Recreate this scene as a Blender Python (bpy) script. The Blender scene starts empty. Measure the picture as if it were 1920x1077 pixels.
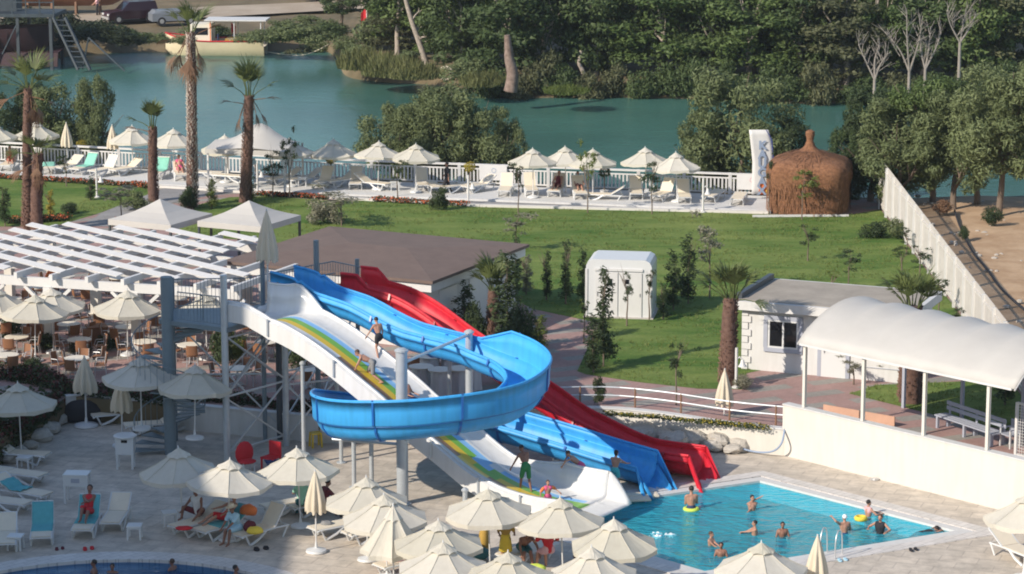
import bpy, bmesh, math, random
from mathutils import Vector, Matrix, noise
from mathutils.geometry import tessellate_polygon
R = math.radians
rng = random.Random(7)
S = bpy.context.scene
COL = S.collection
# ---------------------------------------------------------------- camera
CH, FPX, PITCH = 25.0, 5200.0, R(11.51)
cd = bpy.data.cameras.new('camera')
cam = bpy.data.objects.new('camera', cd); COL.objects.link(cam)
cam.location = (0, 0, CH); cam.rotation_euler = (R(90) - PITCH, 0, 0)
cd.sensor_width = 36; cd.lens = 36 * FPX / 1920; cd.clip_start = 1; cd.clip_end = 3000
S.camera = cam
CF = Vector((0, math.cos(PITCH), -math.sin(PITCH))); CU = Vector((0, math.sin(PITCH), math.cos(PITCH)))
def ray(px, py):
    return CF + Vector((1, 0, 0)) * ((px - 960) / FPX) - CU * ((py - 538.5) / FPX)
def G(px, py, z=0.0):                    # ground point seen at a photo pixel on the level z
    d = ray(px, py); t = (z - CH) / d.z
    return Vector((d.x * t, d.y * t, z))
def AtY(px, py, Y):
    d = ray(px, py); t = Y / d.y
    return Vector((d.x * t, Y, CH + d.z * t))
ZT = 0.9                                  # level of terrace, lawn, riverside deck
ZW = -0.6                                 # river level
# ---------------------------------------------------------------- tags and copies
def tag(o, label=None, cat=None, group=None, kind=None):
    if label: o['label'] = label
    if cat: o['category'] = cat
    if group: o['group'] = group
    if kind: o['kind'] = kind
    return o
def empty(name, loc=(0, 0, 0), rz=0.0, label=None, cat=None, group=None):
    o = bpy.data.objects.new(name, None); COL.objects.link(o)
    o.empty_display_size = .2
    o.location = loc; o.rotation_euler = (0, 0, rz)
    return tag(o, label, cat, group)
KIDS = {}
def adopt(o, p):
    o.parent = p; KIDS.setdefault(p.name, []).append(o)
def copy_tree(o, parent=None):
    c = o.copy(); COL.objects.link(c)
    if parent is not None: adopt(c, parent)
    for ch in KIDS.get(o.name, []): copy_tree(ch, c)
    return c
def place(proto, first, loc, rz=0.0, label=None, sc=None, cat=None, group=None):
    o = proto if first else copy_tree(proto)
    o.location = loc; o.rotation_euler = (0, 0, rz)
    if sc is not None: o.scale = (sc, sc, sc) if not hasattr(sc, '__len__') else sc
    return tag(o, label, cat, group)
# ---------------------------------------------------------------- materials
def mat(name, col, rough=.6, var=.0, vs=3.0, bump=0.0, bs=20.0, metal=0.0, spec=.5, coat=0.0, col2=None, trans=0.0, orand=0.0, stain=0.0):
    m = bpy.data.materials.new(name); m.use_nodes = True
    nt = m.node_tree; b = nt.nodes['Principled BSDF']
    b.inputs['Base Color'].default_value = (*col, 1); b.inputs['Roughness'].default_value = rough
    b.inputs['Metallic'].default_value = metal; b.inputs['Specular IOR Level'].default_value = spec
    b.inputs['Coat Weight'].default_value = coat
    tc = nt.nodes.new('ShaderNodeTexCoord')
    if var or col2:
        n = nt.nodes.new('ShaderNodeTexNoise'); n.inputs['Scale'].default_value = vs; n.inputs['Detail'].default_value = 6
        n.inputs['Roughness'].default_value = .65
        r = nt.nodes.new('ShaderNodeValToRGB'); r.color_ramp.elements[0].position = .3; r.color_ramp.elements[1].position = .7
        c2 = col2 or tuple(c * (1 + var) for c in col); c1 = col if col2 else tuple(c * (1 - var) for c in col)
        r.color_ramp.elements[0].color = (*c1, 1); r.color_ramp.elements[1].color = (*c2, 1)
        nt.links.new(tc.outputs['Object'], n.inputs['Vector']); nt.links.new(n.outputs['Fac'], r.inputs['Fac'])
        nt.links.new(r.outputs['Color'], b.inputs['Base Color'])
    def mult(fac_out, lo, hi, p0, p1):
        r2 = nt.nodes.new('ShaderNodeValToRGB'); r2.color_ramp.elements[0].position = p0; r2.color_ramp.elements[1].position = p1
        r2.color_ramp.elements[0].color = (*lo, 1); r2.color_ramp.elements[1].color = (*hi, 1); nt.links.new(fac_out, r2.inputs['Fac'])
        mx = nt.nodes.new('ShaderNodeMix'); mx.data_type = 'RGBA'; mx.blend_type = 'MULTIPLY'; mx.inputs['Factor'].default_value = 1
        src = b.inputs['Base Color'].links[0].from_socket if b.inputs['Base Color'].links else None
        if src: nt.links.new(src, mx.inputs['A'])
        else: mx.inputs['A'].default_value = (*col, 1)
        nt.links.new(r2.outputs['Color'], mx.inputs['B']); nt.links.new(mx.outputs['Result'], b.inputs['Base Color'])
    if orand:
        oi = nt.nodes.new('ShaderNodeObjectInfo'); mult(oi.outputs['Random'], (1 - orand, 1 - orand, 1 - orand * 1.35), (1, 1, 1), 0, 1)
    if stain:                            # vertical run-off streaks and blotches of dirt
        mp = nt.nodes.new('ShaderNodeMapping'); mp.inputs['Scale'].default_value = (3.2, 3.2, .35); nt.links.new(tc.outputs['Object'], mp.inputs['Vector'])
        n4 = nt.nodes.new('ShaderNodeTexNoise'); n4.inputs['Scale'].default_value = 1.6; n4.inputs['Detail'].default_value = 7; nt.links.new(mp.outputs[0], n4.inputs['Vector'])
        mult(n4.outputs['Fac'], (1 - stain, 1 - stain * 1.1, 1 - stain * 1.3), (1, 1, 1), .34, .56)
    if bump:
        n2 = nt.nodes.new('ShaderNodeTexNoise'); n2.inputs['Scale'].default_value = bs; n2.inputs['Detail'].default_value = 4
        bp = nt.nodes.new('ShaderNodeBump'); bp.inputs['Strength'].default_value = bump; bp.inputs['Distance'].default_value = .03
        nt.links.new(tc.outputs['Object'], n2.inputs['Vector']); nt.links.new(n2.outputs['Fac'], bp.inputs['Height'])
        nt.links.new(bp.outputs['Normal'], b.inputs['Normal'])
    if trans:
        t = nt.nodes.new('ShaderNodeBsdfTranslucent'); t.inputs['Color'].default_value = (*[min(1, c * 1.1) for c in col], 1)
        mx = nt.nodes.new('ShaderNodeMixShader'); mx.inputs['Fac'].default_value = trans
        out = nt.nodes['Material Output']
        nt.links.new(b.outputs[0], mx.inputs[1]); nt.links.new(t.outputs[0], mx.inputs[2]); nt.links.new(mx.outputs[0], out.inputs['Surface'])
    return m
def leafmat(name, c1, c2, trans=.25, rough=.6):
    m = bpy.data.materials.new(name); m.use_nodes = True
    nt = m.node_tree; b = nt.nodes['Principled BSDF']; b.inputs['Roughness'].default_value = rough
    b.inputs['Specular IOR Level'].default_value = .3
    g = nt.nodes.new('ShaderNodeNewGeometry'); r = nt.nodes.new('ShaderNodeValToRGB')
    r.color_ramp.elements[0].color = (*c1, 1); r.color_ramp.elements[1].color = (*c2, 1)
    oi = nt.nodes.new('ShaderNodeObjectInfo'); tc = nt.nodes.new('ShaderNodeTexCoord')
    n = nt.nodes.new('ShaderNodeTexNoise'); n.inputs['Scale'].default_value = .8
    nt.links.new(tc.outputs['Object'], n.inputs['Vector'])
    a = nt.nodes.new('ShaderNodeMath'); a.operation = 'MULTIPLY_ADD'; a.inputs[1].default_value = .45
    nt.links.new(g.outputs['Random Per Island'], a.inputs[0])
    a2 = nt.nodes.new('ShaderNodeMath'); a2.operation = 'MULTIPLY_ADD'; a2.inputs[1].default_value = .5; a2.inputs[2].default_value = -.1
    nt.links.new(n.outputs['Fac'], a2.inputs[0]); 
    a3 = nt.nodes.new('ShaderNodeMath'); a3.operation = 'MULTIPLY_ADD'; a3.inputs[1].default_value = .3
    nt.links.new(oi.outputs['Random'], a3.inputs[0]); nt.links.new(a2.outputs[0], a3.inputs[2]); nt.links.new(a3.outputs[0], a.inputs[2])
    nt.links.new(a.outputs[0], r.inputs['Fac']); nt.links.new(r.outputs['Color'], b.inputs['Base Color'])
    t = nt.nodes.new('ShaderNodeBsdfTranslucent'); nt.links.new(r.outputs['Color'], t.inputs['Color'])
    mx = nt.nodes.new('ShaderNodeMixShader'); mx.inputs['Fac'].default_value = trans
    nt.links.new(b.outputs[0], mx.inputs[1]); nt.links.new(t.outputs[0], mx.inputs[2])
    nt.links.new(mx.outputs[0], nt.nodes['Material Output'].inputs['Surface'])
    return m
M = {}
M['white'] = mat('white_paint', (.62, .61, .595), .5, .04, 2)
M['white_plastic'] = mat('white_plastic', (.62, .625, .62), .35)
M['cream_wall'] = mat('cream_wall', (.62, .59, .53), .8, .035, .7, .15, 30, stain=.04)
M['white_wall'] = mat('white_wall', (.60, .595, .58), .8, .04, .8, .15, 30, stain=.06)
M['canvas'] = mat('canvas', (.66, .625, .545), .85, .05, 1.3, .12, 9, trans=.18, orand=.14, stain=.05)
M['canvas_dark'] = mat('canvas_beige', (.66, .58, .45), .85, .05, 1.3, .2, 9, trans=.12)
M['membrane'] = mat('membrane', (.53, .51, .475), .6, .05, .8, .15, 3, trans=.10)
M['sling'] = mat('sling', (.70, .62, .49), .8, .04, 4)
M['steel'] = mat('galvanised_steel', (.50, .53, .55), .42, .08, 3, metal=.35)
M['blue_steel'] = mat('blue_grey_steel', (.165, .215, .245), .5, .08, 3)
M['shaded_steel'] = mat('shaded_blue_steel', (.034, .048, .060), .7, .3, 2)  # blue steel darkened in colour to stand for the shade over the slipway
M['fence_wood'] = mat('shaded_fence_board', (.58, .545, .50), .8, .10, 2)  # picket boards greyed to stand for shade on the face seen
M['dark_steel'] = mat('dark_steel', (.05, .06, .07), .5)
M['blue'] = mat('blue_fibreglass', (.05, .35, .74), .46, .07, .7, .0, spec=.32, stain=.10)
M['blue_dark'] = mat('blue_flange', (.015, .12, .40), .35)
M['red'] = mat('red_fibreglass', (.60, .020, .038), .46, .07, .7, spec=.32, stain=.12)
M['red_dark'] = mat('red_flange', (.33, .008, .02), .35)
M['slide_white'] = mat('white_fibreglass', (.66, .66, .65), .25, .03, .8, coat=.2, stain=.06)
M['yellow'] = mat('yellow_gelcoat', (.66, .46, .03), .3, .05, 2)
M['green_gel'] = mat('green_gelcoat', (.18, .42, .05), .3, .08, 2)
M['brown_gel'] = mat('brown_gelcoat', (.26, .13, .05), .35, .1, 2)
M['sky_gel'] = mat('light_blue_gelcoat', (.22, .45, .72), .3, .08, 2)
M['roof'] = mat('brown_shingle', (.155, .110, .092), .9, .12, 1.5, .25, 25)
M['conc'] = mat('concrete', (.45, .42, .38), .9, .1, 2, .2, 20)
M['wood'] = mat('brown_wood', (.22, .12, .07), .7, .15, 4)
M['greywood'] = mat('grey_painted_wood', (.34, .36, .42), .7, .06, 4)
M['wicker'] = mat('tan_wicker', (.25, .115, .055), .7, .15, 30)
M['alu'] = mat('aluminium', (.6, .6, .6), .35, metal=.6)
M['tabletop'] = mat('table_top', (.72, .66, .55), .5, .04, 5)
M['teal'] = mat('teal_towel', (.10, .37, .40), .9, .08, 6)
M['mint'] = mat('mint_towel', (.22, .52, .42), .9, .08, 6)
M['trunk'] = mat('bark', (.16, .12, .09), .9, .25, 5, .5, 12)
M['trunk_pale'] = mat('pale_bark', (.34, .29, .24), .9, .25, 5, .5, 12)
M['bare'] = mat('bare_grey_wood', (.26, .23, .20), .9, .2, 3)
M['dead'] = mat('dead_wood', (.30, .255, .22), .9, .2, 3)
M['palm_trunk'] = mat('palm_bark', (.075, .036, .026), .9, .3, 7, .6, 14, col2=(.17, .10, .075))
M['palm_boot'] = mat('palm_leaf_base', (.50, .42, .36), .9, .15, 8)
M['palm_boot_red'] = mat('red_brown_leaf_base', (.20, .115, .085), .9, .2, 8)
M['palm_leaf'] = leafmat('palm_leaf', (.05, .075, .02), (.15, .18, .06), .15)
M['palm_dead'] = leafmat('dead_palm_leaf', (.13, .07, .04), (.27, .16, .095), .1)
M['leaf_forest'] = leafmat('forest_leaf', (.030, .055, .018), (.105, .145, .050))
M['leaf_forest2'] = leafmat('bright_forest_leaf', (.040, .075, .020), (.135, .185, .055))
M['leaf_olive'] = leafmat('olive_forest_leaf', (.060, .070, .032), (.150, .155, .075))
M['leaf_dark'] = leafmat('shaded_bank_leaf', (.012, .020, .010), (.040, .055, .022))  # leaf colour darkened to stand for the shaded bank at the slipway
M['dark_maroon'] = mat('dark_maroon', (.035, .012, .016), .7, .2, 2)
M['grass_blade'] = leafmat('grass_blade', (.075, .12, .022), (.24, .26, .08), .2)
M['foam'] = mat('foam', (.8, .85, .87), .4)
M['leaf_willow'] = leafmat('willow_leaf', (.080, .108, .042), (.195, .228, .100))
M['leaf_shrub'] = leafmat('shrub_leaf', (.020, .036, .016), (.07, .10, .035))
M['leaf_light'] = leafmat('light_leaf', (.06, .09, .02), (.18, .22, .05))
M['leaf_grey'] = leafmat('grey_leaf', (.14, .135, .09), (.30, .29, .21))
M['leaf_yellow'] = leafmat('yellow_leaf', (.24, .20, .03), (.42, .34, .05))
M['flower'] = leafmat('red_flower', (.30, .05, .02), (.55, .14, .05), .1)
M['hedge_red'] = leafmat('shaded_red_leaf', (.045, .014, .012), (.14, .035, .025), .1)  # red leaves, made darker to stand for shade on the hedge
M['reed'] = leafmat('reed', (.075, .095, .03), (.20, .20, .08))
M['thatch'] = mat('thatch', (.115, .047, .022), .95, .25, 8, .9, 18, col2=(.29, .14, .070))
M['skin'] = mat('skin', (.42, .22, .15), .55)
M['skin_dark'] = mat('tanned_skin', (.24, .115, .075), .55)
M['hair'] = mat('dark_hair', (.015, .011, .010), .6)
M['hair_brown'] = mat('brown_hair', (.07, .04, .025), .6)
M['stump'] = mat('stump_bark', (.10, .065, .05), .9, .3, 3, .8, 6, col2=(.30, .22, .18))
M['glass'] = mat('dark_glass', (.012, .013, .016), .08)
M['rock'] = mat('pale_rock', (.43, .395, .345), .9, .15, 4, .5, 9)
M['pipe'] = mat('blue_grey_pipe', (.26, .33, .45), .5)
def cloth(name, c): 
    M[name] = mat(name, c, .85, .06, 8)
for n, c in (('cloth_red', (.55, .02, .03)), ('cloth_green', (.03, .20, .07)), ('cloth_black', (.02, .02, .025)), ('cloth_cyan', (.06, .42, .45)),
             ('cloth_white', (.75, .75, .75)), ('cloth_orange', (.75, .20, .06)), ('cloth_pink', (.62, .10, .22)), ('cloth_mustard', (.40, .25, .05)),
             ('cloth_yellow', (.75, .55, .06)), ('cloth_lblue', (.38, .58, .68)), ('cloth_mint', (.32, .60, .44)), ('cloth_navy', (.03, .05, .13)),
             ('cloth_lime', (.55, .68, .10)), ('cloth_patt', (.22, .22, .22)), ('cloth_maroon', (.13, .02, .03)), ('cloth_dkgreen', (.03, .12, .13)), ('cloth_rose', (.65, .38, .40))):
    cloth(n, c)
# ---------------------------------------------------------------- mesh builder
class MB:
    def __init__(self): self.v = []; self.f = []; self.m = []
    def quad(self, pts, mi=0):
        b = len(self.v); self.v += [tuple(p) for p in pts]; self.f.append(tuple(range(b, b + len(pts)))); self.m.append(mi); return self
    def grid(self, rows, mi=0, closed=False):
        b = len(self.v); n = len(rows[0])
        for r in rows: self.v += [tuple(p) for p in r]
        for i in range(len(rows) - 1):
            for j in range(n if closed else n - 1):
                k = (j + 1) % n
                self.f.append((b + i * n + j, b + i * n + k, b + (i + 1) * n + k, b + (i + 1) * n + j))
                self.m.append(mi(i, j) if callable(mi) else mi)
        return self
    def box(self, c, s, rz=0.0, mi=0, mtx=None):
        mt = mtx or Matrix.Rotation(rz, 3, 'Z'); c = Vector(c); b = len(self.v)
        for x in (-.5, .5):
            for y in (-.5, .5):
                for z in (-.5, .5): self.v.append(tuple(c + mt @ Vector((x * s[0], y * s[1], z * s[2]))))
        for q in ((0, 1, 3, 2), (4, 6, 7, 5), (0, 4, 5, 1), (2, 3, 7, 6), (0, 2, 6, 4), (1, 5, 7, 3)):
            self.f.append(tuple(b + i for i in q)); self.m.append(mi)
        return self
    def bar(self, p0, p1, w, h=None, mi=0):
        p0 = Vector(p0); p1 = Vector(p1); d = p1 - p0; L = d.length
        if L < 1e-5: return self
        d /= L; up = Vector((0, 0, 1)) if abs(d.z) < .95 else Vector((0, 1, 0))
        x = d.cross(up).normalized(); z = x.cross(d)
        return self.box((p0 + p1) / 2, (w, L, h or w), mtx=Matrix((x, d, z)).transposed(), mi=mi)
    def tube(self, pts, rad, n=8, mi=0, cap=True):
        pts = [Vector(p) for p in pts]; rows = []
        rr = rad if hasattr(rad, '__len__') else [rad] * len(pts)
        ref = None
        for i, p in enumerate(pts):
            d = (pts[min(i + 1, len(pts) - 1)] - pts[max(i - 1, 0)]).normalized()
            if ref is None:
                ref = Vector((0, 0, 1)) if abs(d.z) < .9 else Vector((0, 1, 0))
            x = d.cross(ref).normalized(); y = x.cross(d).normalized(); ref = y
            rows.append([p + (x * math.cos(a) + y * math.sin(a)) * rr[i] for a in [2 * math.pi * k / n for k in range(n)]])
        self.grid(rows, mi, True)
        if cap:
            self.quad(rows[0][::-1], mi); self.quad(rows[-1], mi)
        return self
    def lathe(self, prof, c=(0, 0, 0), n=16, mi=0, cap=True):
        c = Vector(c)
        rows = [[c + Vector((r * math.cos(2 * math.pi * k / n), r * math.sin(2 * math.pi * k / n), z)) for k in range(n)] for r, z in prof]
        self.grid(rows, mi, True)
        if cap:
            if prof[0][0] > 1e-4: self.quad(rows[0][::-1], mi)
            if prof[-1][0] > 1e-4: self.quad(rows[-1], mi)
        return self
    def ball(self, c, r, n=10, mi=0, mtx=None):
        c = Vector(c); r = r if hasattr(r, '__len__') else (r, r, r); rows = []
        for i in range(n // 2 + 1):
            t = math.pi * (i + .001) / (n // 2 + .002)
            row = []
            for k in range(n):
                a = 2 * math.pi * k / n
                p = Vector((r[0] * math.sin(t) * math.cos(a), r[1] * math.sin(t) * math.sin(a), r[2] * math.cos(t)))
                row.append(c + (mtx @ p if mtx else p))
            rows.append(row)
        return self.grid(rows[::-1], mi, True)
    def poly(self, outer, z, holes=(), mi=0, uptop=True):
        rings = [[Vector((p[0], p[1], 0)) for p in outer]] + [[Vector((p[0], p[1], 0)) for p in h] for h in holes]
        flat = [p for r in rings for p in r]; b = len(self.v)
        self.v += [(p.x, p.y, z) for p in flat]
        for t in tessellate_polygon(rings):
            a, bb, c = [flat[i] for i in t]
            if ((bb - a).cross(c - a)).z < 0: t = (t[0], t[2], t[1])
            self.f.append(tuple(b + i for i in t)); self.m.append(mi)
        return self
    def prism(self, outer, z0, z1, mi=0):
        self.poly(outer, z1, mi=mi); n = len(outer)
        ar = sum(outer[i][0] * outer[(i + 1) % n][1] - outer[(i + 1) % n][0] * outer[i][1] for i in range(n))
        o = outer if ar > 0 else outer[::-1]
        for i in range(n):
            a, c = o[i], o[(i + 1) % n]
            self.quad([(a[0], a[1], z0), (c[0], c[1], z0), (c[0], c[1], z1), (a[0], a[1], z1)], mi)
        return self
    def build(self, name, mats, parent=None, smooth=False, loc=None, merge=False):
        me = bpy.data.meshes.new(name); me.from_pydata(self.v, [], self.f)
        for m in (mats if isinstance(mats, (list, tuple)) else [mats]): me.materials.append(m)
        if any(self.m): me.polygons.foreach_set('material_index', self.m)
        if merge:
            bm = bmesh.new(); bm.from_mesh(me); bmesh.ops.remove_doubles(bm, verts=bm.verts, dist=1e-4); bm.to_mesh(me); bm.free()
        if smooth:
            me.polygons.foreach_set('use_smooth', [True] * len(me.polygons))
            if smooth != 'all':
                try: me.set_sharp_from_angle(angle=R(40))
                except Exception: pass
        o = bpy.data.objects.new(name, me); COL.objects.link(o)
        if parent is not None: adopt(o, parent)
        if loc is not None: o.location = loc
        me.update()
        return o
def struct(o): o['kind'] = 'structure'; return o
def spline(pts, n=10):
    out = []; P = [Vector(p) for p in pts]
    for i in range(len(P) - 1):
        p0 = P[max(i - 1, 0)]; p1 = P[i]; p2 = P[i + 1]; p3 = P[min(i + 2, len(P) - 1)]
        for k in range(n):
            t = k / n
            out.append(.5 * ((2 * p1) + (p2 - p0) * t + (2 * p0 - 5 * p1 + 4 * p2 - p3) * t * t + (3 * p1 - p0 - 3 * p2 + p3) * t ** 3))
    out.append(P[-1]); return out
# ---------------------------------------------------------------- light
SUN_EL, SUN_AZ = R(31), R(232)
w = bpy.data.worlds.new('World'); S.world = w; w.use_nodes = True
nt = w.node_tree; sky = nt.nodes.new('ShaderNodeTexSky'); sky.sky_type = 'NISHITA'; sky.sun_disc = False
sky.sun_elevation = SUN_EL; sky.sun_rotation = SUN_AZ; sky.air_density = 1.0; sky.dust_density = .6; sky.ozone_density = 1.3
nt.links.new(sky.outputs[0], nt.nodes['Background'].inputs[0]); nt.nodes['Background'].inputs[1].default_value = .125
sl = bpy.data.lights.new('sun', 'SUN'); so = bpy.data.objects.new('sun', sl); COL.objects.link(so)
sl.energy = 4.0; sl.angle = R(.55); sl.color = (1, .90, .77)
so.rotation_euler = (R(90) - SUN_EL, 0, math.pi - SUN_AZ)
so.location = (-60, -40, 60)
S.view_settings.view_transform = 'Standard'; S.view_settings.look = 'None'; S.view_settings.exposure = .44; S.view_settings.gamma = 1
S.cycles.max_bounces = 8; S.cycles.transparent_max_bounces = 12; S.cycles.caustics_reflective = False; S.cycles.caustics_refractive = False
try: S.cycles.filter_width = 1.9
except Exception: pass
# ---------------------------------------------------------------- ground materials
def tilemat(name, scale, bw, bh, cA, cB, mortar, ms=.02, vs=.5, rot=0.0, rough=.8, big=None, bump=.3, patch=.25):
    m = bpy.data.materials.new(name); m.use_nodes = True; nt = m.node_tree; L = nt.links.new; N = nt.nodes.new
    b = nt.nodes['Principled BSDF']; b.inputs['Roughness'].default_value = rough
    tc = N('ShaderNodeTexCoord'); mp = N('ShaderNodeMapping'); mp.inputs['Rotation'].default_value = (0, 0, rot)
    L(tc.outputs['Object'], mp.inputs['Vector'])
    br = N('ShaderNodeTexBrick'); br.inputs['Scale'].default_value = scale; br.inputs['Brick Width'].default_value = bw; br.inputs['Row Height'].default_value = bh
    br.inputs['Mortar Size'].default_value = ms; br.inputs['Mortar'].default_value = (*mortar, 1); br.inputs['Bias'].default_value = 0
    L(mp.outputs[0], br.inputs['Vector'])
    n = N('ShaderNodeTexNoise'); n.inputs['Scale'].default_value = vs; n.inputs['Detail'].default_value = 8; n.inputs['Roughness'].default_value = .7
    L(tc.outputs['Object'], n.inputs['Vector'])
    mx = N('ShaderNodeMix'); mx.data_type = 'RGBA'; mx.blend_type = 'MULTIPLY'; mx.inputs['Factor'].default_value = 1
    cr = N('ShaderNodeValToRGB'); cr.color_ramp.elements[0].position = .25; cr.color_ramp.elements[1].position = .75
    cr.color_ramp.elements[0].color = (1 - patch,) * 3 + (1,); cr.color_ramp.elements[1].color = (1 + patch * .5,) * 3 + (1,)
    L(n.outputs['Fac'], cr.inputs['Fac'])
    if big:
        ck = N('ShaderNodeTexBrick'); ck.inputs['Scale'].default_value = 1; ck.inputs['Brick Width'].default_value = big[2]; ck.inputs['Row Height'].default_value = big[3]
        ck.inputs['Mortar Size'].default_value = big[4]; ck.inputs['Color1'].default_value = (*big[1], 1); ck.inputs['Color2'].default_value = (*[c * .85 for c in big[1]], 1); ck.inputs['Mortar'].default_value = (*big[0], 1)
        L(mp.outputs[0], ck.inputs['Vector'])
        mm = N('ShaderNodeMix'); mm.data_type = 'RGBA'; mm.blend_type = 'MULTIPLY'; mm.inputs['Factor'].default_value = 1
        br.inputs['Color1'].default_value = (1, 1, 1, 1); br.inputs['Color2'].default_value = (.8, .8, .8, 1)
        L(ck.outputs['Color'], mm.inputs['A']); L(br.outputs['Color'], mm.inputs['B']); L(mm.outputs['Result'], mx.inputs['A'])
    else:
        br.inputs['Color1'].default_value = (*cA, 1); br.inputs['Color2'].default_value = (*cB, 1)
        L(br.outputs['Color'], mx.inputs['A'])
    L(cr.outputs['Color'], mx.inputs['B']); L(mx.outputs['Result'], b.inputs['Base Color'])
    bp = N('ShaderNodeBump'); bp.inputs['Strength'].default_value = bump; bp.inputs['Distance'].default_value = .02
    n3 = N('ShaderNodeTexNoise'); n3.inputs['Scale'].default_value = 12
    ad = N('ShaderNodeMath'); ad.operation = 'MULTIPLY_ADD'; ad.inputs[1].default_value = .5
    L(tc.outputs['Object'], n3.inputs['Vector']); L(n3.outputs['Fac'], ad.inputs[0]); L(br.outputs['Fac'], ad.inputs[2]); bp.invert = True
    L(ad.outputs[0], bp.inputs['Height']); L(bp.outputs['Normal'], b.inputs['Normal'])
    return m
M['deck'] = tilemat('stone_tiles', 1, 1.15, .62, (.61, .535, .445), (.53, .47, .395), (.45, .395, .335), .02, 1.6, R(20), patch=.42)
M['paver'] = tilemat('block_paving', 5, .5, .25, 0, 0, (.55, .52, .50), .02, .9, R(-25), big=((.44, .28, .25), (.38, .355, .315), 2.6, 1.5, .45), patch=.25)
M['deckgrey'] = tilemat('grey_slabs', 1, .8, .4, (.30, .29, .285), (.26, .25, .245), (.22, .21, .205), .012, .8, R(-14), patch=.2)
M['coping'] = tilemat('coping_tiles', 1, .5, .25, (.68, .64, .60), (.60, .57, .53), (.45, .42, .40), .012, .9, R(-46), rough=.5, patch=.15)
def lawnmat():
    m = bpy.data.materials.new('lawn_grass'); m.use_nodes = True; nt = m.node_tree; L = nt.links.new; N = nt.nodes.new
    b = nt.nodes['Principled BSDF']; b.inputs['Roughness'].default_value = .9; b.inputs['Specular IOR Level'].default_value = .125
    tc = N('ShaderNodeTexCoord'); out = None
    def ns(sc, det, lo, hi, c1, c2, st=(1, 1, 1)):
        mp = N('ShaderNodeMapping'); mp.inputs['Scale'].default_value = st; L(tc.outputs['Object'], mp.inputs['Vector'])
        n = N('ShaderNodeTexNoise'); n.inputs['Scale'].default_value = sc; n.inputs['Detail'].default_value = det; n.inputs['Roughness'].default_value = .7
        r = N('ShaderNodeValToRGB'); r.color_ramp.elements[0].position = lo; r.color_ramp.elements[1].position = hi
        r.color_ramp.elements[0].color = (*c1, 1); r.color_ramp.elements[1].color = (*c2, 1)
        L(mp.outputs[0], n.inputs['Vector']); L(n.outputs['Fac'], r.inputs['Fac']); return r.outputs['Color'], n.outputs['Fac']
    a, _ = ns(.30, 6, .36, .68, (.070, .140, .028), (.205, .250, .075), (.55, 1.6, 1))
    c, f2 = ns(9, 4, .3, .7, (.70, .72, .7), (1.2, 1.18, 1.1))
    mx = N('ShaderNodeMix'); mx.data_type = 'RGBA'; mx.blend_type = 'MULTIPLY'; mx.inputs['Factor'].default_value = 1
    L(a, mx.inputs['A']); L(c, mx.inputs['B']); L(mx.outputs['Result'], b.inputs['Base Color'])
    bp = N('ShaderNodeBump'); bp.inputs['Strength'].default_value = .6; bp.inputs['Distance'].default_value = .05; L(f2, bp.inputs['Height']); L(bp.outputs['Normal'], b.inputs['Normal'])
    return m
M['lawn'] = lawnmat()
M['dirt'] = mat('dry_earth', (.32, .195, .105), .95, .3, .6, 1, 2.2, col2=(.53, .375, .235))
M['bank'] = mat('bank_earth', (.085, .07, .035), .95, .3, .25, .6, 3, col2=(.22, .165, .095))
M['road'] = mat('sandy_road', (.33, .26, .19), .95, .2, .4, .4, 3, col2=(.43, .36, .28))
M['soil'] = mat('dark_soil', (.085, .06, .042), .95, .3, 1.5, .6, 8)
M['kerb'] = mat('kerb_stone', (.62, .59, .55), .8, .08, 1.5, .1, 9)
M['pool_tile'] = tilemat('pool_tiles', 2, .5, .5, (.12, .66, .82), (.11, .61, .79), (.15, .68, .84), .01, .8, R(-46), rough=.4, patch=.1)
M['pool_tile_blue'] = tilemat('deep_pool_tiles', 2, .5, .5, (.03, .16, .33), (.025, .13, .30), (.05, .2, .36), .01, .8, 0, rough=.4, patch=.1)
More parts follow.
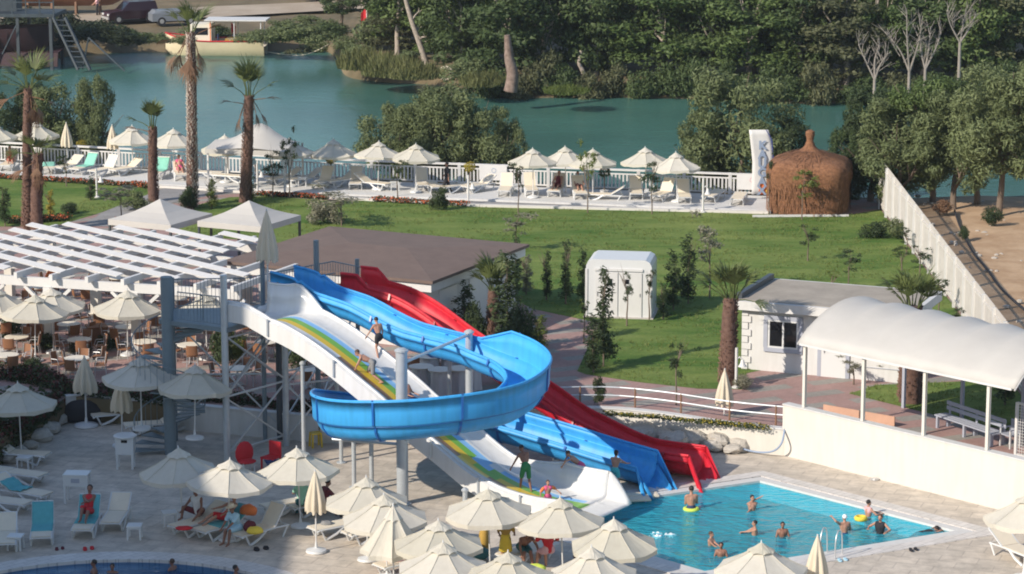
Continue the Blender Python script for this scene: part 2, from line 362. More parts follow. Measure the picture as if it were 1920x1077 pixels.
def watermat(name, col, rough, bs1, bs2, strength, transp, tint, stretch=(1, 1, 1), lines=None, dist=.08):
    m = bpy.data.materials.new(name); m.use_nodes = True; nt = m.node_tree; L = nt.links.new; N = nt.nodes.new
    b = nt.nodes['Principled BSDF']; b.inputs['Base Color'].default_value = (*col, 1); b.inputs['Roughness'].default_value = rough; b.inputs['IOR'].default_value = 1.33
    tc = N('ShaderNodeTexCoord'); mp = N('ShaderNodeMapping'); mp.inputs['Scale'].default_value = stretch; L(tc.outputs['Object'], mp.inputs['Vector'])
    n = N('ShaderNodeTexNoise'); n.inputs['Scale'].default_value = bs1; n.inputs['Detail'].default_value = 5; n.inputs['Distortion'].default_value = .6
    n2 = N('ShaderNodeTexNoise'); n2.inputs['Scale'].default_value = bs2; n2.inputs['Detail'].default_value = 3
    L(mp.outputs[0], n.inputs['Vector']); L(mp.outputs[0], n2.inputs['Vector'])
    ad = N('ShaderNodeMath'); ad.operation = 'MULTIPLY_ADD'; ad.inputs[1].default_value = .6; L(n2.outputs['Fac'], ad.inputs[0]); L(n.outputs['Fac'], ad.inputs[2])
    bp = N('ShaderNodeBump'); bp.inputs['Strength'].default_value = strength; bp.inputs['Distance'].default_value = dist
    L(ad.outputs[0], bp.inputs['Height']); L(bp.outputs['Normal'], b.inputs['Normal'])
    b.inputs['Specular IOR Level'].default_value = .36 if name == 'river_water' else .5
    # slow drifts of turbidity
    n3 = N('ShaderNodeTexNoise'); n3.inputs['Scale'].default_value = bs1 * .12; n3.inputs['Detail'].default_value = 4; L(mp.outputs[0], n3.inputs['Vector'])
    cr = N('ShaderNodeValToRGB'); cr.color_ramp.elements[0].position = .3; cr.color_ramp.elements[1].position = .7
    cr.color_ramp.elements[0].color = (*[c * .85 for c in col], 1); cr.color_ramp.elements[1].color = (*[min(1, c * 1.15) for c in col], 1)
    L(n3.outputs['Fac'], cr.inputs['Fac']); L(cr.outputs['Color'], b.inputs['Base Color'])
    if transp:
        t = N('ShaderNodeBsdfTransparent'); t.inputs['Color'].default_value = (*tint, 1)
        mx = N('ShaderNodeMixShader'); mx.inputs['Fac'].default_value = 1 - transp
        L(t.outputs[0], mx.inputs[1]); L(b.outputs[0], mx.inputs[2]); L(mx.outputs[0], nt.nodes['Material Output'].inputs['Surface'])
    return m
M['river'] = watermat('river_water', (.052, .138, .114), .25, .5, 2.2, .34, 0, None, (1, 1.6, 1), dist=.12)
M['poolwater'] = watermat('pool_water', (.055, .53, .70), .05, 1.1, 3.2, 1.0, .5, (.62, .97, 1), (1.0, 1.6, 1), dist=.2)
M['poolwater_deep'] = watermat('round_pool_water', (.02, .11, .25), .06, .9, 2.6, .5, .4, (.35, .7, .95), (1, 1.5, 1))
# ---------------------------------------------------------------- sheets
B = [(-34, 78), (-18.6, 86), (-17.6, 92), (-16.2, 98.4), (-6.8, 95.3), (-3.4, 95.6), (0, 96.3), (3.2, 96.6), (5.4, 95.8), (7.6, 94.4), (9.6, 93.6), (15.7, 87.0), (24, 78)]
RIV = [(-200, 207), (-60, 164), (-28.7, 154.4), (-9.2, 148), (13.3, 142.8), (19.5, 141.2), (24, 141.5), (34, 144), (60, 146), (200, 150)]
struct(MB().poly([(-2500, -300), (2500, -300), (2500, 2800), (-2500, 2800)], -3.2).build('ground', M['bank']))
PA, PB, PC, PD = (8.34, 90.1), (13.97, 84.2), (5.79, 79.95), (.16, 85.85)
def grow(poly, d):
    n = len(poly); out = []
    for i in range(n):
        a, b, c = Vector(poly[i - 1]), Vector(poly[i]), Vector(poly[(i + 1) % n])
        e1 = (b - a).normalized(); e2 = (c - b).normalized()
        n1 = Vector((e1.y, -e1.x)); n2 = Vector((e2.y, -e2.x)); k = (n1 + n2) / (1 + n1.dot(n2)); out.append(tuple(b + k * d))
    return out
pool = [PA, PD, PC, PB]                      # counter-clockwise
def circ(c, r, n=48): return [(c[0] + r * math.cos(2 * math.pi * i / n), c[1] + r * math.sin(2 * math.pi * i / n)) for i in range(n)]
RC = (-11.7, 74.8)
deck_out = [(-34, 50), (24, 50)] + B[::-1]
struct(MB().poly(deck_out, 0.0, [grow(pool, .95), circ(RC, 7.1)]).build('pool_deck', M['deck']))
def ring(inner, outer, z0, z1, zin):
    m = MB(); n = len(inner)
    for i in range(n):
        j = (i + 1) % n; a, b, c, d = inner[i], inner[j], outer[j], outer[i]
        m.quad([(*a, z1), (*d, z1), (*c, z1), (*b, z1)]); m.quad([(*d, z0), (*c, z0), (*c, z1), (*d, z1)]); m.quad([(*b, zin), (*a, zin), (*a, z1), (*b, z1)])
    return m
struct(ring(grow(pool, .42), grow(pool, .952), -.1, .03, -.1).build('pool_coping', M['coping']))
struct(ring(pool, grow(pool, .38), -.4, .012, -.1).build('pool_overflow_edge', M['white_wall']))
struct(ring(circ(RC, 6.3), circ(RC, 7.102), -.1, .03, -.3).build('round_pool_coping', M['coping']))
def basin(poly, zb): 
    m = MB().poly(poly, zb); n = len(poly)
    for i in range(n):
        a, b = poly[i], poly[(i + 1) % n]; m.quad([(*b, zb), (*a, zb), (*a, -.09), (*b, -.09)])
    return m
struct(basin(grow(pool, .002), -1.02).build('pool_basin', M['pool_tile'])); struct(MB().poly(grow(pool, .004), -.06).build('pool_water', M['poolwater']))
struct(basin(circ(RC, 6.302), -1.4).build('round_pool_basin', M['pool_tile_blue'])); struct(MB().poly(circ(RC, 6.304), -.07).build('round_pool_water', M['poolwater_deep']))
# terrace block up to the river
top = B + [(200, 60)] + RIV[::-1] + [(-200, 60)]
struct(MB().prism(top, -1.2, ZT).build('terrace', M['bank']))
struct(MB().poly([p for p in B if -20 < p[0] < 16] + [(18.7, 84), (18.7, 141), (14.6, 141.2), (-26, 150), (-26, 92), (-19, 91)], ZT + .005).build('pavement', M['paver']))
bankm = MB(); rr = [[], [], []]
for x, y in RIV: rr[0].append((x, y - .02, ZT - .004)); rr[1].append((x, y + 1.6, ZT - .5)); rr[2].append((x + .5, y + 4.2, ZW - .9))
struct(bankm.grid(rr[::-1]).build('river_bank', M['bank'], smooth=True))
struct(MB().poly([(-1200, 60), (1200, 60), (1200, 700), (-1200, 700)], ZW).build('river', M['river']))
LAWNS = []
def sheet(name, px, z, m, kerb=None):
    P = [tuple(G(x, y, z).xy) if not isinstance(x, str) else (y[0], y[1]) for x, y in px]
    if 'lawn' in name: LAWNS.append(P)
    return struct(MB().poly(P, z).build(name, m))
LZ = ZT + .012
W_ = 'w'
sheet('main_lawn', [(372, 384), (430, 370), (500, 368), (612, 376), (700, 377), (900, 387), (1448, 402), (1600, 402), (W_, (18.6, 138)), (W_, (18.6, 101)), (1800, 690), (1690, 640), (1400, 700), (1392, 730), (1310, 729), (1200, 717), (1098, 702), (1082, 696), (1108, 640), (1125, 606), (1000, 580), (960, 560), (930, 500), (700, 470), (330, 440), (352, 405)], LZ, M['lawn'])
sheet('side_lawn', [(-250, 325), (0, 334), (150, 344), (268, 352), (300, 358), (180, 402), (100, 425), (-250, 425)], LZ, M['lawn'])
sheet('small_lawn', [(1592, 738), (1645, 722), (W_, (18.6, 101)), (W_, (18.6, 92)), (1760, 780), (1700, 765)], LZ, M['lawn'])
sheet('path_lawn', [(930, 625), (970, 602), (1008, 622), (1000, 700), (970, 735), (920, 700)], LZ, M['lawn'])
sheet('light_path', [(150, 424), (215, 425), (300, 385), (420, 362), (420, 345), (310, 352), (200, 395)], LZ + .004, M['deckgrey'])
# riverside deck: grey walkway with a white kerb and a raised white platform for the loungers
DF = [G(x, y, ZT).xy for x, y in ((-300, 318), (0, 333), (270, 350), (640, 374), (900, 388), (1445, 401))]
FN = [(-60, 162.6), (-28.7, 153.0), (-9.2, 146.7), (13.3, 141.5), (14.6, 141.3)]
struct(MB().poly([tuple(p) for p in DF] + [(14.6, 141.9)] + [(x, y + .6) for x, y in FN[::-1][1:]], ZT + .02).build('riverside_walk', M['deckgrey']))
kb = MB()
for a, b in zip(DF, DF[1:]): kb.bar((*a, ZT + .03), (*b, ZT + .03), .3, .2)
struct(kb.build('walk_kerb', M['kerb']))
def fy(x):                                   # the fence line by x
    for (x0, y0), (x1, y1) in zip(FN, FN[1:]):
        if x <= x1: return y0 + (y1 - y0) * (x - x0) / (x1 - x0)
    return FN[-1][1]
pl = [(x, fy(x) - 4.6) for x in (-60, -29, -9.2, 13.3, 14.4)]
struct(MB().prism(pl + [(x, fy(x) - .2) for x in (14.4, 13.3, -9.2, -29, -60)], ZT, ZT + .12).build('lounger_platform', M['white_wall']))
# bare ground outside the right fence
dm = MB(); rows = []
for j in range(33):
    y = 70 + j * 2.2; row = []
    for i in range(22):
        x = 18.66 + (i / 21) ** 1.6 * 120
        z = ZT + .10 + min(1, i / 6) * max(.0, .45 * noise.noise(Vector((x * .25, y * .25, 3))) + .3 * noise.noise(Vector((x * .9, y * .9, 7))) + .25)
        if y > 141.5: z -= (y - 141.5) * .55
        row.append((x, y, z))
    rows.append(row)
struct(dm.grid(rows).build('bare_ground', M['dirt'], smooth='all'))
# far bank
SH = [(-800, 92), (-300, 98), (60, 112), (140, 104), (250, 99), (380, 98), (500, 97), (600, 95), (632, 112), (648, 142), (700, 153), (800, 159), (860, 166), (910, 178), (960, 184), (1100, 183), (1300, 186), (1500, 195), (1620, 193), (1900, 188), (2400, 170), (3200, 150)]
SW = [G(x, y, ZW).xy for x, y in SH]
SW = [Vector((-1500, 330)), Vector((-300, 260))] + SW + [Vector((300, 230)), Vector((1500, 330))]
SS = spline([(p.x, p.y, 0) for p in SW], 6)
offs = [(-3, -1.0), (0, -.02), (.7, .45), (2.5, .95), (8, 1.05), (20, 1.3), (60, 1.8), (2000, 30)]
rows = []
for dy, z in offs:
    rows.append([(p.x, p.y + dy, ZW + z + (.18 * noise.noise(Vector((p.x * .3, (p.y + dy) * .3, 1))) if 0 < dy < 100 else 0)) for p in SS])
struct(MB().grid(rows[::-1]).build('far_bank', M['bank'], smooth='all'))
def fz(dy):
    for (a, za), (b, zb) in zip(offs, offs[1:]):
        if dy <= b: return ZW + za + (zb - za) * (dy - a) / (b - a)
    return ZW + 3
def shoreY(x):
    for a, b in zip(SS, SS[1:]):
        if a.x <= x <= b.x: return a.y + (b.y - a.y) * (x - a.x) / max(1e-6, b.x - a.x)
    return 240
def far(x, Y): return Vector((x, Y, fz(Y - shoreY(x)) - .05))
def farpx(px, py):                           # a point on the far bank seen at a pixel
    p = G(px, py, .6)
    for _ in range(6): p = G(px, py, fz(p.y - shoreY(p.x)))
    return p
rd = MB(); rows = []
for px, y0, y1 in ((-200, 58, 40), (100, 52, 34), (250, 46, 24), (420, 36, 16), (560, 28, 10), (700, 20, 2), (900, 10, -6)):
    a = farpx(px, y0); b = farpx(px, y1); rows.append([(a.x, a.y, a.z + .22), (b.x, b.y, b.z + .22)])
struct(rd.grid(rows).build('sandy_road', M['road'], smooth='all'))
# ---------------------------------------------------------------- hotel (out of frame to the left; throws the shade over the left of the deck)
h = empty('hotel_building', (-59.2, 45.2, 0), 0, 'cream hotel block behind the viewpoint throwing the shade over the sunbeds', 'building')
MB().box((0, 0, 11.7), (42, 66, 23.4)).build('wall', M['cream_wall'], h)
MB().box((17.9, 25.4, 16.7), (4.4, 4.4, 33.4)).build('tall_shade_block', M['cream_wall'], h)  # unseen tall block, added and sized so its shade reaches the slide tower
MB().box((0, 0, 23.6), (42.6, 66.6, .3)).build('roof', M['conc'], h)
wm = MB()
for fl in range(7):
    for k in range(14): wm.box((21.02, -29 + k * 4.4, 2.2 + fl * 3.1), (.06, 2.2, 1.7))
wm.build('window', M['glass'], h)['kind'] = 'stuff'
# ---------------------------------------------------------------- parasols
def parasol(label, group, r=1.32, apex=2.55, drop=.70, sag=.025, base_on=True, m='canvas', fold=1.0):
    t = empty('parasol', label=label, cat='parasol', group=group)
    cv = MB(); n = 8; rimz = apex - drop; sub = 4; K = 5
    def pt(k, s, f):
        a0 = 2 * math.pi * k / n; a1 = 2 * math.pi * (k + 1) / n
        p = Vector((math.cos(a0), math.sin(a0), 0)).lerp(Vector((math.cos(a1), math.sin(a1), 0)), s)
        z = apex - drop * f - sag * 4 * s * (1 - s) * f * (.6 + .4 * f) * (1 + .5 * math.sin(k * 2.3)) - .05 * math.sin(math.pi * f) - .012 * noise.noise(Vector((k * 3 + s * 2, f * 4, r * 7)))
        return Vector((p.x * r * f * (1 if fold == 1 else 1 - (1 - fold) * 4 * s * (1 - s)), p.y * r * f * (1 if fold == 1 else 1 - (1 - fold) * 4 * s * (1 - s)), z))
    rows = []
    for i in range(K + 1):
        f = .02 + .98 * i / K; rows.append([pt(k, s / sub, f) for k in range(n) for s in range(sub)])
    rows.append([p + Vector((0, 0, -.13 + .02 * math.sin(i * 1.7))) for i, p in enumerate(rows[-1])])
    c = cv.grid(rows[::-1], closed=True).build('canopy', M[m], t)
    sm = MB()
    for k in range(n): sm.tube([pt(k, 0, f) + Vector((0, 0, .006)) for f in (.2, .5, .8, 1.0)], .011, 4)
    sm.build('seam', M[m], c)
    cap = MB(); rows = []
    for f in (.02, .16, .31):
        row = []
        for k in range(n):
            for s in range(sub):
                p = pt(k, s / sub, f); lift = .055 + (.05 * math.sin(math.pi * s / sub) if f > .3 else .01)
                row.append(p + Vector((0, 0, lift)))
        rows.append(row)
    cap.grid(rows[::-1], closed=True).build('vent_cap', M[m], t)
    MB().tube([(0, 0, apex + .02), (0, 0, apex + .13)], [.03, .012], 8).build('finial', M['white_plastic'], t)
    MB().tube([(0, 0, .1), (0, 0, apex)], .024, 8).build('pole', M['white'], t)
    rb = MB()
    for k in range(n):
        a = 2 * math.pi * k / n; d = Vector((math.cos(a), math.sin(a), 0))
        rb.bar(d * .05 + Vector((0, 0, apex - .12)), d * r * .97 + Vector((0, 0, rimz - .03)), .02)
        rb.bar(d * .05 + Vector((0, 0, rimz - .25)), d * r * .5 + Vector((0, 0, apex - drop * .5 - .07)), .018)
    rb.build('rib', M['white'], t)['kind'] = 'stuff'
    if base_on: MB().lathe([(.30, 0), (.33, .03), (.31, .09), (.12, .14), (.05, .16), (.03, .34)], n=18).build('base', M['white_plastic'], t, smooth=True)
    return t
def closed_parasol(label, group, h=2.55, flare=.30, L=1.25):
    t = empty('folded_parasol', label=label, cat='parasol', group=group)
    rows = []; n = 48
    for i in range(9):
        f = i / 8; z = h - L * f; rr = .03 + flare * (f ** .75) * (1 - .18 * max(0, f - .8) * 5)
        if f > .28 and f < .36: rr *= 1.15
        rows.append([Vector((rr * (1 + .22 * math.cos(8 * a) * min(1, f * 2)) * math.cos(a), rr * (1 + .22 * math.cos(8 * a) * min(1, f * 2)) * math.sin(a), z - .05 * f * math.cos(8 * a + 1))) for a in [2 * math.pi * k / n for k in range(n)]])
    MB().grid(rows[::-1], closed=True).build('folded_canopy', M['canvas_dark'], t, smooth='all')
    MB().lathe([(.10, h - .34), (.085, h - .18), (.03, h + .02)], n=16).build('vent_cap', M['canvas_dark'], t, smooth=True)
    MB().tube([(0, 0, .1), (0, 0, h + .08)], .024, 8).build('pole', M['white'], t)
    MB().lathe([(.30, 0), (.33, .03), (.31, .09), (.12, .14), (.05, .16), (.03, .34)], n=18).build('base', M['white_plastic'], t, smooth=True)
    return t
def from_apex(px, py, z0, h=2.55):
    p = G(px, py, z0 + h); return Vector((p.x, p.y, z0))
OPS = [parasol('x', 'open cream parasols', drop=d_, sag=s_, r=r_) for d_, s_, r_ in ((.70, .02, 1.32), (.75, .045, 1.29), (.66, .03, 1.34))]; first = [True] * 3
def open_para(px, py, z0, label, sc=1.0, rz=None, group='open cream parasols'):
    k = rng.randrange(3); o = place(OPS[k], first[k], from_apex(px, py, z0, 2.55 * sc), rng.uniform(0, .78) if rz is None else rz, label, sc, group=group); first[k] = False
    o.rotation_euler[0] = rng.uniform(-.045, .045); o.rotation_euler[1] = rng.uniform(-.045, .045); return o
PD_ = ' on the pool deck'
for px, py, lab in ((340, 842, 'cream parasol half in shade, left of the pair by the grey tower legs'), (425, 865, 'cream parasol over the two sunbathers in hats at the round pool'),
        (562, 843, 'cream parasol left of the blue loop slide, above the folded one'), (688, 900, 'cream parasol standing right in front of the thick grey slide post'),
        (725, 930, 'cream parasol overlapping the one in front of the thick slide post'), (919, 918, 'cream parasol over the woman in the yellow skirt'),
        (1057, 938, 'cream parasol beside the foot of the white slide, over the red shirt'), (1155, 975, 'cream parasol at the edge of the turquoise pool below the white slide end'),
        (822, 980, 'wide cream parasol right of the half folded one near the front'), (830, 1020, 'front cream parasol cut by the bottom edge, overlapping the wide one behind it'),
        (952, 1040, 'cream parasol cut by the bottom edge in front of the yellow skirt'), (1115, 1030, 'cream parasol cut by the bottom edge below the white slide end'),
        (1428, 1022, 'cream parasol at the near pool corner beside the folded one')):
    open_para(px, py, 0, lab, group='open parasols on the pool deck')
open_para(1925, 930, 0, 'pale parasol cut by the right edge in front of the cream wall', group='open parasols on the pool deck')
open_para(36, 722, 0, 'parasol in blue shade beside the dark planting at the left edge', 1.02, group='open parasols on the pool deck')
for px, py, lab in ((-4, 540, 'cream parasol cut by the left edge among the cafe tables'), (97, 542, 'cream parasol in front of the leftmost white pergola post'), (62, 556, 'cream parasol half hidden behind the sunny one by the left pergola post'),
        (236, 546, 'cream parasol in front of the second white pergola post'), (386, 553, 'cream parasol seen behind the blue grey tower platform'),
        (262, 672, 'shaded parasol left of the spiral stair'), (362, 688, 'shaded parasol right behind the big blue grey tower post')):
    open_para(px, py, ZT, lab, group='open parasols on the cafe terrace')
ords = ['first', 'second', 'third', 'fourth', 'fifth', 'sixth', 'seventh', 'eighth', 'ninth', 'tenth', 'eleventh', 'twelfth', 'thirteenth', 'fourteenth', 'fifteenth', 'sixteenth', 'seventeenth', 'eighteenth', 'nineteenth', 'twentieth', 'twenty first', 'twenty second', 'twenty third', 'twenty fourth', 'twenty fifth', 'twenty sixth', 'twenty seventh', 'twenty eighth', 'twenty ninth', 'thirtieth', 'thirty first', 'thirty second', 'thirty third', 'thirty fourth', 'thirty fifth', 'thirty sixth', 'thirty seventh', 'thirty eighth', 'thirty ninth', 'fortieth', 'forty first', 'forty second', 'forty third', 'forty fourth', 'forty fifth']
for i, (px, py) in enumerate(((-8, 234), (68, 230), (247, 238), (325, 243), (421, 255), (508, 254), (545, 262), (626, 263), (708, 268), (779, 272), (1000, 281), (1062, 277), (1112, 282), (1213, 279), (1271, 288))):
    open_para(px, py, ZT + .12, 'small white parasol by the river fence, %s from the left' % ords[i], .98, group='parasols along the river fence')
CP = closed_parasol('x', 'folded cream parasols'); cf = [True]
def cl(loc, lab, sc=1):
    o = place(CP, cf[0], loc, rng.uniform(0, 6), lab, sc, group='folded cream parasols'); cf[0] = False
cl(G(593, 1036), 'sunlit folded parasol on its white base below the blue loop')
cl(G(162, 800), 'folded grey looking parasol in shade, left of two by the white low wall', (1.35, 1.35, 1.0))
cl(G(230, 838), 'folded parasol in shade behind the pedestal bin', (1.15, 1.15, 1.0))
cl(G(1357, 826), 'folded parasol in front of the white lamp and railing by the red slide end')
cl(from_apex(1533, 1007, 0), 'folded parasol at the near pool corner cut by the bottom edge', 1.0)
cl(from_apex(124, 232, ZT + .1), 'folded parasol by the river fence left of the yellow topiary ball')
cl(from_apex(210, 236, ZT + .1), 'folded parasol by the river fence right of the yellow topiary ball')
# half closed one
hp = parasol('half folded steep parasol with deep pleats above the sunbeds', None, r=.98, apex=2.7, drop=1.28, sag=-.02, fold=.86)
hp.location = from_apex(737, 951, 0, 2.7)
# ---------------------------------------------------------------- sun loungers
def lounger(label, group, ang):
    t = empty('sun_lounger', label=label, cat='sun lounger', group=group)
    W = .64; z = .36; hy = .35; bl = .78; ca, sa = math.cos(ang), math.sin(ang)
    fr = MB()
    for s in (-1, 1):
        x = s * W / 2
        fr.tube([(x, -1.0, z - .05), (x, -.9, z), (x, hy, z), (x, .95, z - .02)], .028, 6)
    for y in (-.97, .1, .93): fr.bar((-W / 2, y, z - .02), (W / 2, y, z - .02), .04)
    fr.build('frame', M['white_plastic'], t, smooth=True)
    for s in (-1, 1):
        x = s * W / 2
        MB().tube([(x, -.86, z), (x, -.68, .0)], [.035, .03], 6).build('leg', M['white_plastic'], t)
        MB().tube([(x, -.66, .03), (x, -.3, .16), (x, .0, z)], [.05, .05, .04], 6).build('leg', M['white_plastic'], t)
        MB().tube([(x, .9, z), (x, .68, .0)], [.035, .03], 6).build('leg', M['white_plastic'], t)
    MB().box((0, -.33, z + .025), (W - .05, 1.32, .02)).build('seat', M['sling'], t)
    bk = MB(); mid = Vector((0, hy + ca * bl / 2, z + .03 + sa * bl / 2))
    bk.box(mid, (W - .05, bl, .022), mtx=Matrix.Rotation(ang, 3, 'X'))
    b = bk.build('backrest', M['sling'], t)
    bf = MB()
    for s in (-1, 1): bf.bar((s * W / 2, hy, z + .02), (s * W / 2, hy + ca * bl, z + .02 + sa * bl), .04)
    bf.bar((-W / 2, hy + ca * bl, z + .02 + sa * bl), (W / 2, hy + ca * bl, z + .02 + sa * bl), .045)
    if ang > .1: bf.bar((0, hy + ca * bl * .7, z + sa * bl * .7), (0, min(.92, hy + ca * bl * .7 + .25), z - .02), .03)
    bf.build('back_frame', M['white_plastic'], b)
    return t
LPS = [lounger('x', None, a) for a in (.0, .55, .95)]; lf = [True] * 3
def lng(k, loc, rz, lab, grp):
    o = place(LPS[k], lf[k], loc, rz, lab, group=grp); lf[k] = False; return o
# riverside row: feet toward the lawn
rv = [(18, 2, -.1), (55, 1, .0), (92, 0, .15), (128, 1, -.5), (160, 2, -.5), (196, 2, -.6), (236, 1, -.7), (300, 2, -.2), (338, 1, .2), (384, 1, 1.3), (432, 0, 1.2), (533, 1, -.9), (572, 1, -.9), (606, 2, -.3), (640, 1, -.8), (668, 2, .0), (700, 1, 1.0), (792, 2, .1), (812, 0, .3), (858, 0, -.9), (897, 1, -.8), (948, 2, -.1), (995, 2, .1), (1044, 2, -.2), (1086, 2, .1), (1192, 2, .0), (1243, 2, -.5), (1282, 2, .0), (1338, 0, -.4), (1385, 0, -.2)]
for i, (px, k, rz) in enumerate(rv):
    x = G(px, 340, ZT).x; 
    for _ in range(4): y = fy(x) - 2.5 + .35 * math.sin(i * 2.3); x = (px - 960) / FPX * (y * math.cos(PITCH) + 24 * math.sin(PITCH))
    lng(k, (x, y, ZT + .12), rz, 'cream and white sun lounger on the river platform, %s from the left' % ords[i], 'loungers on the river platform')
p = G(1133, 378, ZT); lng(1, (p.x, p.y, ZT + .02), -1.75, 'white lounger pulled out sideways onto the grey riverside walk', 'loungers on the river platform')
# loungers on the pool deck
for px, py, k, rz, lab in ((80, 1012, 2, .12, 'lounger with a teal towel on its backrest, left of the woman in red'), (163, 998, 2, -.02, 'lounger under the woman wrapped in red'), (218, 985, 1, -.05, 'empty beige lounger right of the woman in red'),
        (12, 1024, 1, .15, 'lounger cut by the left edge beside the small white table'), (46, 940, 1, 1.05, 'lounger with a crumpled teal towel near the left edge'), (35, 905, 0, 1.15, 'flat lounger just behind the crumpled teal towel'),
        (40, 868, 1, 1.35, 'lounger with white curved frame side on at the left edge, rearmost in shade'), (5, 958, 0, 1.2, 'flat lounger cut by the left edge below the crumpled towel'),
        (372, 997, 1, -.75, 'lounger under the man in the white vest'), (418, 1004, 1, -.75, 'lounger under the man in the white cap and red trunks'), (487, 1012, 2, -.75, 'lounger with orange bags beside the woman in the straw hat'),
        (636, 1003, 1, -.95, 'sunlit empty lounger right of the folded parasol'), (700, 1012, 1, -.95, 'lounger with a grey towel under the parasol pair'), (595, 962, 0, -1.0, 'lounger with bags where the two clothed guests sit'),
        (545, 962, 0, -1.0, 'lounger behind the parasol base beside the mint shirt'), (222, 792, 1, -1.2, 'lounger in shade under the second folded parasol'), (285, 812, 1, -1.3, 'lounger in shade beside the spiral stair foot'), (360, 800, 2, -1.0, 'lounger in shade between the tower legs'),
        (760, 1072, 0, -.9, 'lounger with bright clothes under the half folded parasol'), (985, 1052, 0, -.8, 'lounger under the group in front of the white slide'), (1907, 1050, 1, .5, 'white lounger cut by the right edge')):
    lng(k, G(px, py), rz, lab, 'loungers on the pool deck')
# side tables
def side_table(label):
    t = empty('side_table', label=label, cat='side table', group='white plastic side tables')
    MB().box((0, 0, .43), (.46, .46, .04)).box((0, 0, .38), (.40, .40, .06)).build('table_top', M['white_plastic'], t)
    for sx in (-1, 1):
        for sy in (-1, 1): MB().bar((sx * .20, sy * .20, 0), (sx * .19, sy * .19, .42), .05).build('leg', M['white_plastic'], t)
    return t
stp = side_table('x'); sf = True
for px, py, z, lab in ((318, 985, 0, 'white side table standing alone left of the man in the vest'), (253, 1010, 0, 'white side table with small dark things on it, right of the empty lounger'), (30, 1030, 0, 'white side table at the left edge between two loungers'),
        (47, 880, 0, 'blue tinted side table beside the rearmost lounger in shade'), (300, 782, 0, 'white side table under the spiral stair'), (360, 788, 0, 'white side table in shade right of the tower post'),
        (567, 349, ZT + .12, 'white side table on the river platform below the thin tree'), (740, 357, ZT + .12, 'white side table with a red flower pot by the river fence'), (846, 356, ZT + .12, 'white side table right of the walking man'), (1217, 372, ZT + .12, 'white side table on the river platform near the right parasol pair'), (968, 362, ZT + .12, 'white side table between two cream loungers at the fence')):
    place(stp, sf, G(px, py, z), rng.uniform(-.3, .3), lab, group='white plastic side tables'); sf = False
def towel(name, loc, rz, size, m, lab, ang=0.0, cat='towel', seed=0, crumple=.02):
    mb = MB(); rows = []; n = 14
    for i in range(n + 1):
        row = []
        for j in range(9):
            x = (j / 8 - .5) * size[0]; y = (i / n - .5) * size[1]
            z = crumple * (noise.noise(Vector((x * 5 + seed, y * 5, seed))) + .6 * noise.noise(Vector((x * 12, y * 12, seed + 4)))) + crumple * .8
            yy, zz = y, z
            if ang and y > 0: yy = y * math.cos(ang) - z * math.sin(ang); zz = y * math.sin(ang) + z * math.cos(ang)
            row.append((x, yy, zz))
        rows.append(row)
    o = mb.grid(rows).build(name, M[m], smooth='all'); o.location = loc; o.rotation_euler = (0, 0, rz)
    md = o.modifiers.new('thick', 'SOLIDIFY'); md.thickness = .015
    return tag(o, lab, cat)
def lt(px, py, rz, m, lab, k, seed, z0=0, size=(.66, 1.5), cr=.012):
    p = G(px, py, z0); ang = (.0, .55, .95)[k]
    q = p + Matrix.Rotation(rz, 3, 'Z') @ Vector((0, .34, .40)); return towel('towel', q, rz, size, m, lab, ang, seed=seed, crumple=cr)
lt(80, 1012, .12, 'teal', 'teal towel with a white emblem spread over the lounger backrest', 2, 1)
lt(163, 998, -.02, 'teal', 'teal towel under the woman wrapped in red', 2, 2)
lt(46, 940, 1.05, 'teal', 'crumpled teal towel thrown over a lounger near the left edge', 1, 3, size=(.7, .9), cr=.05)
lt(700, 1012, -.95, 'cloth_navy', 'dark grey blue towel on the lounger under the parasol pair', 1, 4, size=(.62, 1.2), cr=.04)
lt(418, 1004, -.75, 'teal', 'dark teal towel under the man in the white cap', 1, 5)
for i, (px, k, rz) in enumerate(rv):
    if px in (92, 160, 300):
        x = G(px, 340, ZT).x
        for _ in range(4): y = fy(x) - 2.5 + .35 * math.sin(i * 2.3); x = (px - 960) / FPX * (y * math.cos(PITCH) + 24 * math.sin(PITCH))
        q = Vector((x, y, ZT + .12)) + Matrix.Rotation(rz, 3, 'Z') @ Vector((0, .34, .40))
        towel('towel', q, rz, (.66, 1.45), 'mint', {92: 'mint towel lying flat on a river lounger by the left palms', 160: 'mint towel hung over a raised river lounger', 300: 'mint towel on a river lounger beside the palm trunk'}[px], (.0, .55, .95)[k], seed=i)
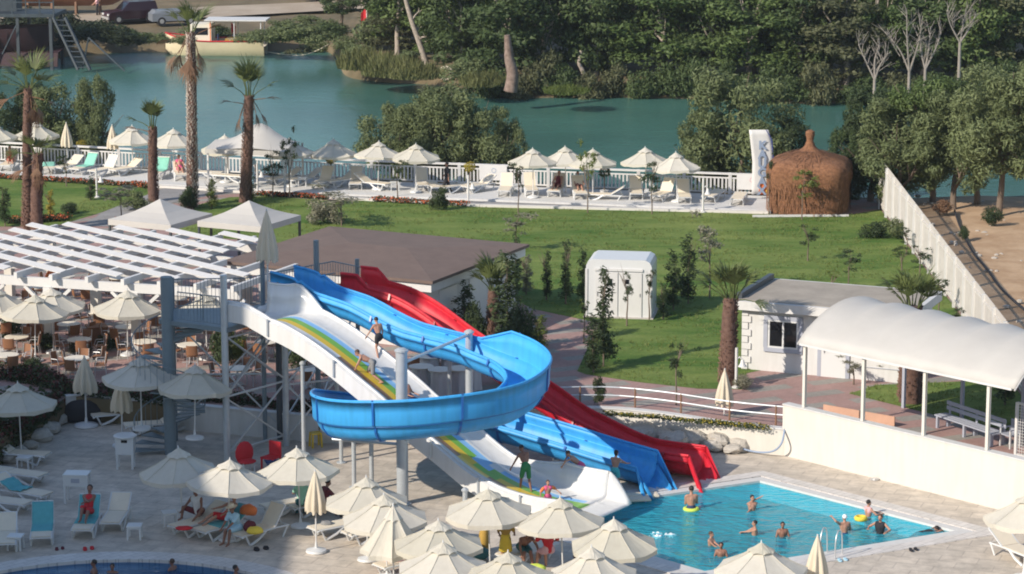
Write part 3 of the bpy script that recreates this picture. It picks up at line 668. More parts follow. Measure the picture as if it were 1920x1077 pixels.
# ---------------------------------------------------------------- cafe tables and chairs
def cafe_table(label):
    t = empty('cafe_table', label=label, cat='cafe table', group='round cafe tables')
    MB().lathe([(.44, .70), (.47, .71), (.47, .735), (.45, .74)], n=28).build('table_top', M['tabletop'], t)
    MB().tube([(0, 0, .03), (0, 0, .70)], .035, 8).build('column', M['alu'], t)
    fb = MB()
    for k in range(4): a = k * math.pi / 2 + .5; fb.bar((0, 0, .05), (.3 * math.cos(a), .3 * math.sin(a), .03), .05, .04)
    fb.build('foot', M['alu'], t); return t
def cafe_chair(label):
    t = empty('cafe_chair', label=label, cat='chair', group='wicker cafe chairs')
    MB().box((0, 0, .45), (.42, .42, .035)).build('seat', M['wicker'], t)
    bk = MB(); rows = []
    for i in range(5):
        z = .50 + i * .095; rows.append([(.21 * math.sin(a), .20 + .07 * math.cos(a) - .03 + .03 * i / 2, z) for a in [-1.3 + 2.6 * j / 8 for j in range(9)]])
    o = bk.grid(rows).build('backrest', M['wicker'], t); md = o.modifiers.new('thick', 'SOLIDIFY'); md.thickness = .025
    for sx in (-1, 1):
        MB().tube([(sx * .21, -.19, 0), (sx * .20, -.18, .45), (sx * .22, -.1, .66), (sx * .22, .16, .66)], .014, 6).build('leg', M['alu'], t)
        MB().tube([(sx * .21, .24, 0), (sx * .19, .18, .45), (sx * .2, .24, .9)], .014, 6).build('leg', M['alu'], t)
    return t
ctp = cafe_table('x'); ccp = cafe_chair('x'); tf = chf = True
TB = [(129, 607, 'a pergola post shadow'), (149, 636, 'the paved gap'), (31, 631, 'the left edge row'), (12, 665, 'the front left corner'), (10, 603, 'the left edge behind'), (187, 585, 'the second pergola post'), (238, 612, 'the parasol pole'), (271, 640, 'the spiral stair top'), (355, 646, 'the blue grey tower post'), (362, 613, 'under the tower platform'),
      (175, 540, 'the pergola shade centre'), (65, 538, 'the pergola shade left'), (297, 588, 'right of the second post'), (144, 671, 'the shade line front'), (445, 690, 'behind the left tower legs'), (578, 692, 'behind the white slide'), (500, 640, 'behind the tower braces'), (225, 520, 'deep under the pergola'), (120, 518, 'far left under the pergola'), (330, 560, 'beside the third post'), (20, 560, 'the left edge far back'), (440, 600, 'behind the platform edge'), (800, 668, 'right of the white slide'), (400, 545, 'deep behind the platform')]
sides = ('left of', 'right of', 'nearest to us at', 'behind')
for i, (px, py, w_) in enumerate(TB):
    p = G(px, py, ZT + .74); p.z = ZT
    place(ctp, tf, p, rng.uniform(0, 3), 'round pale cafe table, ' + ('at ' if w_[:3] in ('the', 'a p') else '') + w_, group='round cafe tables'); tf = False
    for k in range(4 if i % 3 else 3):
        a = (math.pi, 0, -math.pi / 2, math.pi / 2)[k] + rng.uniform(-.5, .5); d = rng.uniform(.62, .85)
        q = p + Vector((math.cos(a) * d, math.sin(a) * d, 0))
        place(ccp, chf, q, a - math.pi / 2 + rng.uniform(-.3, .3), 'tan wicker chair %s the round table %s' % (sides[k], ('at ' if w_[:3] in ('the', 'a p') else '') + w_), group='wicker cafe chairs'); chf = False
for i, (px, py, lab) in enumerate(((132, 700, 'dark chair standing alone on the shaded pavement facing right'), (45, 690, 'dark chair at the front left corner of the terrace'), (185, 690, 'dark chair right of the shaded round table'))):
    place(ccp, False, G(px, py, ZT), (1.6, -.6, -1.8)[i], lab, group='wicker cafe chairs')
# square wicker planters / low brown tables among them
bt = MB().box((0, 0, .35), (.75, .75, .7)).box((0, 0, .72), (.8, .8, .05)).build('low_table', M['wicker']); bf_ = True
for px, py, lab in ((75, 640, 'low square brown table by the left pergola post'), (182, 645, 'low square brown table in the middle of the cafe terrace'), (90, 618, 'low square brown table behind the parasol base')):
    place(bt, bf_, G(px, py, ZT), .3, lab, cat='low table', group='square brown tables'); bf_ = False
# ---------------------------------------------------------------- water slides
DIR = Vector((.827, -.562, 0)); NRM = Vector((.562, .827, 0))
def on_plane(px, py, P0, D):
    n = Vector((D.y, -D.x, 0)); d = ray(px, py); t = (P0 - Vector((0, 0, CH))).dot(n) / d.dot(n)
    p = Vector((0, 0, CH)) + d * t; return (p - P0).dot(D), p.z
def interp(tab, t):
    if t <= tab[0][0]: return tab[0][1]
    for (a, za), (b, zb) in zip(tab, tab[1:]):
        if t <= b: return za + (zb - za) * (t - a) / (b - a)
    return tab[-1][1]
def smooth_tab(tab, k=2):
    for _ in range(k): tab = [tab[0]] + [(tab[i][0], (tab[i - 1][1] + 2 * tab[i][1] + tab[i + 1][1]) / 4) for i in range(1, len(tab) - 1)] + [tab[-1]]
    return tab
def sweep(path, prof):
    rows = []
    for i, p in enumerate(path):
        d = (path[min(i + 1, len(path) - 1)] - path[max(i - 1, 0)]); d.z = 0; d.normalize()
        rt = Vector((d.y, -d.x, 0)); pr = prof(i / (len(path) - 1))
        rows.append([p + rt * u + Vector((0, 0, w)) for u, w in pr])
    return rows
# white slide: wide, two lanes, coloured stripes in the near lane
WP0 = Vector((-9.6, 92.5, 0)); WW = 2.2
tab = sorted(on_plane(px, py, WP0, DIR) for px, py in ((438, 568), (462, 570), (482, 583), (520, 603), (560, 622), (600, 650), (640, 682), (680, 715), (720, 750), (745, 772), (790, 806), (835, 842), (875, 880), (920, 908), (960, 926), (1010, 943)))
tab = smooth_tab(tab, 1); tend = 13.9
path = []; 
for i in range(61):
    t = -.1 + (tend + .1) * i / 60; hh = .80 - .64 * min(1, max(0, t - .7) / 1.1)
    z = max(.10, interp(tab, t) - hh); path.append((WP0 + DIR * t + NRM * WW / 2) + Vector((0, 0, z)))
for _ in range(3): path = [path[0]] + [Vector((path[i].x, path[i].y, (path[i - 1].z + path[i].z * 2 + path[i + 1].z) / 4)) for i in range(1, 60)] + [path[-1]]
def wprof(f):
    t_ = f * (tend + .1) - .1; hl = .80 - .64 * min(1, max(0, t_ - .7) / 1.1); hr = .24 + .85 * max(0, min(1, (2.2 - t_) / 1.0)) + .62 * max(0, min(1, (f - .74) / .14)); hl += .22 * max(0, (f - .8) / .2)
    if f > .97: hl *= 1 - .5 * (f - .97) / .03; 
    return [(-u, w_) for u, w_ in [(-1.16, hl - .03), (-1.10, hl), (-1.05, hl * .5), (-.98, .10), (-.86, .01), (-.62, 0), (-.34, 0), (-.04, 0), (.24, 0), (.30, .03), (.36, 0), (.45, 0), (.85, .01), (1.0, .10), (1.06, hr * .5), (1.10, hr), (1.16, hr - .03)]]
rows = sweep(path, wprof)
def wmi(i, j):
    f = i / 60
    if f < .10: return 0
    if j == 4: return (4 if f > .30 else 0) if f < .66 or .74 < f < .80 else (1 if f < .9 else 0)
    if j == 5: return 1 if f < .70 or f > .76 and f < .9 else 2
    if j == 6: return 2 if f < .68 or f > .72 else 3
    if j == 7: return 3 if f < .98 and not (.70 < f < .74) else 0
    if j == 3 and .45 < f < .66: return 4
    return 0
ws = empty('water_slide', path[0], 0, 'wide white water slide with yellow green and blue stripes', 'water slide')
ws.location = (0, 0, 0)
c = MB().grid(rows, wmi).build('chute', [M['slide_white'], M['yellow'], M['green_gel'], M['sky_gel'], M['brown_gel']], ws, smooth='all')
md = c.modifiers.new('thick', 'SOLIDIFY'); md.thickness = .06; md.offset = -1
rm = MB(); rm.tube([r[1] for r in rows], .05, 8); rm.tube([r[15] for r in rows], .05, 8); rm.build('rim', M['slide_white'], ws, smooth='all')
# outer face of the near side: a deep skirt
sk = MB(); sk.grid([[r[0] - NRM * .02 + Vector((0, 0, .03)), r[0] - NRM * .11 - Vector((0, 0, .02)), r[0] - NRM * .11 - Vector((0, 0, .62 if i < 50 else .62 - .045 * (i - 50)))] for i, r in enumerate(rows)]); sk.build('side_panel', M['slide_white'], ws).modifiers.new('t', 'SOLIDIFY').thickness = .03
for i in (8, 20, 29, 37, 45, 52):
    r = rows[i]; MB().bar(r[0] - NRM * .13 - Vector((0, 0, .5)), r[0] - NRM * .13 + Vector((0, 0, .07)), .06, .09).build('flange', M['steel'], ws)
ro = []; zf = rows[-1][8].z
for g in range(7):
    u_ = g / 6; ro.append([Vector((p.x, p.y, 0)) + DIR * .8 * u_ + Vector((0, 0, zf + (p.z - zf) * (1 - u_ ** 1.4 * .96) - .13 * u_)) for p in rows[-1]])
MB().grid(ro).build('run_out', M['slide_white'], ws, smooth='all').modifiers.new('t', 'SOLIDIFY').thickness = .05
# blue slide with a full loop
bp_ = spline([(-8.05, 95.38, 4.95), (-7.3, 94.87, 4.85), (-6.5, 94.33, 4.62), (-5.2, 93.45, 4.42), (-4.0, 92.65, 4.22), (-2.6, 91.72, 3.98), (-1.2, 90.72, 3.72), (.05, 89.6, 3.45), (.48, 88.07, 3.25), (-.1, 86.2, 3.12), (-1.2, 85.2, 3.04), (-3.05, 84.77, 2.9), (-4.45, 85.2, 2.72), (-5.3, 86.15, 2.5), (-5.75, 87.8, 2.22), (-5.55, 89.6, 1.92), (-4.8, 91.2, 1.6), (-3.6, 92.25, 1.28), (-2.0, 92.65, 1.0), (-.3, 92.4, .78), (1.6, 91.4, .48), (3.2, 90.4, .22), (4.5, 89.5, .06)], 6)
bt_ = smooth_tab(sorted(on_plane(px, py, Vector((-8.14, 94.65, 0)), DIR) for px, py in ((593, 549), (615, 555), (651, 568), (676, 580), (701, 597), (726, 609), (751, 620), (801, 633), (851, 645), (876, 652))), 1)
for i_ in range(len(bp_)):
    t_ = (bp_[i_] - Vector((-8.14, 94.65, 0))).dot(DIR)
    if i_ < 44 and t_ < 8.3:
        zz = interp(bt_, t_) - .80; k_ = 1 if t_ < 7.2 else (8.3 - t_) / 1.1
        if t_ > .9: bp_[i_].z = bp_[i_].z * (1 - k_) + zz * k_
nb = len(bp_) - 1
def bprof(f):
    # banked half pipe: the left wall is the outer one in the loop
    k = f * 22; bank = max(0, min(1, (k - 5.8) / .7)) * max(0, min(1, (17.0 - k) / 2.5))
    r = .60; pts = []
    ent = max(0, min(1, (2.1 - k) / .9))
    hl = .18 + .62 * bank + .5 * ent; hr = .18 + .5 * ent
    if k > 17: 
        g = min(1, (k - 17) / 1.5); hl = .18 + .22 * g; hr = .10
    for j in range(9):
        a = math.pi * j / 8; pts.append((-r * math.cos(a), r - r * math.sin(a)))
    L = [(-r - .10 - .14 * bank, r + hl - .02), (-r - .05 - .14 * bank, r + hl), (-r - .03 - .10 * bank, r + hl * .5), (-r - .10 - .02, r + .015), (-r - .10, r - .02)]
    Rr = [(r + .10, r - .02), (r + .10, r + .015), (r + .03, r + hr * .5), (r + .05, r + hr), (r + .10, r + hr - .02)]
    return L + pts + Rr
def slide(name, label, path, prof, m, md_, fl, rimj, seams):
    t = empty(name, label=label, cat='water slide')
    rows = sweep(path, prof)
    c = MB().grid(rows).build('chute', M[m], t, smooth='all'); s = c.modifiers.new('thick', 'SOLIDIFY'); s.thickness = .035; s.offset = -1
    rm = MB()
    for j in rimj: rm.tube([r[j] for r in rows], .045, 8)
    rm.build('rim', M[m], t, smooth='all')
    for sj in seams: MB().tube([r[sj] - Vector((0, 0, .035)) for r in rows], .022, 5).build('seam', M[md_], t, smooth='all')
    for i in fl:
        p = rows[i]; d = (path[i + 1] - path[i - 1]).normalized(); c0 = path[i] + Vector((0, 0, .45)); fm = MB()
        q = [c0 + (v - c0) * 1.05 for v in p[3:-3]]; q = [p[1] * 1.0 + (p[1] - c0).normalized() * .02] + q + [p[-2] + (p[-2] - c0).normalized() * .02]
        fm.grid([[v - d * .035 for v in q], [v - d * .035 + (v - c0).normalized() * .05 for v in q], [v + d * .035 + (v - c0).normalized() * .05 for v in q], [v + d * .035 for v in q]])
        fm.build('flange', M[md_], t)
    return t, rows
bs_, brows = slide('water_slide', 'blue water slide that makes a full loop over the white slide', bp_, bprof, 'blue', 'blue_dark', (22, 30, 40, 50, 62, 70, 80, 92, 104, 114, 122), (1, -2), (4, -5))
# end fins of the blue slide
for j, off in ((1, Vector((.62, -1.15, 0))), (-2, Vector((.25, -1.35, 0)))):
    a = brows[-1][j]; b = brows[-1][4 if j == 1 else -5]; tp = Vector((a.x, a.y, 0)) + off
    MB().quad([a, b, Vector((b.x, b.y, -.06)) + off * .75, Vector((tp.x, tp.y, -.06))]).build('end_fin', M['blue'], bs_).modifiers.new('t', 'SOLIDIFY').thickness = .05
MB().grid([[brows[-1][k] for k in range(4, 15)], [brows[-1][k] + Vector((.45, -1.1, -.1 - .55 * abs(k - 9) / 5)) for k in range(4, 15)]]).build('run_out', M['blue'], bs_, smooth='all').modifiers.new('t', 'SOLIDIFY').thickness = .04
# red slide
RP = [(-5.75, 97.1), (6.25, 90.55)]; rd_ = (Vector((6.25, 90.55, 0)) - Vector((-5.75, 97.1, 0))); RL = rd_.length; rd_.normalize(); rn = Vector((-rd_.y, rd_.x, 0))
FP = Vector((-5.75, 97.1, 0)) + rn * .66
rt = smooth_tab(sorted(on_plane(px, py, FP, rd_) for px, py in ((655, 519), (690, 521), (716, 524), (751, 532), (776, 540), (801, 554), (826, 569), (851, 588), (879, 608), (930, 642), (990, 687), (1053, 737), (1082, 751), (1102, 763), (1143, 787), (1174, 801), (1204, 815), (1237, 827), (1286, 840), (1325, 850))), 1)
rp = []
for i in range(61):
    t = RL * i / 60; rp.append(Vector((-5.75, 97.1, 0)) + rd_ * t + Vector((0, 0, max(.08, interp(rt, t) - .86))))
for _ in range(2): rp = [rp[0]] + [Vector((rp[i].x, rp[i].y, (rp[i - 1].z + rp[i].z * 2 + rp[i + 1].z) / 4)) for i in range(1, 60)] + [rp[-1]]
def rprof(f):
    r = .63; ent = max(0, min(1, (.085 - f) / .035)); hl = .20 + .42 * ent; hr = .20 + .42 * ent; pts = []
    for j in range(9):
        a = math.pi * j / 8; pts.append((-r * math.cos(a), r - r * math.sin(a)))
    # heading right: its left wall is the far one
    L = [(-r - .10, r + hl - .02), (-r - .05, r + hl), (-r - .03, r + hl * .5), (-r - .11, r + .015), (-r - .10, r - .02)]
    Rr = [(r + .10, r - .02), (r + .11, r + .015), (r + .03, r + hr * .5), (r + .05, r + hr), (r + .10, r + hr - .02)]
    return L + pts + Rr
rs_, rrows = slide('water_slide', 'red water slide running down beside the blue loop', rp, rprof, 'red', 'red_dark', (9, 17, 25, 33, 41, 50, 56), (1, -2), (-5,))
for j, off in ((1, Vector((.45, -.95, 0))), (-2, Vector((.38, -1.15, 0)))):
    a = rrows[-1][j]; b = rrows[-1][4 if j == 1 else -5]; tp = Vector((a.x, a.y, -.06)) + off
    MB().quad([a, b, Vector((b.x, b.y, -.06)) + off * .75, tp]).build('end_fin', M['red'], rs_).modifiers.new('t', 'SOLIDIFY').thickness = .05
MB().grid([[rrows[-1][k] for k in range(4, 15)], [rrows[-1][k] + Vector((.35, -.9, -.1 - .55 * abs(k - 9) / 5)) for k in range(4, 15)]]).build('run_out', M['red'], rs_, smooth='all').modifiers.new('t', 'SOLIDIFY').thickness = .04
# ---------------------------------------------------------------- slide posts standing free
def post(x, y, z0, z1, r, label, m='steel', arm=None):
    t = empty('support_post', (x, y, z0), 0, label, 'support post', 'steel posts under the slides')
    MB().tube([(0, 0, 0), (0, 0, z1 - z0)], r, 12).build('pole', M[m], t, smooth=True)
    MB().lathe([(r + .10, 0), (r + .10, .03), (r, .05)], n=12).build('base_plate', M[m], t)
    MB().lathe([(r + .04, z1 - z0 - .05), (r + .04, z1 - z0), (r * .6, z1 - z0 + .06)], n=12).build('cap', M[m], t)
    if arm: 
        am = MB()
        for p in arm: am.tube([(0, 0, p[3] - z0 if len(p) > 3 else z1 - z0 - .2), (p[0] - x, p[1] - y, p[2] - z0)], .055, 8)
        am.build('arm', M[m], t)
    return t
post(-3.57, 87.3, 0, 5.15, .19, 'thick grey post inside the blue loop, holding an arm at its top', arm=[(-1.5, 91.3, 4.75, 4.7), (-5.9, 88.4, 1.9, 2.0), (-3.3, 85.0, 2.7, 2.5)])
post(-1.45, 91.45, 0, 4.85, .13, 'grey post behind the loop with an arm to the thick post')
for px, by, zt, r, lab in ((640, 868, 2.0, .07, 'thin grey post under the left bend of the loop, leftmost of three'), (664, 915, 2.0, .075, 'thin grey post under the left bend of the loop, middle of three'), (697, 918, 1.95, .075, 'thin grey post under the left bend of the loop, rightmost of three'),
                       (872, 960, .75, .08, 'short white grey post under the lower white slide'), (570, 872, 3.6, .07, 'slim pale post under the upper white slide')):
    p = G(px, by); post(p.x, p.y, 0, zt, r, lab, arm=[(p.x - 1.0, p.y + .1, zt - .05)] if px == 664 else None)
for x, y, zt, lab in ((1.2, 93.6, 1.2, 'dark short post under the red slide near the railing'), (4.2, 91.9, .35, 'short dark post under the red slide end'), (1.5, 91.45, .4, 'short post under the lower blue slide'), (-2.2, 95.2, 3.2, 'grey post under the upper red slide')):
    post(x, y, 0, zt, .07, lab)
# ---------------------------------------------------------------- slide tower with spiral stair
tw = empty('slide_tower', (-11.9, 93.6, 0), 0, 'blue grey steel slide tower with spiral stair and railed platform', 'slide tower')
O = Vector((-11.9, 93.6, 0)); PZ = 4.78
def twb(mb, name, m, **k): 
    mb.v = [tuple(Vector(v) - O) for v in mb.v]; return mb.build(name, M[m], tw, **k)
for x, y, z1, r, m in ((-11.9, 93.6, 6.3, .21, 'blue_steel'), (-9.8, 92.35, 6.6, .12, 'steel'), (-8.25, 95.6, PZ, .11, 'dark_steel'), (-7.95, 94.75, PZ, .11, 'steel'), (-6.95, 96.7, 7.0, .10, 'blue_steel'), (-8.75, 95.3, 7.2, .08, 'blue_steel'), (-5.6, 98.4, 6.0, .08, 'blue_steel'), (-11.95, 95.45, 5.9, .09, 'blue_steel'), (-6.2, 95.6, 4.3, .08, 'steel')):
    twb(MB().tube([(x, y, 0), (x, y, z1)], r, 12), 'post', m, smooth=True)
plat = [(-12.2, 93.7), (-9.7, 92.25), (-8.4, 94.3), (-7.55, 95.5), (-6.7, 96.2), (-5.4, 97.7), (-6.5, 98.8), (-9.4, 95.7), (-12.0, 95.5)]
twb(MB().prism(plat, PZ - .16, PZ), 'platform', 'blue_steel')
def rail(pts, zb, h, sp=.13, name='railing'):
    mb = MB(); 
    for a, b in zip(pts, pts[1:]):
        a = Vector(a); b = Vector(b)
        mb.tube([a + Vector((0, 0, h)), b + Vector((0, 0, h))], .022, 6); mb.tube([a + Vector((0, 0, .1)), b + Vector((0, 0, .1))], .015, 6)
        n = max(2, int((b - a).length / sp))
        for i in range(n + 1):
            p = a.lerp(b, i / n); mb.tube([p + Vector((0, 0, .1)), p + Vector((0, 0, h))], .009, 4, cap=False)
    return twb(mb, name, 'blue_steel')
Z3 = lambda *ps: [(x, y, PZ) for x, y in ps]
rail(Z3((-12.1, 94.4), (-12.0, 95.5), (-9.4, 95.7)), PZ, 1.05); rail(Z3((-9.4, 95.7), (-6.5, 98.8), (-5.4, 97.7)), PZ, 1.05); rail(Z3((-11.5, 93.3), (-9.95, 92.45)), PZ, 1.05, name='gate_railing'); rail(Z3((-8.2, 94.55), (-7.9, 95.0)), PZ, 1.1); rail(Z3((-6.95, 96.0), (-6.3, 96.65)), PZ, 1.05)
for i in range(26):
    a0 = R(195) - i * 2 * math.pi * (4.6 / 2.9) / 26; z = .18 + i * .177; st = MB()
    a1 = a0 - R(24); p = [(O.x + r * math.cos(a), O.y + r * math.sin(a)) for r, a in ((.2, a0), (1.25, a0), (1.25, a1), (.2, a1))]
    st.prism(p, z - .045, z); twb(st, 'step', 'blue_steel')
hr = MB(); hp_ = []
for i in range(105):
    a0 = R(195) - i * 2 * math.pi * (4.6 / 2.9) / 104; z = .18 + i * 4.6 / 104; p = Vector((O.x + 1.24 * math.cos(a0), O.y + 1.24 * math.sin(a0), z)); hp_.append(p + Vector((0, 0, .95)))
    if i % 2 == 0: hr.tube([p, p + Vector((0, 0, .95))], .009, 4, cap=False)
hr.tube(hp_, .022, 6); twb(hr, 'stair_railing', 'blue_steel')
TP = {'A': (-11.95, 95.45), 'B': (-9.8, 92.35), 'C': (-8.25, 95.6), 'D': (-7.95, 94.75), 'E': (-6.95, 96.7), 'F': (-6.2, 95.6), 'H': (-5.6, 98.4)}
for a, b, zz in (('B', 'D', (0.3, 2.3)), ('B', 'D', (2.4, 4.5)), ('D', 'F', (.3, 2.2)), ('D', 'F', (2.2, 4.2)), ('C', 'E', (.4, 2.4)), ('C', 'E', (2.5, 4.6)), ('C', 'A', (.5, 4.4)), ('E', 'H', (.9, 4.4)), ('B', 'C', (2.3, 4.5))):
    for z0, z1 in (zz, zz[::-1]): twb(MB().bar((*TP[a], z0), (*TP[b], z1), .05), 'brace', 'steel')
for a, b, z in (('B', 'D', 2.35), ('D', 'F', 2.2), ('C', 'E', 2.45), ('C', 'A', 2.4), ('B', 'D', 4.4), ('B', 'D', .4)):
    twb(MB().bar((*TP[a], z), (*TP[b], z), .055), 'brace', 'steel')
o = place(CP, False, (-8.55, 95.15, PZ), 1.0, 'folded parasol standing on the slide tower platform', (1.15, 1.15, 1.38), group='folded cream parasols')
# ---------------------------------------------------------------- retaining walls
def wall_line(pts, z0, z1, th, name, label, m, cap=True):
    t = empty(name, (pts[0][0], pts[0][1], z0), 0, label, 'wall'); o = Vector((pts[0][0], pts[0][1], z0))
    P = [Vector((x, y, 0)) for x, y in pts]; mb = MB(); cp = MB()
    def side(d):
        out = []
        for i, p in enumerate(P):
            a = (P[min(i + 1, len(P) - 1)] - P[max(i - 1, 0)]).normalized(); out.append(p + Vector((a.y, -a.x, 0)) * d)
        return out
    for mbb, d, a, b in ((mb, th / 2, 0, z1 - z0), (cp, th / 2 + .03, z1 - z0 + .001, z1 - z0 + .05)):
        l, r = side(-d), side(d)
        ring_ = [tuple((p - o).xy) for p in r] + [tuple((p - o).xy) for p in l[::-1]]
        mbb.prism(ring_, a, b)
    mb.build('wall_body', M[m], t)
    if cap: cp.build('wall_cap', M['white_wall'], t)
    return t
wall_line([(-16.3, 98.2), (-15.6, 98.6), (-14.5, 98.05), (-6.8, 95.2)], 0, .92, .25, 'retaining_wall', 'low white wall in shade behind the folded parasols', 'white_wall')
wc_ = [Vector((x, y, 0)) for x, y in ((-6.8, 95.2), (-3.4, 95.5), (0, 96.2), (3.2, 96.5), (5.4, 95.7), (7.6, 94.3), (9.5, 93.5))]
wall_line([tuple(p.xy) for p in spline(wc_, 4)], 0, .92, .25, 'retaining_wall', 'low curved cream wall behind the rocks and the red slide end', 'cream_wall')
wall_line([(9.5, 93.55), (15.6, 87.0), (24, 78)], 0, 1.80, .28, 'retaining_wall', 'tall cream wall along the turquoise pool under the canopy posts', 'cream_wall')
# railing on the curved wall
t = empty('railing', (0, 96.6, ZT), 0, 'low steel railing along the curved wall beside the pavement', 'railing'); o_ = Vector((0, 96.6, ZT)); rpts = [p + Vector((.05, .35, ZT)) for p in spline(wc_[2:], 4)]
mb = MB()
for h_ in (.42, .72): mb.tube([p - o_ + Vector((0, 0, h_)) for p in rpts], .028, 6)
mb.build('rail', M['steel'], t)
for p in rpts[::3]: MB().tube([p - o_, p - o_ + Vector((0, 0, .74))], .035, 6).build('post', M['wood'], t)
# hose pipe along the wall
hz = [G(px, py, z) for px, py, z in ((1190, 800, .45), (1260, 800, .35), (1330, 818, .3), (1380, 838, .2), (1420, 848, .1), (1450, 846, .25), (1466, 830, .6), (1472, 800, 1.0))]
tag(MB().tube(spline(hz, 6), .035, 6).build('hose', M['pipe'], smooth='all'), 'blue grey hose hanging from the cream wall corner to the rocks', 'hose')
# rocks
def rockmesh(seed):
    m = MB(); m.ball((0, 0, 0), 1, 12)
    m.v = [tuple(Vector(v) * (1 + .35 * noise.noise(Vector(v) * 1.4 + Vector((seed * 3.1, 0, 0))) + .12 * noise.noise(Vector(v) * 4 + Vector((seed, 5, 0))))) for v in m.v]; return m
rk = [rockmesh(i).build('rock', M['rock']) for i in range(4)]; rkf = [True] * 4
for i in range(40):
    if i < 30:
        u = rng.random(); px = 1165 + 225 * u; py = 806 + 34 * u + rng.uniform(-6, 9); s = rng.uniform(.26, .46); p = G(px, py, .28 if py < 830 else .1); k = i % 4; lab = 'pale rock in the heap against the curved wall behind the red slide end'; g = 'rocks by the curved wall'
    else:
        px, py = ((112, 790), (98, 806), (75, 822), (55, 838), (120, 778), (82, 808), (36, 850), (15, 862), (60, 822), (100, 790))[i - 30]; p = G(px, py, .1); s = rng.uniform(.25, .5); k = i % 4; lab = 'brown grey rock edging the dark planting bed in shade'; g = 'rocks by the dark planting bed'
    o = place(rk[k], rkf[k], p + Vector((0, 0, s * .25)), rng.uniform(0, 6), lab, (s * rng.uniform(1, 1.5), s, s * .6), 'rock', g); rkf[k] = False
# ---------------------------------------------------------------- buildings and shelters
def local(t, rz, loc): t.location = loc; t.rotation_euler = (0, 0, rz); return t
# pavilion with the brown roof
pv = empty('pavilion', (-11.6, 109.7, ZT), R(-26), 'white restaurant pavilion with a flat brown shingle roof', 'building')
Lx, Ly, Hh = 9.45, 8.6, 2.72
MB().prism([(2.6, .7), (Lx - .35, .35), (Lx - .35, Ly - .5), (2.6, Ly - .5)], 0, Hh - .36).build('wall', M['white_wall'], pv)
MB().prism([(.08, .08), (Lx - .08, .08), (Lx - .08, Ly - .08), (.08, Ly - .08)], Hh - .36, Hh).build('fascia', M['white'], pv)
rf = MB(); e0 = [(-.05, -.05, Hh + .002), (Lx + .05, -.05, Hh + .002), (Lx + .05, Ly + .05, Hh + .002), (-.05, Ly + .05, Hh + .002)]; e1 = [(x, y, z + .12) for x, y, z in e0]; r0, r1 = (3.4, Ly / 2, Hh + .42), (Lx - 3.4, Ly / 2, Hh + .42)
for i in range(4): rf.quad([e0[i], e0[(i + 1) % 4], e1[(i + 1) % 4], e1[i]])
rf.quad([e1[0], e1[1], r1, r0]); rf.quad([e1[1], e1[2], r1]); rf.quad([e1[2], e1[3], r0, r1]); rf.quad([e1[3], e1[0], r0])
rf.build('roof', M['roof'], pv)
for x in (.35, 1.6): MB().box((x, .4, (Hh - .4) / 2), (.3, .3, Hh - .4)).build('column', M['white'], pv)
for y in (2.0, 4.6): 
    MB().box((Lx - .34, y, 1.25), (.05, 1.5, 1.9)).build('shutter', M['white_plastic'], pv)
# pergola
U = Vector((.955, -.296, 0)); V = Vector((.42, .907, 0)); PO = Vector((-24.2, 108.6, 0)); PL_, PDp = 14.4, 9.8
pg = empty('pergola', (PO.x, PO.y, ZT), 0, 'large white timber pergola with a diagonal lattice roof over the cafe', 'pergola')
def pp(a, b, z): return Vector((0, 0, z)) + U * a + V * b
for b in (0, 3.1, 6.2, 9.3): MB().bar(pp(-.4, b, 2.55), pp(PL_ if b < 3 else (12.6 if b < 5 else 10.7), b, 2.55), .16, .36).build('beam', M['white'], pg)
for i in range(10):
    a = .55 + i * 1.53; MB().bar(pp(a, -.45, 2.84), pp(a, PDp if a < 10.7 else 4.6, 2.84), .15, .24).build('rafter', M['white'], pg)
D2 = Vector((.68, -.735, 0))
# solve D2 in U,V
det = U.x * V.y - U.y * V.x; da = (D2.x * V.y - D2.y * V.x) / det; db = (U.x * D2.y - U.y * D2.x) / det
for i in range(15):
    a0 = -20.85 + i * 2.42; b0 = PDp                      # start on the back edge, run to the front
    s0, s1 = 0.0, b0 / -db
    if a0 < -.4: s0 = (-.4 - a0) / da
    if a0 + da * s0 > 10.6: s0 = max(s0, (b0 - 4.4) / -db)
    elif a0 + da * (b0 - 4.4) / -db > 10.6: s1 = min(s1, (10.6 - a0) / da)
    s1 = min(s1, (13.9 - a0) / da)
    if s1 - s0 > .6: 
        p, q = pp(a0 + da * s0, b0 + db * s0, 2.86), pp(a0 + da * s1, b0 + db * s1, 2.86)
        d_ = (q - p).normalized(); x_ = d_.cross(Vector((0, 0, 1))).normalized(); mt = Matrix.Rotation(R(13), 3, d_) @ Matrix((x_, d_, x_.cross(d_))).transposed(); MB().box((p + q) / 2 + Vector((0, 0, .16)), (.34, (q - p).length, .04), mtx=mt).build('slat', M['white'], pg)
for k, a in enumerate((.55, 3.35, 6.25, 10.0, 13.6)):
    MB().box(pp(a, 0, 1.18), (.30, .30, 2.37), math.atan2(U.y, U.x)).build('post', M['white'], pg)
    for s in (-1, 1): MB().bar(pp(a + s * .12, 0, 1.55), pp(a + s * 1.0, 0, 2.36), .13).build('knee_brace', M['white'], pg)
for b in (3.1, 6.2, 9.3):
    for a in (.55, 6.4, 9.6): MB().box(pp(a, b, 1.18), (.34, .34, 2.37), math.atan2(U.y, U.x)).build('column', M['cream_wall'], pg)
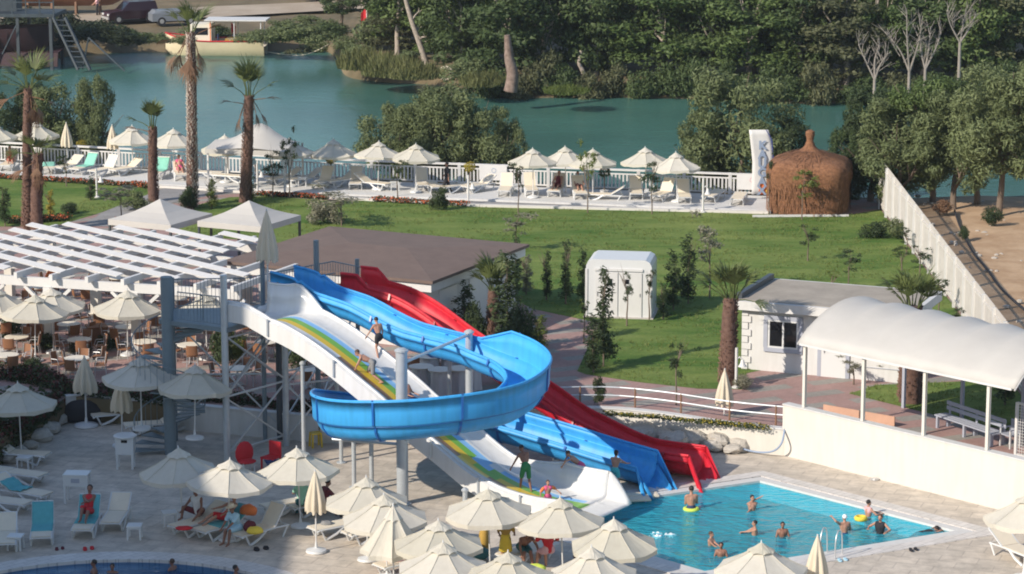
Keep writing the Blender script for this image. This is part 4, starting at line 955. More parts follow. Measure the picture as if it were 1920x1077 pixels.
# gazebos
def gazebo(loc, rz, label, sz=3.35):
    t = empty('gazebo', loc, rz, label, 'gazebo', 'white gazebos'); h = 2.35; a = 3.15; s = sz / 2
    rows = []; c = [(-s, -s), (s, -s), (s, s), (-s, s)]; mb = MB()
    for i in range(4):
        p, q = c[i], c[(i + 1) % 4]; n = 6
        for r in range(4):
            f0, f1 = 1 - r / 4, 1 - (r + 1) / 4
            def z(f): return a - (a - h) * f - .10 * math.sin(math.pi * f)
            mb.quad([(p[0] * f0, p[1] * f0, z(f0)), (q[0] * f0, q[1] * f0, z(f0)), (q[0] * f1, q[1] * f1, z(f1)), (p[0] * f1, p[1] * f1, z(f1))])
    mb.build('roof', M['membrane'], t); vb = MB()
    for i in range(4): p, q = c[i], c[(i + 1) % 4]; vb.quad([(p[0], p[1], h - .26), (q[0], q[1], h - .26), (q[0], q[1], h), (p[0], p[1], h)])
    vb.build('valance', M['membrane'], t)
    for x, y in c: MB().box((x * .97, y * .97, h / 2), (.09, .09, h)).build('leg', M['dark_steel'], t)
    return t
for px, py, lab in ((300, 373, 'white pyramid gazebo with leaf shadows, left of two'), (467, 376, 'white pyramid gazebo on the lawn edge, right of two')):
    p = G(px, py, ZT + 3.15); gazebo((p.x, p.y, ZT), R(-27), lab)
p = G(478, 238, ZT + 3.3); g_ = empty('marquee', (p.x, p.y, ZT), R(-14), 'wide white peaked marquee behind the parasols at the river fence', 'marquee')
mb = MB(); rows = []
for i in range(13):
    x = -2.2 + i * 4.4 / 12; rows.append([(x, y, 2.3 + .95 * math.exp(-((x - .3) / 1.1) ** 2) * (1 - abs(y) / 1.8) + .25 * (1 - abs(y) / 1.6)) for y in (-1.6, -1.1, -.5, 0, .5, 1.1, 1.6)])
mb.grid(rows).build('roof', M['membrane'], g_, smooth='all')
MB().box((0, -1.62, 2.18), (4.4, .03, .26)).build('valance', M['membrane'], g_)
for x in (-2.1, 2.1):
    for y in (-1.5, 1.5): MB().box((x, y, 1.15), (.09, .09, 2.3)).build('leg', M['white'], g_)
# white cabin with two doors
cb = empty('toilet_cabin', (4.55, 112.9, ZT), R(-9), 'white rounded cabin with two narrow doors on the lawn', 'cabin')
w2, d2, hb = 1.36, 1.0, 2.45; prof = [(-w2, 0), (w2, 0), (w2, hb - .28), (w2 - .08, hb - .1), (w2 - .26, hb), (-w2 + .26, hb), (-w2 + .08, hb - .1), (-w2, hb - .28)]
mb = MB(); n = len(prof)
for i in range(n):
    a, b = prof[i], prof[(i + 1) % n]; mb.quad([(a[0], -d2, a[1]), (b[0], -d2, b[1]), (b[0], d2, b[1]), (a[0], d2, a[1])])
mb.quad([(x, -d2, z) for x, z in prof]); mb.quad([(x, d2, z) for x, z in prof[::-1]]); mb.build('body', M['white_plastic'], cb)
MB().box((0, -d2 - .03, hb - .42), (2.0, .06, .10)).build('lintel', M['white'], cb)
for s in (-1, 1):
    d_ = MB().box((s * .5, -d2 - .02, .98), (.92, .04, 1.86)).build('door', M['white'], cb); MB().box((s * .35, -d2 - .045, 1.55), (.17, .02, .19)).build('vent', M['glass'], d_); MB().box((s * .88, -d2 - .05, 1.0), (.03, .04, .14)).build('handle', M['alu'], d_)
MB().box((0, 0, .012), (2.9, 2.3, .10)).build('plinth', M['conc'], cb)
for s in (-1, 1): MB().box((s * (w2 - .02), -d2 - .012, hb / 2 - .15), (.10, .05, hb - .5)).build('corner_trim', M['white'], cb)
# hut with the flat roof
ht = empty('hut', (8.74, 102.75, ZT), R(-22.5), 'white flat roofed hut with a sliding window and a door', 'building')
hw, hd, hh = 6.3, 4.1, 2.35
MB().prism([(0, 0), (hw, 0), (hw, hd), (0, hd)], 0, hh).build('wall', M['white_wall'], ht)
rb_ = MB(); rb_.prism([(-.28, -.30), (hw + .3, -.30), (hw + .3, hd + .3), (-.28, hd + .3)], hh + .001, hh + .34); rb_.build('roof', M['white_wall'], ht)
MB().prism([(-.10, -.12), (hw + .1, -.12), (hw + .1, hd + .1), (-.10, hd + .1)], hh + .345, hh + .36).build('roof_screed', mat('roof_screed', (.33, .29, .24), .9, .15, 1.2, .3, 8), ht)
MB().box((-.17, hd * .52, hh + .46), (.2, hd, .22)).build('parapet', M['dark_steel'], ht)
for i in range(9):
    for sx in (0,): MB().box((.17 if i % 2 else .11, -.02, .14 + i * .26), (.36 if i % 2 else .24, .07, .235)).build('quoin', M['white'], ht)
wf = MB()
for z in (.86, 2.10): wf.box((1.62, -.03, z), (1.5, .08, .16))
for x in (.93, 2.31): wf.box((x, -.03, 1.48), (.16, .08, 1.08))
wn = wf.build('window', M['greywood'], ht)
MB().box((1.62, -.015, 1.48), (1.2, .03, 1.08)).build('pane', M['glass'], wn)
sf_ = MB()
for x in (1.06, 1.62, 2.18): sf_.box((x, -.045, 1.48), (.07, .03, 1.08))
for z in (.97, 1.99): sf_.box((1.62, -.046, z), (1.2, .031, .07))
sf_.build('frame', M['white_plastic'], wn)
ds = MB().box((3.05, -.02, 1.03), (.14, .08, 2.06)).box((4.15, -.02, 1.03), (.14, .08, 2.06)).box((3.6, -.021, 2.13), (1.24, .082, .14)).build('door_frame', M['greywood'], ht)
dr = MB().box((3.6, -.03, 1.03), (.95, .06, 2.05)).build('door', M['white_plastic'], ht); MB().box((3.24, -.08, 1.0), (.03, .05, .14)).build('handle', M['alu'], dr)
MB().box((3.45, -.065, 1.75), (.16, .01, .14)).build('vent', M['glass'], dr)
for z in (.5, 1.05, 1.6): MB().box((hw / 2 + 2, -.012, z), (2.2, .03, .02)).build('moulding', M['greywood'], ht)
# vaulted canopy over the path
cn = empty('canopy', (9.5, 93.55, ZT), math.atan2(-.733, .68), 'long cream vaulted fabric canopy on slim posts above the cream wall', 'canopy')
cl_, span, ez, rise = 9.2, 5.6, 3.2, 1.2; rows = []; nb_ = 6
for i in range(nb_ * 6 + 1):
    x = .62 + cl_ * i / (nb_ * 6); ph = (i % 6) / 6; sg = .10 * math.sin(math.pi * ph); row = []
    for j in range(17):
        f = j / 16; y = -.15 + span * f; row.append((x, y, ez + (rise - sg) * (math.sin(math.pi * f) ** .8 if 0 < f < 1 else 0) - .3 * sg))
    rows.append(row)
MB().grid(rows).build('membrane', M['membrane'], cn, smooth='all').modifiers.new('t', 'SOLIDIFY').thickness = .02
for i in range(nb_ + 1):
    MB().tube([Vector(p) - Vector((0, 0, .05)) for p in rows[i * 6]], .03, 6).build('arch', M['white'], cn)
for y in (-.13, span - .17): MB().bar((.7, y, ez - .03), (cl_ + .5, y, ez - .03), .07).build('eave_beam', M['white'], cn)
for i in range(4):
    MB().bar((.85 + i * 2.62, 0, .95), (.85 + i * 2.62, 0, ez - .05), .11).build('post', M['cream_wall'], cn); MB().bar((.85 + i * 2.62, span - .2, 0), (.85 + i * 2.62, span - .2, ez - .05), .11).build('post', M['greywood'], cn)
# bench and chair
def bench(loc, rz, L, label):
    t = empty('park_bench', loc, rz, label, 'bench')
    for y in (-.18, 0, .18): MB().box((0, y, .45), (L, .15, .045)).build('seat_slat', M['greywood'], t)
    for z in (.66, .84): MB().box((0, .30, z), (L, .04, .13)).build('back_slat', M['greywood'], t)
    for k in range(3):
        x = (-.46 + .46 * k) * L
        MB().box((x, -.2, .21), (.09, .09, .42)).build('leg', M['greywood'], t); MB().box((x, .335, .45), (.09, .03, .9)).box((x, .25, .21), (.09, .09, .42)).build('leg', M['greywood'], t)
    return t
a, b = G(1762, 800, ZT), G(1872, 838, ZT); bench(((a + b) / 2), math.atan2((b - a).y, (b - a).x), (b - a).length, 'grey slatted bench with its back to the grass under the canopy')
pc = empty('plastic_chair', G(1893, 838, ZT), R(-60), 'grey white plastic armchair at the right end of the bench', 'chair')
MB().box((0, 0, .44), (.48, .46, .04)).build('seat', M['greywood'], pc); MB().box((0, .24, .68), (.46, .04, .46)).build('backrest', M['greywood'], pc)
for s in (-1, 1):
    MB().box((s * .26, 0, .64), (.05, .46, .04)).build('armrest', M['greywood'], pc)
    for y in (-.2, .22): MB().bar((s * .26, y, 0), (s * .25, y, .64), .05).build('leg', M['white_plastic'], pc)
tag(MB().box((0, 0, .22), (2.9, .05, .34)).box((-1.3, 0, .02), (.1, .3, .06)).box((1.3, 0, .02), (.1, .3, .06)).build('low_board', mat('orange_board', (.50, .30, .21), .7, .08, 2), loc=G(1610, 790, ZT)), 'low orange brown board standing just behind the cream wall', 'board').rotation_euler = (0, 0, R(-38))
gt = empty('gate', G(1904, 858, ZT), R(-47), 'white framed mesh gate at the right edge beside the bench', 'gate')
MB().bar((0, 0, 0), (0, 0, 1.9), .09).bar((2.2, 0, 0), (2.2, 0, 1.9), .09).bar((0, 0, 1.88), (2.2, 0, 1.88), .07).bar((0, 0, .1), (2.2, 0, .1), .06).build('frame', M['white'], gt)
gm = MB()
for i in range(22): gm.bar((.1 * i + .05, 0, .12), (.1 * i + .05, 0, 1.86), .012)
for i in range(18): gm.bar((.04, 0, .15 + i * .1), (2.16, 0, .15 + i * .1), .012)
gm.build('mesh_panel', M['white'], gt)
# ---------------------------------------------------------------- fences
rf_ = empty('river_fence', (FN[1][0], FN[1][1], ZT), 0, 'long white baluster fence between the lounger platform and the river', 'fence'); fo = Vector((FN[1][0], FN[1][1], ZT))
xs = []; x = -31.0
while x < 14.3: xs.append(x); x += 2.35
for i, x in enumerate(xs):
    p = Vector((x, fy(x), ZT)) - fo; MB().box(p + Vector((0, 0, .68)), (.17, .17, 1.12)).build('post', M['white'], rf_)
    if i + 1 < len(xs):
        q = Vector((xs[i + 1], fy(xs[i + 1]), ZT)) - fo; MB().bar(p + Vector((0, 0, 1.18)), q + Vector((0, 0, 1.18)), .20, .09).build('top_rail', M['white'], rf_)
        bm_ = MB(); 
        for z in (.22, .96): bm_.bar(p + Vector((0, 0, z)), q + Vector((0, 0, z)), .06, .07)
        for k in range(1, 12): r = p.lerp(q, k / 12); bm_.box(r + Vector((0, 0, .58)), (.09, .035, .74))
        bm_.build('baluster_panel', M['white'], rf_)
def sign(x, label, w=1.5):
    t = empty('sign_board', (x, fy(x) - .14, ZT), math.atan2(fy(x + 1) - fy(x), 1), label, 'sign', 'white sign boards on the fence')
    MB().box((0, 0, .80), (w, .03, .80)).build('panel', M['white'], t)
    MB().lathe([(.10, 0), (.13, .0), (.13, .004), (.10, .004)], n=16, cap=False).build('emblem', M['cloth_rose'] if x > 5 else M['pipe'], t).matrix_local = Matrix.Translation((0.05, -.018, .92)) @ Matrix.Rotation(R(90), 4, 'X')
sign(G(925, 340, ZT).x * 1.0, 'blank looking white sign board on the fence below the yellow topiary ball'); sign(G(1395, 345, ZT).x, 'white sign board with a faint round pink mark beside the feather banner')
pf = empty('picket_fence', (18.55, 138, ZT), 0, 'tall white picket fence running from the river along the bare ground', 'fence')
y = 138.0; i = 0
while y > 84:
    y2 = y - 2.4; h1 = 1.75 + .75 * (y - 84) / 54; h2 = 1.75 + .75 * (y2 - 84) / 54
    MB().box((0, y - 138, h1 / 2), (.12, .12, h1)).build('post', M['white'], pf)
    mb = MB()
    for k in range(12):
        yy = y - .1 - k * .19; hk = h1 + (h2 - h1) * k / 12; mb.box((.06, yy - 138, hk / 2 + .08), (.03, .085, hk - .1))
    for z in (.35, h1 - .3): mb.bar((.02, y - 138, z), (.02, y2 - 138, z), .05, .08)
    mb.build('picket_panel', M['fence_wood'], pf); y = y2
# ---------------------------------------------------------------- thatched hut, banner, lamps
th = empty('thatched_hut', (14.95, 137.8, ZT), R(-12), 'round shouldered thatched beach hut with a knob on top', 'hut')
rows = []; n = 96
for z, r in ((.05, 1.84), (.5, 1.88), (1.1, 1.95), (1.7, 2.03), (2.12, 2.08), (2.40, 2.02), (2.60, 1.78), (2.74, 1.38), (2.86, .95), (3.0, .6), (3.15, .38), (3.28, .26), (3.42, .2)):
    row = []
    for k in range(n):
        a = 2 * math.pi * k / n; sq = 1 / (abs(math.cos(a)) ** 4.2 + abs(math.sin(a)) ** 4.2) ** (1 / 4.2); sq = 1 + (sq - 1) * min(1, r / 1.8)
        rr = r * sq * (1 + .018 * math.sin(k * 2.9) + .02 * noise.noise(Vector((k * .6, z * .8, 2))) + .045 * noise.noise(Vector((math.cos(a) * 2.2, math.sin(a) * 2.2, z * 1.5)))); row.append((rr * math.cos(a), rr * math.sin(a), z + (.06 * noise.noise(Vector((k * 1.3, 5, z))) if z < .1 else 0)))
    rows.append(row)
MB().grid(rows, closed=True).build('thatch', M['thatch'], th, smooth='all')
sm = MB(); q = random.Random(3)
for i in range(900):
    a = q.uniform(0, 6.283); d = Vector((math.cos(a), math.sin(a), 0)); f = q.uniform(.15, 1); zt = lambda f: 3.05 - .55 * f ** 2.2; p = d * (1.85 * f + .1) + Vector((0, 0, zt(f) + .03)); e = d * (1.85 * min(1.04, f + .14) + .12) + Vector((0, 0, zt(min(1.04, f + .14)) + q.uniform(.0, .05))); t_ = Vector((-d.y, d.x, 0)) * .018; sm.quad([p - t_, p + t_, e + t_ * .4, e - t_ * .4])
for i in range(1500):
    a = q.uniform(0, 6.283); sq = 1 / (abs(math.cos(a)) ** 4.2 + abs(math.sin(a)) ** 4.2) ** (1 / 4.2); r = 2.02 * sq; z = q.uniform(.35, 2.4); L = q.uniform(.25, .5); d = Vector((math.cos(a), math.sin(a), 0)); t_ = Vector((-d.y, d.x, 0)) * .02
    p = d * r + Vector((0, 0, z)); e = d * (r + q.uniform(.0, .06)) + Vector((0, 0, z - L)); sm.quad([p - t_, p + t_, e + t_ * .4, e - t_ * .4])
sm.build('loose_straw', M['thatch'], th)
MB().lathe([(.24, 3.38), (.17, 3.52), (.19, 3.7), (.24, 3.85), (.22, 4.0), (.10, 4.08)], n=16).build('knob', M['thatch'], th, smooth=True)
bn = empty('feather_banner', G(1432, 374, ZT + .12), R(4), 'white feather banner with stacked blue letters beside the thatched hut', 'banner')
MB().tube([(.46, 0, 0), (.46, 0, 2.2), (.36, 0, 3.1), (.05, 0, 3.6)], .02, 6).build('mast', M['white'], bn)
rows = []
for i in range(13):
    z = .25 + i * 3.35 / 12; f = i / 12; xr = .46 - .38 * max(0, f - .62) ** 1.5 * 3.2; xl = -.62 - .30 * max(0, f - .5) * 1.3; rows.append([(xl + (xr - xl) * j / 6, .05 * math.sin(f * 7 + j * .8) * (1 - j / 6), z) for j in range(7)])
MB().grid(rows, lambda i, j: 1 if i < 1 and j > 3 else (2 if i < 2 and j > 1 else 0)).build('flag', [M['white'], M['cloth_yellow'], M['cloth_orange']], bn, smooth='all').modifiers.new('t', 'SOLIDIFY').thickness = .01
def text(s, size, m, parent, mtx, name='lettering', ext=.004):
    c = bpy.data.curves.new(name, 'FONT'); c.body = s; c.size = size; c.extrude = ext; c.align_x = 'CENTER'; c.align_y = 'CENTER'; c.space_line = .78; c.offset = .028
    o = bpy.data.objects.new(name, c); COL.objects.link(o); dg = bpy.context.evaluated_depsgraph_get(); me = bpy.data.meshes.new_from_object(o.evaluated_get(dg)); bpy.data.objects.remove(o)
    me.materials.clear(); me.materials.append(M[m]); o = bpy.data.objects.new(name, me); COL.objects.link(o); adopt(o, parent); o.matrix_local = mtx; return o
text('K\nA\nU\nG\nA\nX', .60, 'banner_blue' if 'banner_blue' in M else 'pipe', bn, Matrix.Translation((-.12, -.075, 1.62)) @ Matrix.Rotation(R(90), 4, 'X'))
bn.children[-1].data.materials[0] = mat('banner_blue', (.02, .035, .22), .7)
lampp = None; lfst = True
def lamp(label):
    t = empty('garden_lamp', label=label, cat='garden lamp', group='white bell garden lamps')
    MB().tube([(0, 0, 0), (0, 0, 1.45)], .055, 10).build('pole', M['white'], t); MB().lathe([(.16, 0), (.16, .05), (.06, .1)], n=12).build('base', M['white'], t)
    MB().tube([(0, 0, 1.05), (.12, 0, 1.12), (.22, 0, 1.02)], .03, 6).build('arm', M['white'], t)
    MB().lathe([(.02, 1.04), (.06, 1.0), (.09, .88), (.17, .78)], c=(.22, 0, 0), n=14, cap=False).build('lamp_shade', M['white'], t, smooth=True); MB().ball((.22, 0, .82), .06, 8).build('bulb', M['white_plastic'], t)
    return t
lampp = lamp('x')
for px, py, lab in ((878, 384, 'white garden lamp post below the yellow topiary ball at the walk edge'), (1318, 399, 'white leaning garden lamp at the walk edge left of the banner'), (182, 371, 'white bell garden lamp on the side lawn by the dark shrub'), (483, 361, 'white garden lamp right of the dark palm trunk'), (1380, 728, 'white bell garden lamp at the foot of the palm beside the hut')):
    place(lampp, lfst, G(px, py, ZT), 0, lab, (1, 1, 1.05 if px != 1318 else 1.2), group='white bell garden lamps'); lfst = False
# pedestal bin, tall tables, crates, chairs
pb = empty('pedestal_bin', G(236, 878), 0, 'white box bin on legs below the folded parasol in shade', 'bin')
MB().box((0, 0, .82), (.62, .5, .58)).build('body', M['white_plastic'], pb); MB().lathe([(.38, 1.11), (.40, 1.13), (.40, 1.16), (.34, 1.19)], n=20).build('lid', M['white_plastic'], pb); MB().box((0, -.256, 1.0), (.2, .012, .09)).build('slot', M['glass'], pb)
for x in (-.26, .26):
    for y in (-.2, .2): MB().box((x, y, .265), (.07, .07, .53)).build('leg', M['white_plastic'], pb)
sb = empty('towel_stand', G(146, 942), R(-4), 'tall white stand with a grey label on its front panel', 'stand')
MB().box((0, 0, .98), (.82, .62, .05)).build('table_top', M['white_plastic'], sb); MB().box((0, -.27, .78), (.78, .04, .34)).build('front_panel', M['white_plastic'], sb); MB().box((0, -.296, .80), (.28, .012, .14)).build('label_plate', M['greywood'], sb)
for x in (-.36, .36):
    for y in (-.26, .26): MB().box((x, y, .48), (.07, .07, .955)).build('leg', M['white_plastic'], sb)
yc = empty('stool', G(592, 838), .4, 'yellow plastic stool in shade beside the slim post', 'stool')
MB().box((0, 0, .5), (.36, .36, .05)).build('seat', M['yellow'], yc)
for x in (-.15, .15):
    for y in (-.15, .15): MB().bar((x * 1.15, y * 1.15, 0), (x, y, .48), .06).build('leg', M['yellow'], yc)
kd = empty('armchair', G(461, 884), .5, 'red rounded plastic chair behind the parasol', 'chair'); MB().ball((0, .1, .62), (.34, .10, .42), 14).build('backrest', M['cloth_red'], kd, smooth='all'); MB().ball((0, -.12, .38), (.32, .3, .07), 14).build('seat', M['cloth_red'], kd, smooth='all')
for x in (-.2, .2):
    for y in (-.28, .1): MB().bar((x, y, 0), (x, y, .36), .04).build('leg', M['white_plastic'], kd)
kd = empty('armchair', G(508, 880), -.6, 'red chair with a blue cloth on it under the tower', 'chair'); MB().box((0, .25, .68), (.5, .06, .5)).build('backrest', M['cloth_red'], kd); MB().box((0, 0, .42), (.52, .5, .05)).build('seat', M['cloth_red'], kd)
for x in (-.22, .22):
    for y in (-.22, .25): MB().bar((x, y, 0), (x, y, .42), .05).build('leg', M['cloth_red'], kd)
towel('folded_cloth', G(512, 872, .48) , .3, (.5, .5), 'cloth_navy', 'dark blue cloth lying over the red chair under the tower', crumple=.12, seed=9, cat='cloth')
# white cloth covered tables right of the white slide
tb_ = empty('buffet_table', label='x', cat='table', group='white cloth covered tables'); rows = []
for z, r in ((.02, .40), (.3, .37), (.7, .35), (1.02, .36), (1.05, .34)): rows.append([(r * (1 + (.10 if z < .8 else 0) * math.cos(7 * a)) * math.cos(a), r * (1 + (.10 if z < .8 else 0) * math.cos(7 * a)) * math.sin(a), z) for a in [2 * math.pi * k / 42 for k in range(42)]])
MB().grid(rows, closed=True).quad(rows[-1]).build('tablecloth', M['white'], tb_, smooth=True); MB().lathe([(.45, 1.07), (.46, 1.09), (.45, 1.11)], n=24).build('table_top', M['tabletop'], tb_)
for i, (px, py) in enumerate(((790, 742), (826, 748), (862, 746), (806, 722), (846, 722), (884, 730))):
    place(tb_, i == 0, G(px, py, ZT), i, 'white cloth covered table in shade right of the white slide, %s from the left' % ords[(0, 2, 4, 1, 3, 5)[i]], group='white cloth covered tables')
# pool ladder, caps, small things
ld = empty('pool_ladder', G(1560, 1042), R(150), 'chrome pool ladder with two bent rails at the near pool edge', 'pool ladder')
for x in (-.25, .25): MB().tube(spline([(x, .35, 0), (x, .33, .55), (x, .15, .85), (x, -.12, .72), (x, -.2, .1), (x, -.2, -.8)], 5), .022, 8).build('rail', M['alu'], ld, smooth='all')
for z in (-.2, -.5): MB().box((0, -.2, z), (.5, .08, .03)).build('step', M['alu'], ld)
def slab(name, px, py, s, m, lab, cat, z=0, rz=.2): 
    mb = MB(); k = 10
    pts = [(s[0] / 2 * math.cos(2 * math.pi * i / k), s[1] / 2 * math.sin(2 * math.pi * i / k)) for i in range(k)]
    if cat in ('flip flops', 'shoes'):
        for k_ in (-1, 1):
            f_ = [(x * .38 + k_ * s[0] * .3, y * 1.7 + k_ * .04) for x, y in pts]; mb.prism(f_, 0, s[2] * .5).prism([(k_ * s[0] * .3 + (x - k_ * s[0] * .3) * .8, y * .45 + .06) for x, y in f_], s[2] * .5, s[2])
    else: mb.prism(pts, 0, s[2] * .6).prism([(x * .75, y * .75) for x, y in pts], s[2] * .6, s[2])
    o = mb.build(name, M[m]); o.location = G(px, py, z + .012) ; o.rotation_euler = (0, 0, rz); return tag(o, lab, cat)
for px, py, s, m, lab, cat in ((112, 1030, (.3, .13, .05), 'cloth_maroon', 'dark red flip flops on the paving between two loungers', 'flip flops'), (166, 1030, (.36, .16, .06), 'cloth_red', 'red and white slippers under the lounger of the woman in red', 'flip flops'),
        (1713, 1032, (.30, .16, .06), 'cloth_black', 'black shoes on the deck beside the pool corner', 'shoes'), (1580, 1051, (.34, .16, .05), 'cloth_lblue', 'light blue slippers beside the pool ladder', 'flip flops'), (1888, 987, (.26, .12, .04), 'cloth_maroon', 'dark red slippers on the deck below the pale parasol', 'flip flops'), (490, 1030, (.5, .2, .06), 'cloth_black', 'black shoes under the lounger with the orange bags', 'shoes'), (1640, 900, (.3, .3, .06), 'alu', 'round metal drain cover on the pool deck', 'drain cover')):
    slab('shoes' if cat == 'shoes' else cat.replace(' ', '_'), px, py, s, m, lab, cat)
def lump(name, loc, s, m, lab, cat, seed):
    mb = MB().ball((0, 0, 0), 1, 16); mb.v = [tuple(Vector((v[0] * s[0], v[1] * s[1], max(-.5, v[2]) * s[2])) * (1 + .22 * noise.noise(Vector(v) * 2 + Vector((seed, 0, 0))))) for v in mb.v]
    o = mb.build(name, M[m], smooth='all'); o.location = Vector(loc) + Vector((0, 0, s[2] * .5)); return tag(o, lab, cat)
for px, py, z, s, m, lab, cat, nm in ((466, 965, .55, (.28, .2, .22), 'cloth_orange', 'orange beach bag with a dark top on the rear lounger', 'bag', 'beach_bag'), (478, 1000, .42, (.26, .2, .14), 'cloth_yellow', 'yellow folded towel bundle beside the woman in the straw hat', 'towel', 'towel_bundle'), (468, 994, .42, (.2, .18, .2), 'cloth_maroon', 'dark red bag behind the yellow towel bundle', 'bag', 'beach_bag'), (345, 992, .42, (.28, .2, .05), 'cloth_red', 'bright red towel at the foot of the lounger by the vest man', 'towel', 'towel_bundle'),
        (157, 790, .0, (.9, .45, .55), 'cloth_black', 'large black covered heap in front of the low white wall', 'covered heap', 'covered_heap'), (878, 1045, .1, (.7, .4, .22), 'cloth_dkgreen', 'dark teal heap of towels left of the yellow skirt', 'towels', 'towel_heap'), (1005, 1072, .3, (.3, .22, .16), 'cloth_lime', 'lime green inflatable ring among the seated group', 'swim ring', 'swim_ring'), (908, 1035, .0, (.16, .2, .62), 'cloth_mustard', 'mustard folded chair back leaning behind the parasol pole', 'folded chair', 'folded_chair'),
        (1105, 1048, .1, (.5, .3, .2), 'cloth_maroon', 'dark red towels on a bed at the pool edge behind a parasol pole', 'towels', 'towel_heap'), (740, 1052, .35, (.35, .3, .12), 'cloth_rose', 'pink and white clothes on the sunbed under the half folded parasol', 'clothes', 'clothes_pile'), (725, 1045, .35, (.25, .2, .14), 'cloth_red', 'red cloth on the sunbed below the half folded parasol', 'clothes', 'clothes_pile'), (612, 985, .36, (.2, .16, .1), 'cloth_patt', 'grey patterned bag on the lounger by the mint shirt', 'bag', 'beach_bag')):
    lump(nm, G(px, py, z), s, m, lab, cat, px)
# poolside doormat, boards
for i, (px, py) in enumerate(((1185, 938), (1200, 930))):
    o = MB().box((0, 0, .03), (1.2, .45, .05)).box((0, 0, .06), (1.1, .36, .012)).build('step_board', M['sling']); o.location = G(px, py, .03); o.rotation_euler = (0, 0, R(8)); tag(o, ('pale board lying at the pool edge under the boy in cyan trunks', 'second pale board, farther from the water behind the first')[i], 'board')
o = MB().box((0, 0, .06), (4.2, .14, .10)).box((2.4, 0, .05), (.6, .13, .09)).build('long_pole', M['white']); o.location = G(1490, 407, ZT + .02); o.rotation_euler = (0, 0, R(3)); tag(o, 'long white pole lying on the lawn in front of the thatched hut', 'pole')
# ---------------------------------------------------------------- vegetation
def leaves(q, lobes, n, ls, droop=0.0, shell=.55, asp=.5, fold=True):
    mb = MB(); vols = [r[0] * r[1] * r[2] for _, r in lobes]; tot = sum(v ** .67 for v in vols)
    for (c, r), v in zip(lobes, vols):
        for _ in range(int(n * v ** .67 / tot)):
            while True:
                d = Vector((q.gauss(0, 1), q.gauss(0, 1), q.gauss(0, 1)))
                if d.length > .01: break
            d.normalize(); k = shell + (1 - shell) * q.random() ** .7
            k *= 1 + .26 * noise.noise(Vector((d.x * 3 + c[0] * 5, d.y * 3 + c[1], d.z * 3 + c[2])))
            if noise.noise(Vector((d.x * 4 + c[1] * 3, d.y * 4, d.z * 4 + c[0]))) < -.28: continue
            p = Vector((c[0] + d.x * r[0] * k, c[1] + d.y * r[1] * k, c[2] + d.z * r[2] * k))
            nn = (d + Vector((q.gauss(0, .6), q.gauss(0, .6), q.gauss(0, .6) + .25))).normalized()
            a = nn.cross(Vector((q.gauss(0, 1), q.gauss(0, 1), q.gauss(0, 1) - droop * 3))).normalized(); b = nn.cross(a)
            if droop: a = (a * (1 - droop) + Vector((0, 0, -1)) * droop).normalized(); b = nn.cross(a).normalized()
            L = ls * q.uniform(.6, 1.4); W = L * asp
            mb.quad([p - b * W * .5, p + a * L * .5 - b * W * .25 + nn * L * .08, p + a * L, p + b * W * .5 + nn * L * .06])
    return mb
ASP = {'broad': 2.7, 'willow': 2.1, 'column': 7.0, 'sparse': 2.6, 'bush': 1.2, 'reed': 1.0}
def crown_unit(seed, kind):
    q = random.Random(seed); lobes = []; A = ASP[kind]
    def shellpos(h, k=1.0): return k * math.sqrt(max(.06, 1 - (2 * h - 1) ** 2))
    if kind == 'broad':                # x,y in [-1,1], z in [0,A]
        lobes.append(((0, 0, A * .5), (.55, .55, A * .40)))
        for i in range(34):
            a = q.uniform(0, 6.283); h = q.uniform(.06, .95); w_ = shellpos(h, .8) * q.uniform(.75, 1.1); s = q.uniform(.22, .42)
            lobes.append(((w_ * math.cos(a), w_ * math.sin(a), h * A), (s, s, s * .62)))
        return leaves(q, lobes, 7500, .105, .08, .45, .6)
    if kind == 'willow':
        lobes.append(((0, 0, A * .48), (.6, .6, A * .38)))
        for i in range(34):
            a = q.uniform(0, 6.283); h = q.uniform(.04, .93); w_ = shellpos(h, .82) * q.uniform(.75, 1.08); s = q.uniform(.18, .34)
            lobes.append(((w_ * math.cos(a), w_ * math.sin(a), h * A), (s, s, s * .8)))
        return leaves(q, lobes, 19000, .085, .2, .35, .36)
    if kind == 'column':
        for i in range(16):
            h = .04 + .92 * i / 15; s = .55 * (1 - h) ** .6 + .18; lobes.append(((q.uniform(-.35, .35), q.uniform(-.35, .35), h * A), (s, s, .55)))
        return leaves(q, lobes, 1700, .26, .0, .3)
    if kind == 'sparse':
        for i in range(11):
            h = q.uniform(.1, .97); s = q.uniform(.2, .42); lobes.append(((q.uniform(-.6, .6), q.uniform(-.6, .6), h * A), (s, s, s * .6)))
        return leaves(q, lobes, 520, .19, .1, .1, .45)
    if kind == 'bush':
        for i in range(14):
            a = q.uniform(0, 6.283); w_ = q.uniform(0, .7); s = q.uniform(.26, .46); lobes.append(((w_ * math.cos(a), w_ * math.sin(a), q.uniform(.2, .75) * A), (s, s, s * .8)))
        return leaves(q, lobes, 2600, .12, .0, .4)
    if kind == 'reed':
        mb = MB()
        for i in range(1100):
            a = q.uniform(0, 6.283); r = math.sqrt(q.random()); x, y = r * math.cos(a), r * math.sin(a); h = q.uniform(.3, 1.0) * (1.1 - .5 * r) * (.75 + .5 * noise.noise(Vector((x * 3, y * 3, seed)))); lx, ly = q.uniform(-.2, .2), q.uniform(-.2, .2); w_ = .016; b = q.uniform(0, 3.14); dx, dy = w_ * math.cos(b), w_ * math.sin(b)
            mb.quad([(x - dx, y - dy, 0), (x + dx, y + dy, 0), (x + lx * .4 + dx, y + ly * .4 + dy, h * .6), (x + lx, y + ly, h), (x + lx * .4 - dx, y + ly * .4 - dy, h * .6)])
        return mb
CROWN = {}
